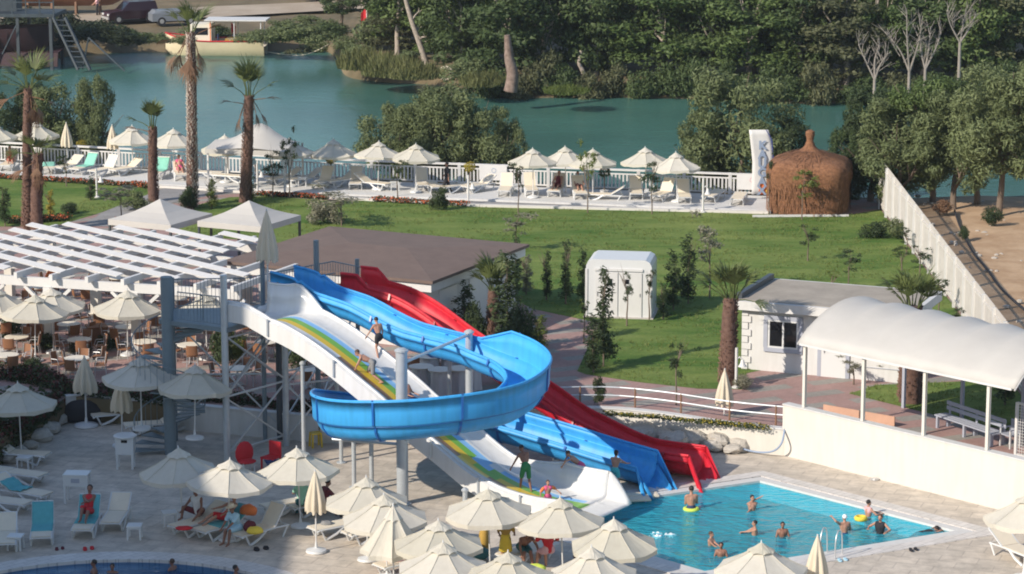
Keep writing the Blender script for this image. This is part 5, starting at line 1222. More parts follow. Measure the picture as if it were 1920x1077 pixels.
for kind, nvar in (('broad', 5), ('willow', 3), ('column', 3), ('sparse', 3), ('bush', 3), ('reed', 2)):
    for i in range(nvar):
        me = crown_unit(10 + i * 7 + len(kind), kind).build('crown', M['leaf_forest']); CROWN[kind, i] = me.data; bpy.data.objects.remove(me)
CM = {}
def crown_data(kind, i, m):
    k = (kind, i, m)
    if k not in CM:
        d = CROWN[kind, i].copy(); d.materials.clear(); d.materials.append(M[m]); CM[k] = d
    return CM[k]
def trunk_mb(h, r, q, forks=4, spread=.5, wob=.12, top=.6):
    mb = MB(); pts = []; n = 7
    for i in range(n): f = i / (n - 1); pts.append(Vector((wob * h * .3 * noise.noise(Vector((f * 2, q.random() * .01, r * 9))), wob * h * .3 * noise.noise(Vector((f * 2, 9, r * 9))), h * top * f - .15 * (i == 0))))
    mb.tube(pts, [r * (1.25 - .25 * min(1, i)) * (1 - .45 * i / (n - 1)) for i in range(n)], 8)
    for k in range(forks):
        a = q.uniform(0, 6.283); s = pts[q.randint(3, n - 1)]; e = s + Vector((math.cos(a) * spread * h * q.uniform(.3, .6), math.sin(a) * spread * h * q.uniform(.3, .6), h * q.uniform(.2, .42))); m_ = s.lerp(e, .5) + Vector((0, 0, -.03 * h))
        mb.tube([s, m_, e], [r * .5, r * .36, r * .12], 6)
        for _ in range(2):
            e2 = e + Vector((q.uniform(-.2, .2) * h, q.uniform(-.2, .2) * h, h * q.uniform(.02, .18))); mb.tube([m_, e2], [r * .25, r * .07], 5)
    return mb
TRK = {}
def tree(name, kind, var, loc, h, rad, m, label, cat='tree', group=None, z0=.0, tr=.06, tm='trunk', forks=4, rz=None, lean=0):
    t = empty(name, loc, rng.uniform(0, 6.283) if rz is None else rz, label, cat, group)
    if lean: t.rotation_euler[0] = lean
    key = (tm, var, forks)
    if key not in TRK:
        o = trunk_mb(1.0, .034, random.Random(var * 3 + forks), forks).build('trunk', M[tm], smooth='all'); TRK[key] = o.data; bpy.data.objects.remove(o)
    if tr:
        o = bpy.data.objects.new('trunk', TRK[key]); COL.objects.link(o); adopt(o, t); k = tr / .034; o.scale = (k, k, h)
        if kind in ('broad', 'willow'): o.scale = (max(k, rad * .9), max(k, rad * .9), h * (.78 if kind == 'willow' else 1))
    c = bpy.data.objects.new('crown' if tr else 'foliage', crown_data(kind, var, m)); COL.objects.link(c); adopt(c, t); c.location = (0, 0, h * z0); c.scale = (rad, rad, h * (1 - z0) / ASP[kind])
    return t
def sz(px, p): return px * ((p.y * math.cos(PITCH) + (CH - p.z) * math.sin(PITCH)) / FPX)
# far forest: three staggered rows and shrubs along the shore
fi = 0
for row, (dy, n, h0) in enumerate(((3.0, 17, 8.0), (8.5, 17, 10.0), (15.0, 15, 12.0))):
    for i in range(n):
        x = -9.5 + (50 + row * 3) * (i + .5 * (row % 2) + rng.uniform(-.25, .25)) / n
        if row == 0 and x < -4: continue
        Y = shoreY(x) + dy + rng.uniform(-1, 1.4); h = h0 * rng.uniform(.8, 1.15); p = far(x, Y)
        tree('forest_tree', 'broad', rng.randrange(5), p, h, rng.uniform(2.5, 3.7), rng.choice(['leaf_forest', 'leaf_forest', 'leaf_forest2', 'leaf_olive']), 'leafy tree, %s row of the far wood, %s from left' % (('front', 'middle', 'rear')[row], ords[i]), group='trees of the far bank wood', z0=(.06, .12, .15)[row], tr=.22, tm='trunk_pale'); fi += 1
for i in range(26):
    x = -3 + 45 * i / 26 + rng.uniform(-.6, .6); p = far(x, shoreY(x) + rng.uniform(-.5, .7)); p.z -= .3; h = rng.uniform(1.8, 3.8)
    tree('shore_bush', 'bush', i % 3, p, h, rng.uniform(1.3, 2.3), rng.choice(['leaf_forest', 'leaf_forest', 'leaf_olive']), 'low dark bush overhanging the far water edge, %s from the left' % ords[i], 'bush', 'bushes on the far shore', tr=0)
for i in range(14):                                        # behind the road on the left
    px = 500 + 52 * i / 3 if i > 10 else 40 + 60 * i; p = farpx(max(-50, px), 4 if i < 9 else 30)
    Y = p.y + 10 + (i % 3) * 3; tree('bank_tree', 'broad', i % 5, far(p.x, Y), rng.uniform(4, 6.5), rng.uniform(2, 3), 'leaf_forest', 'tree behind the sandy road on the far left bank, %s from the left' % ords[i], group='trees behind the sandy road', z0=.1, tr=.16)
p = farpx(640, 62); tree('bank_tree', 'broad', 2, p, 4.6, 1.7, 'leaf_forest', 'round bright green tree standing alone left of the red flag', z0=.25, tr=.16)
for i, (px, py, w_, h, m, k_, lab) in enumerate(((690, 128, 2.2, 2.4, 'reed', 'reed', 'tall pale reeds by the red flag'), (735, 140, 2.2, 2.2, 'reed', 'reed', 'tall green reeds left of the leaning trunk'), (668, 118, 1.7, 1.6, 'leaf_willow', 'bush', 'pale bush at the inlet corner'), (780, 145, 2.0, 1.8, 'reed', 'reed', 'reeds at the foot of the leaning trunk'), (870, 152, 2.0, 1.6, 'leaf_willow', 'bush', 'bush beside the pale tyre'), (905, 160, 1.6, 1.6, 'reed', 'reed', 'reeds left of the dead stump'), (1062, 174, 1.5, .8, 'leaf_light', 'reed', 'bright grass tuft over the orange earth on the far shore'),
        (700, 95, 2.4, 2.8, 'leaf_willow', 'bush', 'rounded olive bush behind the tall pale reeds'), (745, 100, 2.6, 3.4, 'leaf_olive', 'broad', 'small olive tree left of the leaning trunk'), (815, 108, 2.4, 4.6, 'leaf_forest2', 'broad', 'bright green tree right of the leaning trunk'), (850, 115, 2.4, 4.2, 'leaf_forest', 'broad', 'dark tree behind the thin pale trunk'), (725, 60, 2.4, 3.2, 'leaf_olive', 'bush', 'wide olive bush on the rise behind the reeds'), (790, 75, 2.8, 5.5, 'leaf_forest2', 'broad', 'tree with light leaves behind the leaning trunk'), (905, 120, 2.6, 6.0, 'leaf_forest2', 'broad', 'green tree left of the dead stump'), (760, 128, 1.5, 1.5, 'leaf_willow', 'bush', 'low pale bush among the reeds'), (650, 100, 1.4, 1.5, 'leaf_willow', 'bush', 'pale willow bush where the mooring rope ends'))):
    tree('reed_bed' if k_ == 'reed' else ('bank_bush' if k_ == 'bush' else 'bank_tree'), k_, i % 2, farpx(px, py), h, w_, m, lab, {'reed': 'reeds', 'bush': 'bush', 'broad': 'tree'}[k_], tr=.12 if k_ == 'broad' else 0, z0=.06 if k_ == 'broad' else 0)
for i, (px, py, w_, h, m) in enumerate(((510, 82, 2.2, 1.5, 'leaf_willow'), (550, 82, 2.4, 1.8, 'leaf_willow'), (590, 84, 2.0, 1.6, 'leaf_willow'), (470, 80, 1.6, 1.0, 'leaf_willow'), (615, 80, 1.8, 1.7, 'leaf_forest'), (300, 84, 1.5, 1.0, 'leaf_willow'), (265, 82, 1.6, 1.1, 'leaf_forest'), (215, 78, 2.2, 1.4, 'leaf_forest'), (175, 75, 2.2, 1.6, 'leaf_forest'), (140, 80, 1.8, 1.4, 'leaf_forest'), (345, 86, 1.2, .9, 'leaf_willow'), (540, 60, 1.8, 1.1, 'leaf_willow'), (600, 60, 1.8, 1.1, 'leaf_willow'), (575, 45, 1.5, .8, 'leaf_willow'), (120, 55, 1.5, 1.0, 'leaf_forest'))):
    tree('bank_bush', 'bush', i % 3, farpx(px, py), h, w_, m, 'green bush on the far left bank %s, %s in its row' % ('beside the tour boat' if px > 440 else 'right of the steel slipway', ords[i]), 'bush', 'bushes on the far left bank', tr=0)
# dead and leaning trunks
def limb(name, pts, rad, m, label, cat='dead tree', twigs=0, seed=1, tl=1.0):
    o = empty(name, pts[0], 0, label, cat); o0 = Vector(pts[0]); P = spline([Vector(p) - o0 for p in pts], 4); n = len(P)
    MB().tube(P, [rad[0] + (rad[1] - rad[0]) * i / (n - 1) for i in range(n)], 8).build('trunk', M[m], o, smooth='all')
    q = random.Random(seed)
    for k in range(twigs):
        s = P[q.randint(n // 3, n - 1)]; d = Vector((q.uniform(-1, 1), q.uniform(-.6, .6), q.uniform(.3, 1.2))).normalized(); e = s + d * tl * q.uniform(.5, 1); tb = MB().tube([s, s.lerp(e, .5) + Vector((0, 0, .08)), e], [rad[1] * .7, rad[1] * .45, rad[1] * .15], 5)
        for _ in range(3): f = s.lerp(e, q.uniform(.3, .9)); tb.tube([f, f + Vector((q.uniform(-1, 1), q.uniform(-.5, .5), q.uniform(.2, 1))).normalized() * tl * .45], [rad[1] * .3, rad[1] * .08], 4)
        tb.build('branch', M[m], o)
    return o
def up(px, py, Y): return AtY(px, py, Y)
p = farpx(957, 172); limb('broken_tree', [p, up(961, 140, p.y), up(955, 112, p.y), up(953, 90, p.y), up(951, 66, p.y)], (.46, .20), 'stump', 'thick broken dead trunk standing at the far water edge')
p = farpx(800, 122); limb('leaning_trunk', [p, up(788, 85, p.y), up(772, 40, p.y), up(758, -10, p.y)], (.24, .15), 'trunk_pale', 'pale leaning trunk above the reeds', twigs=3)
p = farpx(868, 118); limb('pale_trunk', [p, up(870, 90, p.y), up(866, 55, p.y)], (.16, .08), 'dead', 'thin pale bare trunk behind the hanging tyre')
p = farpx(1100, 150); limb('bent_trunk', [p, up(1090, 128, p.y), up(1086, 118, p.y), up(1090, 95, p.y)], (.18, .12), 'trunk_pale', 'bent pale trunk leaning over the far water')
for px, py, tops, lab in ((1705, 135, ((1660, 60), (1700, 20), (1730, 30)), 'bare grey branching tree, tallest of the dead trees in the wood'), (1640, 150, ((1610, 85), (1650, 80), (1665, 100)), 'bare grey tree left of the tall dead one'), (1800, 80, ((1775, 20), (1815, 10), (1830, 25)), 'bare grey tree above the right bank trees'), (1735, 130, ((1745, 50), (1725, 70), (1765, 60)), 'bare grey tree right behind the tall dead one')):
    Y = 184.5; b = AtY(px, py, Y); t = empty('dead_tree', (b.x, b.y, fz(1) - .2), 0, lab, 'tree', 'bare trees in the far wood'); bo = t.location
    MB().tube([(0, 0, 0), b - bo], [.13, .10], 7).build('trunk', M['bare'], t)
    q = random.Random(px)
    for tx, ty in tops:
        e = AtY(tx, ty, Y + q.uniform(-.8, .8)) - bo; s = b - bo; mid = s.lerp(e, .5) + Vector((q.uniform(-.2, .2), 0, .1)); br = MB().tube(spline([s, mid, e], 4), [.075 - .055 * i / 8 for i in range(9)], 6)
        for k in range(13):
            f = s.lerp(e, q.uniform(.2, 1)); g_2 = f + Vector((q.uniform(-.8, .8), q.uniform(-.6, .6), q.uniform(.4, 1.2))).normalized() * q.uniform(.4, 1.2); br.tube([f, g_2], [.028, .012], 4); br.tube([f.lerp(g_2, .5), g_2 + Vector((q.uniform(-.5, .5), 0, q.uniform(-.1, .3)))], [.014, .006], 4)
        br.build('branch', M['bare'], t)
# near bank trees
for px, by, ty, rp_, m, lab, v in [(a + (i % 3,)) for i, a in enumerate(((735, 335, 188, 68, 'leaf_willow', 'pale olive willow at the left of the clump behind the fence'), (832, 335, 158, 80, 'leaf_willow', 'tallest olive willow in the clump behind the fence'), (905, 335, 178, 70, 'leaf_willow', 'olive willow in the right of the clump behind the fence'), (955, 338, 215, 38, 'leaf_willow', 'small willow at the right end of the clump behind the fence'), (790, 336, 190, 60, 'leaf_willow', 'willow in the middle of the clump behind the fence'),
                               (1392, 345, 115, 112, 'leaf_willow', 'large round willow behind the feather banner'), (1470, 350, 215, 60, 'leaf_shrub', 'darker low tree behind the thatched hut top'), (1320, 345, 205, 52, 'leaf_willow', 'low willow edge left of the large round willow'),
                               (30, 300, 150, 80, 'leaf_shrub', 'dark tree behind the fence at the left edge'), (110, 300, 150, 75, 'leaf_willow', 'green tree behind the fence between the left palms'), (180, 302, 140, 40, 'leaf_willow', 'slim green tree behind the fence right of the left palms'), (150, 302, 215, 55, 'leaf_willow', 'low green tree behind the fence by the folded parasol'), (70, 300, 200, 60, 'leaf_shrub', 'dark low tree behind the left palms')))]:
    p = G(px, by, ZT); p.y = fy(p.x) + 3.4; p.x = (px - 960) / FPX * (p.y * math.cos(PITCH) + 24 * math.sin(PITCH)); p.z = 0
    top_ = AtY(px, ty, p.y); tree('bank_willow', 'willow', v, p, top_.z, sz(rp_, p), m, lab, z0=.02, tr=.14, forks=6)
for px, by, ty, rp_, z0, m, v, lab in ((1688, 392, 172, 98, .20, 'leaf_willow', 0, 'wide olive tree overhanging the top of the picket fence'), (1790, 398, 165, 88, .22, 'leaf_willow', 1, 'olive tree right of the picket fence with a thin slanting trunk'), (1872, 412, 92, 112, .30, 'leaf_willow', 2, 'tall olive tree at the right edge with two dark trunks'), (1635, 378, 165, 72, .12, 'leaf_shrub', 1, 'darker low tree behind the end of the picket fence'), (1945, 420, 100, 105, .32, 'leaf_willow', 0, 'olive tree cut by the right edge'), (1745, 386, 128, 92, .25, 'leaf_forest2', 2, 'dark leafy tree between the two olive trees on the right bank'), (1830, 390, 140, 95, .3, 'leaf_forest', 1, 'deep green tree behind the olive trees on the right bank'), (1590, 372, 232, 48, .05, 'leaf_forest', 0, 'low dark green tree just right of the thatched hut')):
    p = G(px, by, ZT); p.z = ZT - .5; top_ = AtY(px, ty, p.y); tree('bank_willow', 'willow', v, p, top_.z - p.z, sz(rp_, p), m, lab, z0=z0, tr=.2, forks=6)
# lawn shrubs and saplings: (px, base y, top y, half width px, kind, material, label)
SHR = [(1025, 563, 470, 12, 'column', 'leaf_shrub', 'slim column shrub on the lawn left of the middle one'), (1060, 571, 450, 14, 'column', 'leaf_shrub', 'tallest slim column shrub left of the white cabin'), (1093, 566, 466, 13, 'column', 'leaf_shrub', 'slim column shrub nearest the white cabin'), (987, 553, 478, 14, 'column', 'leaf_grey', 'reddish column shrub right of the palm'),
       (1131, 688, 500, 24, 'column', 'leaf_shrub', 'thick tall column shrub in front of the white cabin at left'), (1112, 700, 590, 20, 'column', 'leaf_shrub', 'low column shrub at the path corner'), (1176, 612, 500, 12, 'sparse', 'leaf_shrub', 'thin climber shrub in front of the cabin doors'), (1217, 600, 505, 11, 'sparse', 'leaf_shrub', 'thin shrub before the right cabin door'), (1262, 582, 470, 18, 'column', 'leaf_shrub', 'column shrub close behind the cabin right side'), (1290, 570, 440, 22, 'column', 'leaf_shrub', 'broad column shrub right of the cabin'), (1244, 600, 530, 12, 'column', 'leaf_shrub', 'small column shrub at the cabin right corner'),
       (870, 640, 530, 26, 'column', 'leaf_shrub', 'dark column shrub against the pavilion wall'), (895, 655, 560, 24, 'bush', 'leaf_shrub', 'dark bush left of the palm by the pavilion'), (952, 660, 470, 34, 'column', 'leaf_shrub', 'large dark column shrub right of the palm by the pavilion'), (975, 680, 555, 36, 'bush', 'leaf_shrub', 'dark bush in shade behind the red slide'), (1012, 658, 590, 18, 'column', 'leaf_light', 'bright green shrub on the path corner'), (940, 720, 640, 40, 'bush', 'leaf_shrub', 'dark low bush beside the loop slide'), (965, 560, 440, 14, 'column', 'leaf_shrub', 'column shrub at the pavilion rear corner'),
       (1515, 490, 416, 21, 'sparse', 'leaf_shrub', 'loose grey green sapling in the middle of the right lawn'), (1590, 546, 470, 24, 'sparse', 'leaf_shrub', 'clipped cloud shrub behind the hut roof'), (1330, 560, 400, 34, 'sparse', 'leaf_grey', 'thin grey sapling left of the hut palm'), (1267, 760, 630, 16, 'sparse', 'leaf_shrub', 'thin sapling by the pavement in front of the cabin'), (968, 470, 398, 36, 'sparse', 'leaf_grey', 'pinkish grey sapling behind the pavilion roof'), (1560, 545, 500, 12, 'sparse', 'leaf_light', 'small light shrub behind the hut roof'),
       (1640, 447, 412, 28, 'bush', 'leaf_shrub', 'low spreading bush on the right lawn'), (1680, 448, 405, 24, 'bush', 'leaf_willow', 'pale bush by the picket fence far end'), (1690, 508, 455, 18, 'sparse', 'leaf_shrub', 'small shrub at the lawn edge by the picket fence'), (1725, 520, 455, 20, 'sparse', 'leaf_shrub', 'shrub against the picket fence middle'), (1700, 480, 425, 16, 'sparse', 'leaf_shrub', 'small shrub against the picket fence far half'), (1760, 590, 510, 18, 'sparse', 'leaf_shrub', 'shrub against the picket fence near half'), (1650, 395, 330, 18, 'sparse', 'leaf_shrub', 'shrub at the far end of the picket fence'), (1800, 640, 575, 14, 'sparse', 'leaf_shrub', 'small shrub by the picket fence over the canopy'), (1885, 760, 640, 22, 'column', 'leaf_shrub', 'green shrub behind the bench at the picket fence'), (1905, 730, 640, 16, 'sparse', 'leaf_light', 'thin light shrub at the fence behind the gate'),
       (1503, 413, 322, 30, 'sparse', 'leaf_light', 'green sapling in front of the thatched hut'), (640, 425, 352, 55, 'sparse', 'leaf_grey', 'large pale grey shrub on the lawn behind the brown roof'), (610, 420, 370, 34, 'bush', 'leaf_grey', 'pale grey bush left of the large one'), (228, 410, 345, 44, 'sparse', 'leaf_grey', 'olive grey sapling by the light path'), (255, 395, 355, 28, 'bush', 'leaf_willow', 'olive bush beside the light path'),
       (95, 412, 356, 10, 'column', 'leaf_yellow', 'small golden cypress on the side lawn'), (10, 425, 350, 16, 'column', 'leaf_shrub', 'dark cypress at the left edge of the side lawn'), (170, 376, 332, 11, 'column', 'leaf_shrub', 'small dark cypress behind the bell lamp'), (397, 392, 334, 13, 'column', 'leaf_light', 'bright green cypress between the tall palms'), (132, 402, 378, 20, 'bush', 'leaf_shrub', 'low dark bush on the side lawn near the pergola'), (472, 378, 315, 11, 'column', 'leaf_light', 'green cypress right behind the dark palm trunk'), (350, 392, 345, 18, 'bush', 'leaf_shrub', 'low bush at the tall palm foot'),
       (125, 350, 290, 18, 'sparse', 'leaf_shrub', 'small shrub at the walk edge left of the mint towel'), (543, 372, 240, 16, 'sparse', 'leaf_shrub', 'thin young tree at the walk edge with its crown over the parasols'), (512, 372, 275, 22, 'sparse', 'leaf_shrub', 'young tree with spreading green fronds by the dark palm'), (745, 372, 300, 18, 'sparse', 'leaf_shrub', 'young tree by the fence at the red flower pot'), (1102, 400, 262, 18, 'sparse', 'leaf_light', 'bare thin young tree in front of the parasol trio'), (1222, 402, 292, 22, 'sparse', 'leaf_shrub', 'young tree in front of the right parasol pair'), (972, 402, 305, 16, 'sparse', 'leaf_shrub', 'young tree by the right willow end'), (1442, 402, 282, 9, 'sparse', 'leaf_shrub', 'young tree crossing the top of the banner'), (822, 395, 345, 18, 'bush', 'leaf_shrub', 'green bush at the walk edge by the walking man'),
       (1395, 730, 700, 20, 'bush', 'leaf_grey', 'dry low bush at the hut corner'), (1600, 722, 670, 26, 'sparse', 'leaf_grey', 'dry twiggy shrub before the hut wall'), (1660, 712, 665, 22, 'sparse', 'leaf_grey', 'sparse twig shrub against the hut wall'), (1095, 640, 560, 14, 'sparse', 'leaf_light', 'light shrub at the path edge'), (1125, 760, 700, 14, 'bush', 'leaf_shrub', 'low bush at the pavement corner below the column shrub'),
       (20, 640, 570, 26, 'bush', 'leaf_shrub', 'green bush among the left cafe tables'), (60, 700, 668, 30, 'bush', 'leaf_shrub', 'low bush at the terrace front left'), (90, 655, 622, 30, 'bush', 'leaf_shrub', 'green planting between the left cafe tables'), (205, 655, 625, 30, 'bush', 'leaf_shrub', 'green planting in the middle of the cafe'), (150, 665, 640, 24, 'bush', 'leaf_shrub', 'green planting beside the cafe parasol base'), (415, 690, 590, 26, 'bush', 'leaf_shrub', 'green bush behind the tower platform'), (440, 680, 625, 24, 'bush', 'leaf_light', 'light green bush behind the tower legs'), (560, 690, 630, 40, 'bush', 'leaf_shrub', 'dark bush behind the white slide underside'), (610, 690, 640, 30, 'bush', 'leaf_shrub', 'dark bush right of the white slide post')]
for i, (px, by, ty, hw_, kind, m, lab) in enumerate(SHR):
    p = G(px, by, ZT); hgt = max(.5, AtY(px, ty, p.y).z - ZT)
    tree('shrub' if kind in ('bush', 'column') else 'sapling', kind, i % 3, p, hgt, sz(hw_, p) * 1.25, m, lab, 'shrub' if kind != 'sparse' else 'sapling', z0=.02 if kind == 'bush' else (.10 if kind == 'column' else .38), tr=0 if kind == 'bush' else .035, forks=3)
for px, ty, by, lab in ((154, 262, 312, 'yellow clipped ball topiary by the fence near the left folded parasols'), (621, 288, 345, 'half yellow clipped ball topiary by the fence left of the willow clump'), (881, 303, 365, 'yellow clipped ball topiary by the fence right of the walking man'), (1133, 313, 372, 'dark green clipped ball topiary by the fence under the parasol trio')):
    p = G(px, by, ZT); p.z = ZT + .1; tz = AtY(px, ty, p.y).z - p.z; t = empty('ball_topiary', p, 0, lab, 'topiary', 'ball topiaries by the fence'); MB().tube([(0, 0, 0), (0, 0, tz - .4)], .03, 6).build('stem', M['trunk'], t); MB().lathe([(.18, 0), (.22, .3), (.24, .32)], n=14).build('pot', M['white'], t)
    leaves(random.Random(px), [((0, 0, tz - .28), (.28, .28, .27))], 700, .09, 0, .8).build('crown', M['leaf_yellow' if px < 1000 else 'leaf_shrub'], t)
# palms
def frond(q, L, dead, fan=1.0):
    mb = MB(); pet = L * .45; n = 15
    P = [Vector((0, 0, 0)), Vector((pet * .5, 0, pet * (.06 if not dead else .02))), Vector((pet, 0, 0))]; mb.tube(P, [.028, .022, .018], 5); n = 19
    for i in range(n):
        a = (-1 + 2 * i / (n - 1)) * 1.15 * fan; l = (L - pet) * (1.1 - .35 * abs(a) / 1.15) * q.uniform(.7, 1.15); a += q.uniform(-.05, .05); d = Vector((math.cos(a), math.sin(a), 0)); s = Vector((-d.y, d.x, 0)) * (.030 if not dead else .022); b = P[2]; m_ = b + d * l * .6 + Vector((0, 0, .03 * (i % 2) - .02 * l)); e = b + d * l + Vector((0, 0, -.28 * l * q.uniform(.4, 1.2)))
        mb.quad([b - s * .3, m_ - s, e, m_ + s, b + s * .3])
    return mb
def palm(bx, by, tx, ty, r, fr, label, seed):
    q = random.Random(seed); p = G(bx, by, ZT); tp = AtY(tx, ty, p.y) - p; t = empty('palm_tree', p, 0, label, 'palm tree'); n = 22; pts = []
    for i in range(n): f = i / (n - 1); pts.append(Vector((tp.x * f + .05 * math.sin(f * 5 + seed), .05 * math.cos(f * 4 + seed), tp.z * f)))
    rad = [r * (1.22 - .35 * i / (n - 1)) * (1 + .05 * math.sin(i * 2.7)) for i in range(n)]
    MB().tube(pts, rad, 12).build('trunk', M['palm_trunk'], t, smooth='all')
    bt_ = MB(); k = 0; z = .1
    while z < tp.z - .05:
        f = z / tp.z; c = Vector((tp.x * f, 0, z)); rr = r * (1.22 - .35 * f); a = k * 2.4 + q.uniform(-.2, .2); d = Vector((math.cos(a), math.sin(a), 0)); s = Vector((-d.y, d.x, 0)) * q.uniform(.025, .055); o_ = q.uniform(.02, .10)
        b0 = c + d * rr * .95; e = c + d * (rr + o_) + Vector((0, 0, q.uniform(.08, .18))); bt_.quad([b0 - s, b0 + s, e + s * .6, e - s * .6]); bt_.quad([b0 + s, b0 + s + Vector((0, 0, .1)), e + s * .6])
        z += .017 / (r / .16) ; k += 1
    bt_.build('leaf_base', M['palm_boot' if seed == 4 else 'palm_boot_red'], t)['kind'] = 'stuff'
    for az, el, L, dead in fr:
        o = frond(q, L, dead, .85 if el > 50 else (.55 if dead else .95)).build('frond', M['palm_dead' if dead else 'palm_leaf'], t)
        off = Vector((math.cos(R(az)), math.sin(R(az)), 0)) * r * .7
        o.location = Vector((tp.x, 0, tp.z - (.25 if dead else .05) * (1 if not dead else q.uniform(.5, 2)))) + off; o.rotation_euler = (q.uniform(-.3, .3), -R(el), R(az))
    return t
def tuft(q, n, L, el0=62, el1=88): return [(i * 360 / n * 1.0 + q.uniform(-20, 20), q.uniform(el0, el1), L * q.uniform(.8, 1.1), False) for i in range(n)]
q = random.Random(5)
def dn(n, L): return [(q.uniform(0, 360), q.uniform(-88, -62), L * q.uniform(.8, 1.1), True) for _ in range(n)]
palm(50, 432, 53, 165, .20, tuft(q, 9, 1.9, 35, 82) + [(170, 15, 1.9, False), (10, 30, 1.7, False), (200, -20, 1.9, True), (-20, -10, 1.6, True)] + dn(4, 1.6), 'tall dark palm at the left, taller of the crossing pair', 1)
palm(68, 436, 71, 288, .24, tuft(q, 6, 1.3, 20, 75) + [(180, 5, 1.7, False), (200, -30, 1.5, True)] + dn(3, 1.5), 'shorter palm with scaly trunk in front of the tall dark one', 2)
palm(288, 378, 286, 238, .21, tuft(q, 7, 1.5, 78, 90) + [(175, 28, 1.6, False), (172, 12, 1.5, True)], 'short tied palm behind the gazebo with one side frond', 3)
palm(362, 388, 357, 60, .23, tuft(q, 9, 1.9, 45, 85) + [(170, -15, 1.9, True), (190, -50, 2.0, True), (0, 25, 1.8, True), (150, -60, 2.2, True)] + dn(6, 2.3), 'tallest palm with a white flecked trunk and hanging brown fronds', 4)
palm(460, 380, 467, 180, .24, tuft(q, 9, 2.0, 66, 88) + [(178, 40, 1.7, False), (5, 35, 1.8, False), (180, 10, 1.5, True), (0, 8, 1.5, True), (170, -68, 2.1, True), (200, -70, 1.9, True), (10, -60, 1.8, True), (-20, -75, 1.7, True)], 'dark palm with drooping brown fronds before the river marquee', 5)
palm(920, 640, 927, 545, .22, tuft(q, 16, 1.5, 42, 86), 'bushy palm in front of the pavilion wall', 6)
palm(1362, 724, 1371, 560, .27, tuft(q, 12, 1.65, 50, 84) + [(185, 38, 1.7, False), (-5, -5, 1.5, False), (170, 48, 1.7, False)], 'stout palm at the left corner of the hut', 7)
palm(1705, 754, 1712, 575, .36, tuft(q, 15, 1.5, 38, 84), 'thick low palm behind the canopy with its crown over the vault', 8)
# flower beds and hedge
def bed(name, pxs, wpx, h, m, n, label, z=ZT, cat='flower bed', ls=.11):
    P = [G(x, y, z) for x, y in pxs]; q = random.Random(n); mb = MB(); L = sum((b - a).length for a, b in zip(P, P[1:]))
    for a, b in zip(P, P[1:]):
        for _ in range(int(n * (b - a).length / L)):
            p = a.lerp(b, q.random()) + Vector((q.gauss(0, .1), q.uniform(-.5, .5) * wpx, 0)); zz = q.random() * h * (.6 + .4 * noise.noise(p * .9)); d = Vector((q.gauss(0, 1), q.gauss(0, 1), q.gauss(0, .6))).normalized(); e = d.cross(Vector((q.gauss(0, 1), q.gauss(0, 1), 1))).normalized(); p.z = z + zz
            mb.quad([p - d * ls * .5, p + e * ls * .4, p + d * ls * .5, p - e * ls * .4], 1 if q.random() < .45 and zz > h * .25 else 0)
    return tag(mb.build(name, [M['leaf_shrub'], M[m]]), label, cat, kind=None)
bed('flower_bed', [(-20, 333), (120, 342), (260, 350), (278, 354)], .7, .4, 'flower', 3600, 'red flower bed along the walk on the side lawn')
bed('flower_bed', [(480, 366), (560, 370), (612, 374)], .7, .35, 'flower', 1500, 'red flower bed between the dark palm and the grey shrub')
bed('flower_bed', [(700, 377), (800, 383), (880, 386)], .7, .35, 'flower', 2200, 'red flower bed at the walk edge by the walking man')
bed('flower_bed', [(20, 418), (80, 416), (130, 412)], 1.0, .5, 'flower', 1600, 'red flowers behind the left end of the pergola')
bed('flower_bed', [(210, 424), (290, 420)], .8, .5, 'flower', 900, 'red flowers beside the gazebo legs')
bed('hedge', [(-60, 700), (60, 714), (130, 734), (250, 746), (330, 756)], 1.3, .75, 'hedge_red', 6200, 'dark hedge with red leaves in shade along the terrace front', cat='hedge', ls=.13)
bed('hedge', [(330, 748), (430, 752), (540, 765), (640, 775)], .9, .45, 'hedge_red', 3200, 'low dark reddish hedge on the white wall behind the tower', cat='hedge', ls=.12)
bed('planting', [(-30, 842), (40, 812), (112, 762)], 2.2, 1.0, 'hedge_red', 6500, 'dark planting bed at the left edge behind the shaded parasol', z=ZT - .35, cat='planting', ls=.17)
bed('planting', [(1135, 778), (1220, 784), (1340, 796), (1440, 806)], .35, .22, 'leaf_yellow', 2200, 'strip of yellow and green ground cover under the steel railing', cat='planting', ls=.08)

q = random.Random(77); rb2 = MB()
for i in range(420):
    x = 19.4 + 34 * q.random() ** 1.5; y = q.uniform(96, 141); s = q.uniform(.04, .16); c = Vector((x, y, ZT + .15 + .1 * q.random())); rb2.ball(c, (s * q.uniform(.8, 1.5), s, s * .6), 6)
tag(rb2.build('rubble', M['rock']), 'loose stones scattered over the bare ground right of the picket fence', 'stones', kind='stuff')
tag(MB().tube(spline([G(x, y, ZT + .3) for x, y in ((1790, 395), (1800, 425), (1822, 470), (1850, 505), (1880, 545), (1925, 585))], 5), .05, 6).build('cable', M['cloth_black']), 'dark cable lying across the bare ground beyond the picket fence', 'cable')
for px, by, ty, hw_, m, lab in ((1770, 402, 372, 26, 'palm_dead', 'dry reddish brush at the river end of the bare ground'), (1808, 452, 420, 14, 'leaf_shrub', 'small green weed on the bare ground beside the cable'), (1860, 425, 385, 26, 'leaf_shrub', 'dark weeds under the two dark trunks'), (1690, 400, 370, 20, 'leaf_shrub', 'weeds behind the far end of the picket fence')):
    p = G(px, by, ZT + .2); tree('weed', 'bush', 1, p, AtY(px, ty, p.y).z - p.z, sz(hw_, p), m, lab, 'weeds', tr=0)
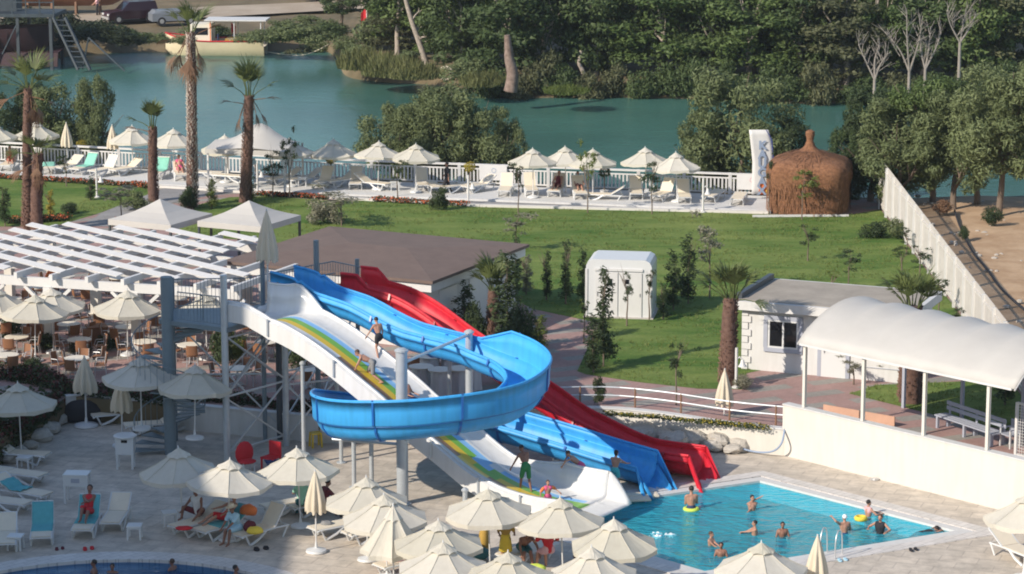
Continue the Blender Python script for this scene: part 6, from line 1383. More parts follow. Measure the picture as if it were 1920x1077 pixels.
for i, (px, py, w_, h) in enumerate(((20, 62, 3, 2.2), (80, 66, 2.6, 2.0), (130, 66, 2.6, 1.9), (165, 78, 2.4, 1.8), (205, 82, 2.4, 1.6), (240, 86, 2.0, 1.2), (120, 88, 2.0, 1.2), (60, 84, 2.4, 1.6))):
    tree('bank_bush', 'bush', i % 3, farpx(px, py), h, w_, 'leaf_dark', 'dark bush around the steel slipway, %s of eight' % ords[i], 'bush', 'dark bushes at the slipway', tr=0)
for i in range(9):
    px = 330 + 37 * i; p = farpx(px, 72); p.y += (i % 3) * 1.5; tree('bank_bush', 'bush', i % 3, far(p.x, p.y), rng.uniform(.7, 1.5), rng.uniform(1.2, 2.0), ('leaf_olive', 'leaf_willow', 'leaf_forest')[i % 3], 'low bush on the slope above the boat, %s from the left' % ords[i], 'bush', 'bushes above the tour boat', tr=0)
sp = MB(); c = G(1238, 1003, -.05); rows = []
for i in range(15):
    rr_ = []
    for k in range(40):
        a = 2 * math.pi * k / 40; r = i / 14; x, y = .95 * r * math.cos(a), .6 * r * math.sin(a); hgt = (1 - r) * (.16 * noise.noise(Vector((x * 5, y * 5, 2))) + .16 * noise.noise(Vector((x * 13, y * 13, 5)))) - .045 * r; rr_.append(c + Vector((x, y, hgt - .03)))
    rows.append(rr_)
sp.grid(rows, closed=True); sp.f = [f for f in sp.f if max(sp.v[i][2] for i in f) > -.055]; sp.m = [0] * len(sp.f)
tag(sp.build('water_splash', M['foam'], smooth='all'), 'white splash in the turquoise pool near the front parasols', 'splash')

def inside(p, poly):
    c = False; n = len(poly)
    for i in range(n):
        a, b = poly[i], poly[i - 1]
        if (a[1] > p[1]) != (b[1] > p[1]) and p[0] < (b[0] - a[0]) * (p[1] - a[1]) / (b[1] - a[1]) + a[0]: c = not c
    return c
gm_ = MB(); q = random.Random(12); cnt = 0
for P in LAWNS:
    x0, x1 = min(p[0] for p in P), max(p[0] for p in P); y0, y1 = min(p[1] for p in P), max(p[1] for p in P); n = int((x1 - x0) * (y1 - y0) * 22)
    for _ in range(min(n, 22000)):
        x, y = q.uniform(x0, x1), q.uniform(y0, y1)
        if abs(x) > 22 or not inside((x, y), P): continue
        if noise.noise(Vector((x * .5, y * .5, 4))) < -.12: continue
        for k in range(3):
            a = q.uniform(0, 6.283); h = q.uniform(.04, .11); dx, dy = .018 * math.cos(a), .018 * math.sin(a); ex, ey = q.uniform(-.06, .06), q.uniform(-.06, .06); xx, yy = x + q.uniform(-.08, .08), y + q.uniform(-.08, .08)
            gm_.f.append((len(gm_.v), len(gm_.v) + 1, len(gm_.v) + 2)); gm_.m.append(0); gm_.v += [(xx - dx, yy - dy, LZ), (xx + dx, yy + dy, LZ), (xx + ex, yy + ey, LZ + h)]
tag(gm_.build('grass_tufts', M['grass_blade']), 'short green grass tufts over the lawns', 'grass', kind='stuff')

q = random.Random(31); pbm = MB()
for _ in range(5200):
    y = q.uniform(84, 98.4); xb = -18.9 + (y - 84) * .185; x = xb - abs(q.gauss(0, 1.6)); z = .1 + .75 * min(1, (xb - x) / .8) + q.random() * .75 * (.6 + .6 * noise.noise(Vector((x * .8, y * .8, 3)))); p = Vector((x, y, z)); d = Vector((q.gauss(0, 1), q.gauss(0, 1), q.gauss(0, .6))).normalized(); e = d.cross(Vector((q.gauss(0, 1), q.gauss(0, 1), 1))).normalized(); pbm.quad([p - d * .09, p + e * .07, p + d * .09, p - e * .07])
tag(pbm.build('ground_cover', M['leaf_shrub']), 'dark leafy ground cover spilling over the rocks at the left edge', 'ground cover', kind='stuff')
# ---------------------------------------------------------------- people
def capsule(mb, p0, p1, r0, r1, n=10):
    p0 = Vector(p0); p1 = Vector(p1); d = p1 - p0
    if d.length < 1e-4: return mb.ball(p0, r0, n)
    d.normalize(); up_ = Vector((0, 0, 1)) if abs(d.z) < .9 else Vector((0, 1, 0)); x = d.cross(up_).normalized(); y = x.cross(d); rows = []
    for p, r, s0, s1 in ((p0, r0, -90, 0), (p1, r1, 0, 90)):
        for k in range(4):
            a = R(s0 + (s1 - s0) * k / 3); c = p + d * r * math.sin(a); rr = max(.001, r * math.cos(a)); rows.append([c + (x * math.cos(2 * math.pi * j / n) + y * math.sin(2 * math.pi * j / n)) * rr for j in range(n)])
    return mb.grid(rows, 0, True)
def remesh(mb, vox, mats, name, extra=None):
    me = bpy.data.meshes.new('t'); me.from_pydata(mb.v, [], mb.f); o = bpy.data.objects.new('t', me); COL.objects.link(o)
    m = o.modifiers.new('r', 'REMESH'); m.mode = 'VOXEL'; m.voxel_size = vox; s = o.modifiers.new('s', 'SMOOTH'); s.iterations = 2; s.factor = .5
    dg = bpy.context.evaluated_depsgraph_get(); out = bpy.data.meshes.new_from_object(o.evaluated_get(dg)); bpy.data.objects.remove(o)
    out.name = name; out.materials.clear()
    if extra:
        bm = bmesh.new(); bm.from_mesh(out)
        for mi, x in extra:
            vs = [bm.verts.new(v) for v in x.v]
            for f in x.f:
                try: bm.faces.new([vs[i] for i in f]).material_index = mi
                except ValueError: pass
        bm.to_mesh(out); bm.free()
    for q_ in mats: out.materials.append(q_)
    out.polygons.foreach_set('use_smooth', [True] * len(out.polygons)); return out
def limb2(a, b, la, lb, bend):            # middle joint of a two-bone limb bending toward `bend`
    a, b, bend = Vector(a), Vector(b), Vector(bend); d = b - a; L = min(d.length, la + lb - .005); d.normalize()
    x = (la * la - lb * lb + L * L) / (2 * L); h = math.sqrt(max(0, la * la - x * x)); n = (bend - d * bend.dot(d)); n = n.normalized() if n.length > 1e-4 else Vector((0, 0, 1)); return a + d * x + n * h, a + d * L
def person(loc, rz, label, pelvis=(0, 0, .93), lean=0.0, tilt=0.0, twist=0.0, hands=((-.26, .05, .80), (.26, .05, .80)), feet=((-.10, 0, .04), (.10, 0, .04)), knee=((0, 1, 0), (0, 1, 0)), elbow=((-.3, -1, 0), (.3, -1, 0)), headp=(0, 0), sc=1.0, skin='skin', hair='hair', wear=(), hairlen=0, hat=None, slim=1.0, toes=None, group=None, up=None):
    t = empty('person', loc, rz, label, 'person', group); t.scale = (sc, sc, sc)
    T = Matrix.Rotation(twist, 3, 'Z') @ Matrix.Rotation(tilt, 3, 'Y') @ Matrix.Rotation(-lean, 3, 'X'); P = Vector(pelvis)
    def b(x, y, z): return P + T @ Vector((x, y, z))
    J = dict(pel=b(0, 0, .02), waist=b(0, 0, .18), chest=b(0, .01, .36), neck0=b(0, -.01, .50), shL=b(-.175, -.01, .455), shR=b(.175, -.01, .455), hipL=b(-.09, 0, -.02), hipR=b(.09, 0, -.02))
    TH = T @ Matrix.Rotation(headp[1], 3, 'Z') @ Matrix.Rotation(-headp[0], 3, 'X'); nk = b(0, -.005, .545); hc = nk + TH @ Vector((0, .02, .13))
    for s, i in (('L', 0), ('R', 1)):
        J['el' + s], J['wr' + s] = limb2(J['sh' + s], hands[i], .28, .26, T @ Vector(elbow[i])); J['kn' + s], J['an' + s] = limb2(J['hip' + s], feet[i], .43, .43, knee[i])
    mb = MB(); S_ = slim
    capsule(mb, J['pel'] + T @ Vector((-.06, 0, 0)), J['pel'] + T @ Vector((.06, 0, 0)), .105 * S_, .105 * S_); capsule(mb, J['pel'], J['waist'], .115 * S_, .11 * S_); capsule(mb, J['waist'], J['chest'], .11 * S_, .135 * S_)
    for s in (-1, 1): capsule(mb, b(s * .05, 0, .22), b(s * .09, .01, .40), .09 * S_, .10 * S_)
    capsule(mb, J['shL'] * .8 + J['neck0'] * .2, J['shR'] * .8 + J['neck0'] * .2, .062, .062); capsule(mb, J['neck0'], nk + TH @ Vector((0, .01, .04)), .055, .05)
    mb.ball(hc + TH @ Vector((0, -.012, .02)), (.076, .095, .095), 14, mtx=TH); mb.ball(hc + TH @ Vector((0, .02, -.045)), (.058, .07, .068), 12, mtx=TH); capsule(mb, hc + TH @ Vector((0, .085, .005)), hc + TH @ Vector((0, .108, -.025)), .010, .015)
    for s in (-1, 1): mb.ball(hc + TH @ Vector((s * .078, -.01, .0)), (.014, .024, .034), 8, mtx=TH)
    ex = MB(); dk = MB()
    for s in (-1, 1): dk.ball(hc + TH @ Vector((s * .032, .079, .012)), (.013, .010, .009), 8, mtx=TH)
    dk.ball(hc + TH @ Vector((0, .088, -.062)), (.026, .010, .007), 8, mtx=TH)
    for s in ('L', 'R'):
        sg = -1 if s == 'L' else 1
        capsule(mb, J['sh' + s], J['el' + s], .052 * S_, .040 * S_); capsule(mb, J['el' + s], J['wr' + s], .040 * S_, .027)
        capsule(mb, J['hip' + s], J['kn' + s], .088 * S_, .056 * S_); k, a = J['kn' + s], J['an' + s]; capsule(mb, k, k.lerp(a, .35) , .054 * S_, .056 * S_); capsule(mb, k.lerp(a, .35), a, .055 * S_, .034)
        fw = (Vector(toes) if toes else Vector((sg * .2, 1, -.12))).normalized(); capsule(mb, a + Vector((0, 0, -.005)), a + fw * .13 + Vector((0, 0, -.02)), .036, .028); capsule(mb, a, a - fw * .03 + Vector((0, 0, -.015)), .036, .03)
        d = (J['wr' + s] - J['el' + s]).normalized(); sd = d.cross(Vector((0, 0, 1))) if abs(d.z) < .9 else d.cross(Vector((0, 1, 0))); sd.normalize(); nn = sd.cross(d); w0 = J['wr' + s]
        capsule(mb, w0 + d * .015, w0 + d * .075, .026, .03)
        capsule(mb, w0 + d * .07 + sd * .018, w0 + d * .08 - sd * .018, .016, .016)
        for k_, (o_, L) in enumerate(((-.030, .062), (-.010, .078), (.010, .074), (.028, .058))):
            r0 = w0 + d * .085 + sd * o_; m_ = r0 + d * L * .55 + nn * .006 * sg; e = m_ + (d * .8 + nn * .45 * sg).normalized() * L * .5; ex.tube([r0 - d * .02, r0, m_, e], [.010, .0105, .0095, .007], 6)
        r0 = w0 + d * .03 - sd * .024; ex.tube([r0, r0 - sd * .03 + d * .025, r0 - sd * .04 + d * .06], [.013, .011, .008], 6)
    o = bpy.data.objects.new('body', remesh(mb, .016, [M[skin], M[skin], M['cloth_black']], 'body', [(1, ex), (2, dk)])); COL.objects.link(o); adopt(o, t)
    hb = MB(); hb.ball(hc + TH @ Vector((0, -.022, .038)), (.086, .100, .092), 16, mtx=TH)
    hb2 = MB(); zc = hc + TH @ Vector((0, .09, .03)); 
    for v in hb.v: 
        lv = TH.transposed() @ (Vector(v) - hc)
        if lv.y > .045 and lv.z < .075: lv.y = .045 + (lv.y - .045) * .2; lv.x *= .8
        if lv.z < -.01: lv.z = -.01 - (abs(lv.z + .01)) * (.5 + hairlen * 3); lv.y = min(lv.y, .02)
        hb2.v.append(tuple(hc + TH @ lv))
    hb2.f = hb.f; hb2.m = hb.m
    if hairlen > 1: capsule(hb2, hc + TH @ Vector((0, -.085, .02)), hc + TH @ Vector((0, -.10, -.22)), .055, .03)
    hb2.build('hair', M[hair], t, smooth='all')
    if hat: MB().lathe([(.19, .062), (.17, .07), (.10, .075), (.098, .13), (.07, .165), (.01, .175)], n=20).build('hat', M[hat], t, smooth=True).matrix_local = Matrix.Translation(hc) @ TH.to_4x4() @ Matrix.Translation((0, -.015, 0))
    for w_ in wear:
        kind, m = w_[0], w_[1]; g = MB(); e = .016
        if kind in ('shorts', 'trunks', 'trousers'):
            ln = {'trunks': .42, 'shorts': .85, 'trousers': 1}[kind]
            capsule(g, J['pel'] + T @ Vector((-.06, 0, .01)), J['pel'] + T @ Vector((.06, 0, .01)), .105 * S_ + e, .105 * S_ + e); capsule(g, J['pel'], J['pel'].lerp(J['waist'], .5), .115 * S_ + e, .113 * S_ + e)
            for s in 'LR':
                capsule(g, J['hip' + s], J['hip' + s].lerp(J['kn' + s], ln), .092 * S_ + e, (.092 - .03 * ln) * S_ + e * 1.4)
                if kind == 'trousers': capsule(g, J['kn' + s], J['an' + s], .06 * S_ + e, .05)
        if kind in ('shirt', 'vest', 'top'):
            if kind != 'top': capsule(g, J['pel'], J['waist'], .118 * S_ + e, .115 * S_ + e); capsule(g, J['waist'], J['chest'], .112 * S_ + e, .138 * S_ + e)
            for s in (-1, 1): capsule(g, b(s * .05, 0, .22 if kind != 'top' else .34), b(s * .09, .01, .40), .092 * S_ + e, .103 * S_ + e)
            capsule(g, J['shL'] * .7 + J['neck0'] * .3, J['shR'] * .7 + J['neck0'] * .3, .066 + e * .5, .066 + e * .5)
            if kind == 'shirt':
                for s in 'LR': capsule(g, J['sh' + s], J['sh' + s].lerp(J['el' + s], .75), .058 * S_ + e, .05 * S_ + e)
        if kind == 'skirt':
            rows = []
            for z, r in ((.14, .135), (.0, .165), (-.2, .19), (-.42, .21)): rows.append([P + Vector((r * (1 + .05 * math.cos(6 * a)) * math.cos(a), r * .85 * math.sin(a), z)) for a in [2 * math.pi * k / 36 for k in range(36)]])
            c = MB().grid(rows[::-1], closed=True).build('skirt', M[m], t, smooth='all'); c.modifiers.new('t', 'SOLIDIFY').thickness = .012; continue
        if kind == 'wrap': 
            capsule(g, J['pel'], J['chest'], .135, .15)
            for s in 'LR': capsule(g, J['hip' + s], J['kn' + s], .10, .075)
        if kind == 'band':
            for s in 'LR': capsule(g, J['sh' + s].lerp(J['el' + s], .25), J['sh' + s].lerp(J['el' + s], .75), .085, .08)
            
        c = bpy.data.objects.new({'wrap': 'towel_wrap', 'band': 'arm_float'}.get(kind, kind), remesh(g, .018, [M[m]], kind)); COL.objects.link(c); adopt(c, t)
    return t
def seat_on(px, py, z=0): return G(px, py, z)
FACE_CAM = math.pi                       # local +y is forward
WZ = -.06
# on the slides
def chute_at(path, f, du=0.0, dz=0.0):
    i = min(len(path) - 2, int(f * (len(path) - 1))); p = path[i]; d = path[i + 1] - path[i]; d.z = 0; d.normalize(); return p + Vector((-d.y, d.x, 0)) * du + Vector((0, 0, dz))
DZ = math.atan2(DIR.y, DIR.x) - math.pi / 2
def near_px(path, px, du):                # station whose lane point projects nearest px
    best = None
    for i, p in enumerate(path):
        q_ = chute_at(path, i / len(path), du); v = q_ - Vector((0, 0, CH)); x = 960 + FPX * v.x / v.dot(CF)
        if best is None or abs(x - px) < best[0]: best = (abs(x - px), q_)
    return best[1]
SL = -.62
def sf(y): return y * SL * .95              # feet follow the slope
person(near_px(path, 706, .92), DZ + math.pi * .86, 'boy in black trunks climbing up the white lane of the slide', pelvis=(0, 0, .86), lean=.32, feet=((-.10, -.12, .02), (.10, .22, .16)), hands=((-.30, .42, .86), (.34, .36, .80)), wear=(('trunks', 'cloth_black'),), sc=.86, slim=.85)
person(near_px(path, 700, -.35), DZ + math.pi * 1.12, 'boy in patterned shorts crawling up the striped lane of the slide', pelvis=(0, 0, .62), lean=1.15, feet=((-.14, -.38, -.06), (.16, -.12, .02)), hands=((-.25, .62, .34), (.22, .66, .36)), headp=(-.5, .2), wear=(('shorts', 'cloth_patt'),), sc=.92, slim=.88, hair='hair_brown')
person(near_px(path, 764, .1), DZ, 'person sitting low in the white slide behind the thick post', pelvis=(0, 0, .12), lean=-.35, feet=((-.1, .72, -.32), (.1, .72, -.32)), hands=((-.2, .2, .25), (.2, .2, .25)), wear=(('shorts', 'cloth_navy'),), sc=.85, hair='hair')
person(near_px(path, 985, -.25), R(25), 'boy in green shorts standing bent over low on the white slide', pelvis=(0, 0, .90), lean=.45, feet=((-.14, .16, .02), (.14, -.16, .04)), hands=((-.40, .30, .86), (.10, .42, .92)), headp=(.2, .3), wear=(('shorts', 'cloth_green'),), sc=.92, slim=.9, skin='skin_dark')
q_ = near_px(path, 1082, 1.25); person(q_ + Vector((0, .10, .42)), R(78), 'fair haired girl leaning over the edge of the white slide', pelvis=(0, -.25, .45), lean=.95, feet=((-.1, -.95, .12), (.1, -.9, .12)), hands=((-.28, .42, .48), (.22, .46, .50)), headp=(-.4, 0), wear=(('trunks', 'cloth_pink'),), sc=.86, hair='hair_brown', slim=.9)
person(G(1153, 927, .04), R(-25), 'boy in cyan and white trunks standing at the blue slide end', pelvis=(0, 0, .90), lean=.10, feet=((-.12, 0, .04), (.12, .05, .04)), hands=((.12, .45, 1.12), (.36, .42, 1.14)), headp=(.1, -.2), wear=(('trunks', 'cloth_cyan'),), sc=.88, slim=.85, hairlen=.6)
person(rp[34] + Vector((0, 0, .02)), math.atan2(rd_.y, rd_.x) - math.pi / 2, 'person in teal trunks sliding down the red slide past the loop', pelvis=(0, 0, .13), lean=-.25, feet=((-.1, .72, -.38), (.1, .72, -.38)), hands=((-.26, .15, .1), (.26, .15, .1)), wear=(('shorts', 'cloth_cyan'),), hair='hair', sc=.95)
person(rp[3] + Vector((0, 0, .02)), math.atan2(rd_.y, rd_.x) - math.pi / 2, 'bare chested person sitting at the top of the red slide', pelvis=(0, 0, .12), lean=-.15, feet=((-.1, .74, -.06), (.1, .74, -.06)), hands=((-.3, .1, .3), (.3, .1, .3)), wear=(('shorts', 'cloth_red'),), hair='hair_brown', sc=.92)
person(G(1027, 968, 0), R(200), 'small girl with orange arm floats beside the white slide', pelvis=(0, 0, .92), feet=((-.1, 0, .04), (.1, .03, .04)), hands=((-.52, .1, 1.12), (.45, .25, 1.05)), wear=(('trunks', 'cloth_pink'), ('top', 'cloth_pink'), ('band', 'cloth_orange')), sc=.70, hair='hair_brown')
# swimmers in the turquoise pool
def swim(px, py, rz, label, hands, depth=-1.02, wear=(('trunks', 'cloth_navy'),), **k):
    p = G(px, py, WZ); p.z = -1.0; return person(p, rz, label, pelvis=(0, 0, .93), hands=hands, wear=wear, group=None, **k)
dn_ = ((-.3, .2, .9), (.3, .2, .9))
swim(1296, 955, R(10), 'swimmer with back to us below the red slide, arms folded, at a lime float', ((-.1, .3, 1.2), (.12, .32, 1.2)))
swim(1410, 957, R(200), 'swimmer waving one raised arm in the middle of the pool', ((.3, .2, 1.1), (-.50, .1, 1.72)), sc=.84)
swim(1415, 1003, R(90), 'pale swimmer in the middle of the pool reaching left', ((.1, .5, 1.22), (.2, .5, 1.15)), sc=.82)
swim(1467, 1006, R(185), 'dark haired swimmer alone right of the reaching one', dn_, sc=.82, skin='skin_dark')
swim(1333, 1022, R(-120), 'swimmer at the left reaching right, left of two heads', ((.2, .5, 1.2), (.1, .45, 1.1)), sc=.80, hair='hair_brown')
swim(1352, 1043, R(170), 'swimmer with only head and shoulders out near the bottom parasol', dn_, sc=.80, skin='skin_dark')
swim(1583, 1000, R(20), 'white capped swimmer with back to us and one raised hand', ((-.40, .15, 1.62), (.2, .3, 1.1)), hat=None, hair='cloth_white', sc=.9)
swim(1628, 968, R(-60), 'child in pink and white top with a yellow swim float', ((.1, .4, 1.22), (.32, .35, 1.2)), wear=(('top', 'cloth_rose'), ('trunks', 'cloth_rose')), sc=.86)
swim(1650, 1000, R(150), 'swimmer in dark swimsuit beside the child with the yellow float', ((-.35, .3, 1.2), (.35, .25, 1.22)), wear=(('vest', 'cloth_black'), ('trunks', 'cloth_black')), sc=.9, hair='hair_brown')
p = G(1725, 1003, WZ - .1); person(p, R(-68), 'swimmer stretched out in dark clothes at the right pool corner', pelvis=(0, 0, 0), lean=1.5, feet=((-.1, -.8, -.05), (.1, -.8, -.08)), hands=((-.2, .95, .0), (.25, .9, .0)), headp=(-.7, 0), wear=(('shorts', 'cloth_black'), ('vest', 'cloth_black')), sc=.92, skin='skin_dark')
tor = MB(); tor.grid([[((.26 + .10 * math.cos(b_)) * math.cos(a), (.26 + .10 * math.cos(b_)) * math.sin(a), .10 * math.sin(b_)) for b_ in [2 * math.pi * j / 10 for j in range(10)]] for a in [2 * math.pi * k / 24 for k in range(25)]], 0, True)
o = tor.build('swim_ring', M['cloth_yellow'], smooth='all', loc=G(1614, 972, .0)); o.scale = (.6, .6, .8); tag(o, 'yellow swim float in front of the child in pink', 'swim ring')
o = bpy.data.objects.new('swim_ring', o.data.copy()); o.data.materials[0] = M['cloth_lime']; COL.objects.link(o); o.location = G(1296, 955, -.05); o.scale = (.75, .75, .7); tag(o, 'lime float at the waist of the swimmer below the red slide', 'swim ring')
# heads in the round pool
for px, py, rz, sc, lab in ((177, 1074, R(100), .92, 'swimmer in the round pool facing right, leftmost'), (211, 1074, R(170), .85, 'small swimmer in the round pool next to the leftmost one'), (323, 1068, R(60), .88, 'swimmer with wet brown hair at the round pool rim'), (442, 1082, R(-100), .9, 'swimmer in the round pool cut by the bottom edge, rightmost')):
    p = G(px, py, -.07); p.z = -1.25; person(p, rz, lab, hands=dn_, wear=(('trunks', 'cloth_navy'),), sc=sc, hair='hair' if px != 323 else 'hair_brown', skin='skin_dark')
# around the loungers
def on_lounger(px, py, rz, label, up_=.0, **k):
    return person(G(px, py), rz + math.pi, label, **k)
person(G(163, 996) + Vector((0, 0, 0)), math.pi - .02, 'woman wrapped in red lying back on the teal towel with knees up', pelvis=(0, -.30, .53), lean=-.72, feet=((-.06, .50, .46), (.10, .42, .46)), knee=((0, .2, 1), (0, .2, 1)), hands=((.14, .02, .80), (-.10, .02, .84)), headp=(.45, 0), wear=(('wrap', 'cloth_red'),), skin='skin_dark', sc=1.1)
person(G(368, 990), R(150), 'man in a white vest sitting on the lounger, leaning forward', pelvis=(0, -.1, .52), lean=.12, feet=((-.25, .45, .42), (.2, .5, .42)), knee=((-.6, .3, .5), (.6, .3, .5)), hands=((-.42, .38, .55), (.28, .42, .58)), wear=(('vest', 'cloth_white'), ('shorts', 'cloth_maroon')), skin='skin_dark')
person(G(412, 1000), R(128), 'man in a white cap and red trunks lying back on the lounger', pelvis=(0, -.25, .50), lean=-.62, feet=((-.1, .58, .44), (.14, .55, .44)), knee=((0, .2, 1), (.1, .2, 1)), hands=((-.28, .15, .62), (.24, .2, .72)), headp=(.4, 0), wear=(('shorts', 'cloth_red'),), hat='cloth_white')
person(G(440, 1018), R(140), 'woman in a pale straw hat and light blue top sitting on the lounger edge', pelvis=(0, -.15, .50), lean=.42, feet=((-.08, .35, .05), (.12, .38, .05)), hands=((-.06, .42, .52), (.14, .44, .50)), headp=(-.3, .3), wear=(('shirt', 'cloth_lblue'), ('shorts', 'cloth_lblue')), hat='sling', skin='skin_dark')
person(G(566, 972), R(10), 'person in a mint shirt sitting with back to us left of the folded parasol', pelvis=(0, -.05, .55), lean=.15, feet=((-.12, .42, .05), (.14, .45, .05)), hands=((-.2, .45, .72), (.2, .4, .7)), wear=(('shirt', 'cloth_mint'), ('trousers', 'cloth_dkgreen')))
person(G(612, 972), R(-60), 'person in dark clothes sitting half hidden behind the folded parasol', pelvis=(0, -.1, .52), lean=.25, feet=((-.12, .42, .05), (.14, .45, .05)), hands=((-.2, .45, .6), (.2, .4, .6)), wear=(('shirt', 'cloth_maroon'), ('trousers', 'cloth_black')), skin='skin_dark')
person(G(948, 1062), R(-8), 'woman in a mustard top and yellow skirt standing with back to us', pelvis=(0, 0, .93), lean=.08, feet=((-.12, 0, .04), (.12, 0, .04)), hands=((-.22, .25, .95), (.25, .28, .98)), headp=(-.35, 0), wear=(('shirt', 'cloth_mustard'), ('skirt', 'cloth_yellow')), skin='skin_dark', sc=.95)
person(G(985, 1062), R(200), 'bare backed tanned man bending over the lounger beside the red shirt', pelvis=(0, -.25, .55), lean=.85, feet=((-.15, .25, .05), (.15, .25, .05)), hands=((-.25, .5, .45), (.3, .5, .5)), headp=(-.4, 0), wear=(('shorts', 'cloth_dkgreen'),), skin='skin_dark', sc=1.05)
person(G(1028, 1072), R(25), 'person in a red shirt sitting with back to us under the parasol', pelvis=(0, 0, .62), lean=.1, feet=((-.15, .45, .05), (.15, .45, .05)), hands=((-.25, .4, .8), (.3, .3, .75)), wear=(('shirt', 'cloth_red'), ('shorts', 'cloth_rose')), sc=1.1)
person(G(838, 365, ZT + .02), R(85), 'person in dark clothes walking along the riverside walk', pelvis=(0, 0, .92), feet=((-.09, .22, .05), (.09, -.24, .08)), hands=((-.24, -.12, .85), (.26, .22, .88)), wear=(('shirt', 'cloth_black'), ('trousers', 'cloth_black')), sc=1.0)
for px, rz, lab, wr, m in ((338, .2, 'person in pink sitting on a river lounger behind the tall palm', 'top', 'cloth_pink'), (475, .3, 'person in a pale blue shirt standing behind the dark palm by the fence', 'shirt', 'cloth_lblue'), (1044, -.2, 'person wrapped in dark red on a river lounger under the parasol trio', 'wrap', 'cloth_maroon'), (1086, .1, 'person under a maroon towel on the next river lounger', 'wrap', 'cloth_maroon'), (20, .2, 'person in red lying on a river lounger at the left edge', 'wrap', 'cloth_red')):
    x = G(px, 340, ZT).x
    for _ in range(4): y = fy(x) - 2.5; x = (px - 960) / FPX * (y * math.cos(PITCH) + 24 * math.sin(PITCH))
    if px == 475: person((x, y - 1.2, ZT + .13), rz, lab, wear=((wr, m), ('trousers', 'cloth_lblue')))
    else: person((x, y, ZT + .12), math.pi + rz, lab, pelvis=(0, -.30, .50), lean=-.6, feet=((-.1, .55, .44), (.12, .5, .44)), knee=((0, .2, 1), (0, .2, 1)), hands=((-.25, .1, .6), (.25, .1, .6)), headp=(.35, 0), wear=((wr, m), ('trunks', m)))
person(G(108, 566, ZT), R(60), 'person in a red orange shirt bending over a cafe table under the pergola', pelvis=(0, 0, .92), lean=.7, feet=((-.12, 0, .04), (.12, .1, .04)), hands=((-.2, .6, .8), (.2, .6, .8)), wear=(('shirt', 'cloth_orange'), ('trousers', 'cloth_black')))
p = farpx(183, 33); person(p + Vector((0, 0, .1)), R(100), 'person in a white cap standing on the far bank beside the wooden hull', feet=((-.1, .05, .04), (.1, 0, .04)), hands=((-.2, .35, 1.0), (.2, .38, 1.0)), wear=(('shirt', 'cloth_rose'), ('trousers', 'cloth_black')), hair='cloth_white')
# ---------------------------------------------------------------- boats and vehicles on the far side
def hull(L, W, D, bowf=.35, flare=.8, sheer=.3, n=18):
    rows = []
    for i in range(n + 1):
        f = i / n; x = (f - .5) * L; w_ = W / 2 * (1 - max(0, (f - (1 - bowf)) / bowf) ** 2) * (.88 + .12 * min(1, f * 5)); sh = sheer * (max(0, f - .5) * 2) ** 2 + .08 * sheer * (1 - f); kz = max(0, (f - .85) / .15) ** 2 * D * .5; row = []
        for t_ in (-1, -.97, -.85, -.55, 0, .55, .85, .97, 1):
            a = abs(t_); z = D + sh if a == 1 else (D * .62 + sh * .6 if a > .9 else (D * .25 + kz * .5 if a > .6 else kz)); z = max(z, kz)
            row.append((x, w_ * t_ * (flare + (1 - flare) * z / D), z))
        rows.append(row)
    return rows
p = G(406, 101, ZW); tb = empty('tour_boat', (p.x, p.y - .6, ZW), R(177), 'pale yellow tour boat with a flat white roof moored at the far bank', 'boat')
tb.scale = (1.1, 1.1, 1.1); rows = hull(7.2, 2.5, 1.3, .35, .85, .5)
MB().grid(rows, lambda i, j: 1 if j in (3, 4) else 0).build('hull', [mat('boat_yellow', (.74, .64, .43), .5, .05, 2), M['cloth_red']], tb, smooth=True).location = (0, 0, -.25)
MB().tube([Vector(r[8]) + Vector((0, 0, -.24)) for r in rows], .05, 6).tube([Vector(r[0]) + Vector((0, 0, -.24)) for r in rows], .05, 6).build('gunwale', M['cloth_red'], tb)
MB().grid([[(r[1][0], r[1][1] * .96, .66), (r[7][0], r[7][1] * .96, .66)] for r in rows]).build('boat_deck', M['sling'], tb)
cm = empty('x') if False else None
cab = MB().box((.9, 0, 1.45), (1.5, 1.7, 1.6)).build('cabin', mat('cabin_cream', (.74, .68, .55), .5), tb); MB().box((.9, .86, 1.75), (1.0, .02, .5)).build('window', M['glass'], cab); MB().box((.9, -.86, 1.75), (1.0, .02, .5)).build('window', M['glass'], cab)
MB().box((-.3, .6, 1.1), (.06, .5, .9)).build('door', M['cloth_navy'], tb)
for x in (.2, -1.5, -3.4):
    for y in (-.95, .95): MB().bar((x, y, .66), (x, y, 2.52), .06).build('roof_post', M['white'] if x < 0 else M['cloth_orange'], tb)
MB().box((-1.6, 0, 2.55), (4.4, 2.3, .08)).build('roof', M['white'], tb)
MB().box((-1.5, 0, .95), (1.4, 1.6, .5)).build('bench', M['cloth_mustard'], tb)
rl = MB(); [rl.tube([(-3.7 + .1 * s, -1.0 * s_, 1.25), (-1.0, -1.05 * s_, 1.25)], .02, 5) for s in (1,) for s_ in (-1, 1)]; [rl.tube([(x, s_ * 1.02, .7), (x, s_ * 1.02, 1.25)], .018, 5) for x in (-3.5, -2.8, -2.0, -1.2) for s_ in (-1, 1)]; rl.build('railing', M['alu'], tb)
MB().tube([(-1.0, -1.1, .7), (-1.0, -1.1, 2.2)], .02, 5).quad([(-1.0, -1.1, 2.15), (-1.3, -1.12, 1.9), (-1.25, -1.1, 1.3), (-1.02, -1.1, 1.5)]).build('flag', M['cloth_red'], tb)
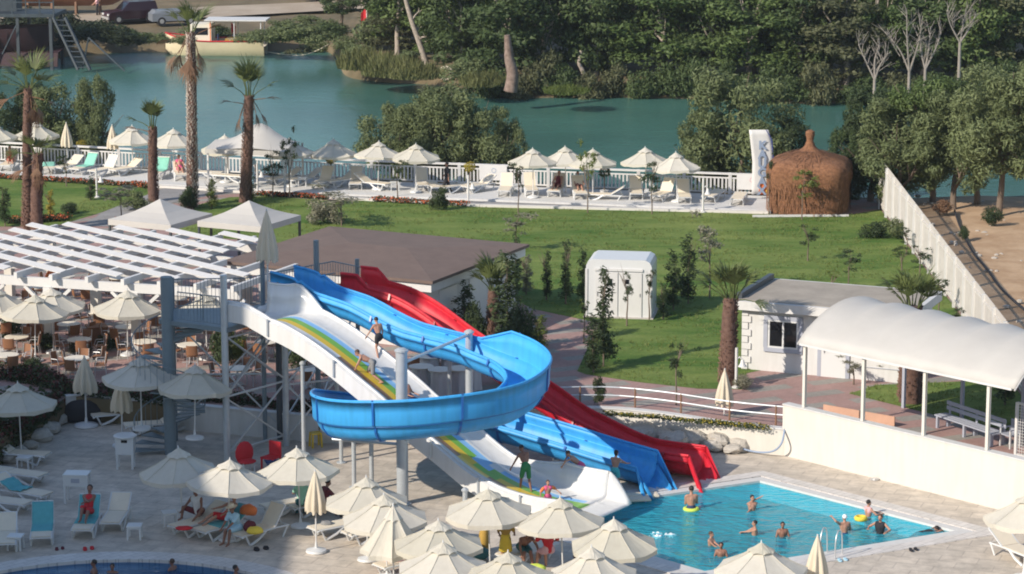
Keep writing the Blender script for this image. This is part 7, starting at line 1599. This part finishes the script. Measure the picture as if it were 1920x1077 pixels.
a = tb.location + Vector((3.7, 0, .5)); b_ = farpx(632, 84) + Vector((0, 0, .4)); tag(MB().tube(spline([tb.location + Vector((3.4 if False else 2.0, -.2, .65)), (a + b_) / 2 + Vector((0, 0, -.9)), b_], 10), .035, 6).build('mooring_rope', M['sling']), 'pale mooring rope from the tour boat to the reeds', 'rope')
def car(loc, rz, label, paint, L=4.5, W=1.8, H=1.75):
    t = empty('parked_car', loc, rz, label, 'car'); prof = [(-L / 2, .35), (-L / 2, .95), (-L / 2 + .12, 1.02), (-L / 2 + .3, H), (L * .08, H), (L * .24, 1.05), (L / 2 - .15, .92), (L / 2, .7), (L / 2, .35)]
    mb = MB(); n = len(prof)
    for s in (-1, 1): 
        pts = [(x, s * (W / 2 - (.14 if z > 1.2 else 0)), z) for x, z in prof]; mb.quad(pts if s < 0 else pts[::-1])
    for i in range(n):
        (x0, z0), (x1, z1) = prof[i], prof[(i + 1) % n]; y0 = W / 2 - (.14 if z0 > 1.2 else 0); y1 = W / 2 - (.14 if z1 > 1.2 else 0); mb.quad([(x0, -y0, z0), (x0, y0, z0), (x1, y1, z1), (x1, -y1, z1)])
    mb.build('body', paint, t)
    w_ = MB()
    for s in (-1, 1):
        for x0, x1 in ((-L / 2 + .45, -.55), (-.45, L * .05)): w_.quad([(x0, s * (W / 2 - .03), 1.1), (x1, s * (W / 2 - .03), 1.1), (x1 - .02, s * (W / 2 - .12), H - .12), (x0 + .08, s * (W / 2 - .12), H - .12)])
        w_.quad([(L * .07, s * (W / 2 - .03), 1.1), (L * .21, s * (W / 2 - .03), 1.1), (L * .09, s * (W / 2 - .13), H - .12)])
    w_.quad([(L * .235, -.74, 1.1), (L * .235, .74, 1.1), (L * .10, .66, H - .08), (L * .10, -.66, H - .08)]); w_.build('window', M['glass'], t)
    for x in (-L * .30, L * .31):
        for s in (-1, 1):
            wh = MB().lathe([(.2, -.09), (.33, -.10), (.35, -.06), (.35, .06), (.33, .10), (.2, .09)], n=18).build('wheel', M['cloth_black'], t); wh.location = (x, s * (W / 2 - .08), .35); wh.rotation_euler = (R(90), 0, 0); MB().lathe([(.01, -.095), (.19, -.09), (.19, .09), (.01, .095)], n=12).build('rim', M['alu'], wh)
    for s in (-1, 1): MB().box((L / 2 - .02, s * .62, .74), (.08, .34, .16)).build('headlight', M['white_plastic'], t)
    MB().box((L / 2 + .02, 0, .47), (.12, W * .96, .18)).build('bumper', M['alu'], t); return t
car(farpx(246, 44) + Vector((0, 0, .1)), R(207), 'dark maroon people carrier parked on the far bank facing left', mat('maroon_paint', (.028, .007, .013), .35, coat=.3), 4.4, 1.8, 1.75)
car(farpx(326, 48) + Vector((0, 0, .1)), R(20), 'silver car half hidden behind the tall palm crown on the far bank', mat('silver_paint', (.22, .24, .27), .3, coat=.5), 3.9, 1.6, 1.25)
p = farpx(125, 35); wb = empty('wooden_boat', p + Vector((-.5, 2, .9)), R(6), 'large brown wooden boat hull propped up on the far bank', 'boat'); MB().grid(hull(10.5, 3.2, 1.7, .35, .6, .9)).build('hull', mat('hull_brown', (.17, .075, .04), .6, .15, 1.5), wb, smooth=True)
for x in (-3, -1, 1, 3): 
    for y in (-1, 1): MB().bar((x, y * 1.3, -.9), (x, y * .8, .5), .16).build('prop', M['wood'], wb)
p = farpx(75, 100); sw_ = empty('slipway_frame', (p.x, p.y, ZW), R(-4), 'blue grey steel slipway platform with stairs over dark water at the far left', 'slipway')
MB().box((-3.2, 2.5, 4.1), (8.5, 4, .25)).build('platform', M['shaded_steel'], sw_); rg = MB()
for x in range(9): rg.bar((-7.4 + x * 1.05, .55, 4.2), (-7.4 + x * 1.05, .55, 5.6), .08)
for z in (4.6, 5.1, 5.6): rg.bar((-7.4, .55, z), (1.0, .55, z), .07)
rg.build('railing', M['shaded_steel'], sw_); MB().box((-4.6, 3.4, 5.2), (4.6, 1.8, 2.0)).build('deckhouse', M['shaded_steel'], sw_)
MB().grid(hull(9, 3, 1.8)).build('hull', M['dark_maroon'], sw_, smooth=True).location = (-4.0, 2.6, 1.2)
for x in (-6.8, -4.2, -1.8, .7): MB().bar((x, .7, -.5), (x, .7, 4), .22).build('pile', M['dark_steel'], sw_); MB().bar((x, 4.2, -.5), (x, 4.2, 4), .22).build('pile', M['dark_steel'], sw_)  # piles and stair take dark steel to stand for shade here
for x0, x1 in ((1.0, 3.0), (1.9, 3.9)): MB().bar((x0, .4, 4.0), (x1, -.6, .2), .18).build('stair_string', M['dark_steel'], sw_)
for i in range(10): f = (i + .5) / 10; MB().bar((1.0 + 2 * f, .4 - f, 4 - 3.8 * f), (1.9 + 2 * f, .4 - f, 4 - 3.8 * f), .16, .05).build('step', M['dark_steel'], sw_)
MB().bar((3.8, -.4, 2.6), (6.6, -1.0, .2), .10).bar((3.8, -.4, 2.6), (3.2, 0, .2), .1).build('brace', M['shaded_steel'], sw_)
for x in (-6, -4.8, -3): MB().bar((x, .5, 1.2), (x + 1.2, .3, 3.4), .08).build('brace', M['shaded_steel'], sw_)
MB().grid([[(x, y, z) for x in (-6.5, -4, -1.5, 1)] for y, z in ((1.2, .2), (1.5, 1.2), (3.8, 1.4))]).build('float_tank', M['dark_maroon'], sw_).modifiers.new('t', 'SOLIDIFY').thickness = .1
p = farpx(688, 76); fl_ = empty('flag_pole', p, 0, 'small red flag on a short white pole above the reeds', 'flag'); MB().tube([(0, 0, 0), (0, 0, 2.6)], .04, 6).build('pole', M['white'], fl_)
MB().grid([[(0, 0, z), (-.25, .05, z - .15), (-.45, -.04, z - .4)] for z in (2.5, 1.9, 1.3)]).build('flag', M['cloth_red'], fl_)
p = AtY(836, 138, shoreY(-4.5) + .6); ty = MB().grid([[((.42 + .14 * math.cos(b1)) * math.cos(a), .14 * math.sin(b1), (.42 + .14 * math.cos(b1)) * math.sin(a)) for b1 in [2 * math.pi * j / 10 for j in range(10)]] for a in [2 * math.pi * k / 24 for k in range(25)]], 0, True).build('hanging_tyre', M['sling'], smooth='all', loc=p); tag(ty, 'pale tyre standing at the far water edge beside a driftwood board', 'tyre')
tag(MB().box((1.0, .3, .25), (2.6, .25, .12)).box((1.6, .3, 0), (.12, .12, .6)).build('driftwood', M['sling'], loc=p), 'pale board on a stub beside the tyre at the far water edge', 'board')
# ---------------------------------------------------------------- thin summer air
hz_ = MB().box((0, 150, 12.0), (420, 420, 33)).build('haze', bpy.data.materials.new('haze')); hz_['kind'] = 'stuff'
m = hz_.data.materials[0]; m.use_nodes = True; nt = m.node_tree; nt.nodes.remove(nt.nodes['Principled BSDF'])
pvn = nt.nodes.new('ShaderNodeVolumePrincipled'); pvn.inputs['Color'].default_value = (.80, .86, .92, 1); pvn.inputs['Density'].default_value = .00017; pvn.inputs['Anisotropy'].default_value = .3
nt.links.new(pvn.outputs[0], nt.nodes['Material Output'].inputs['Volume'])
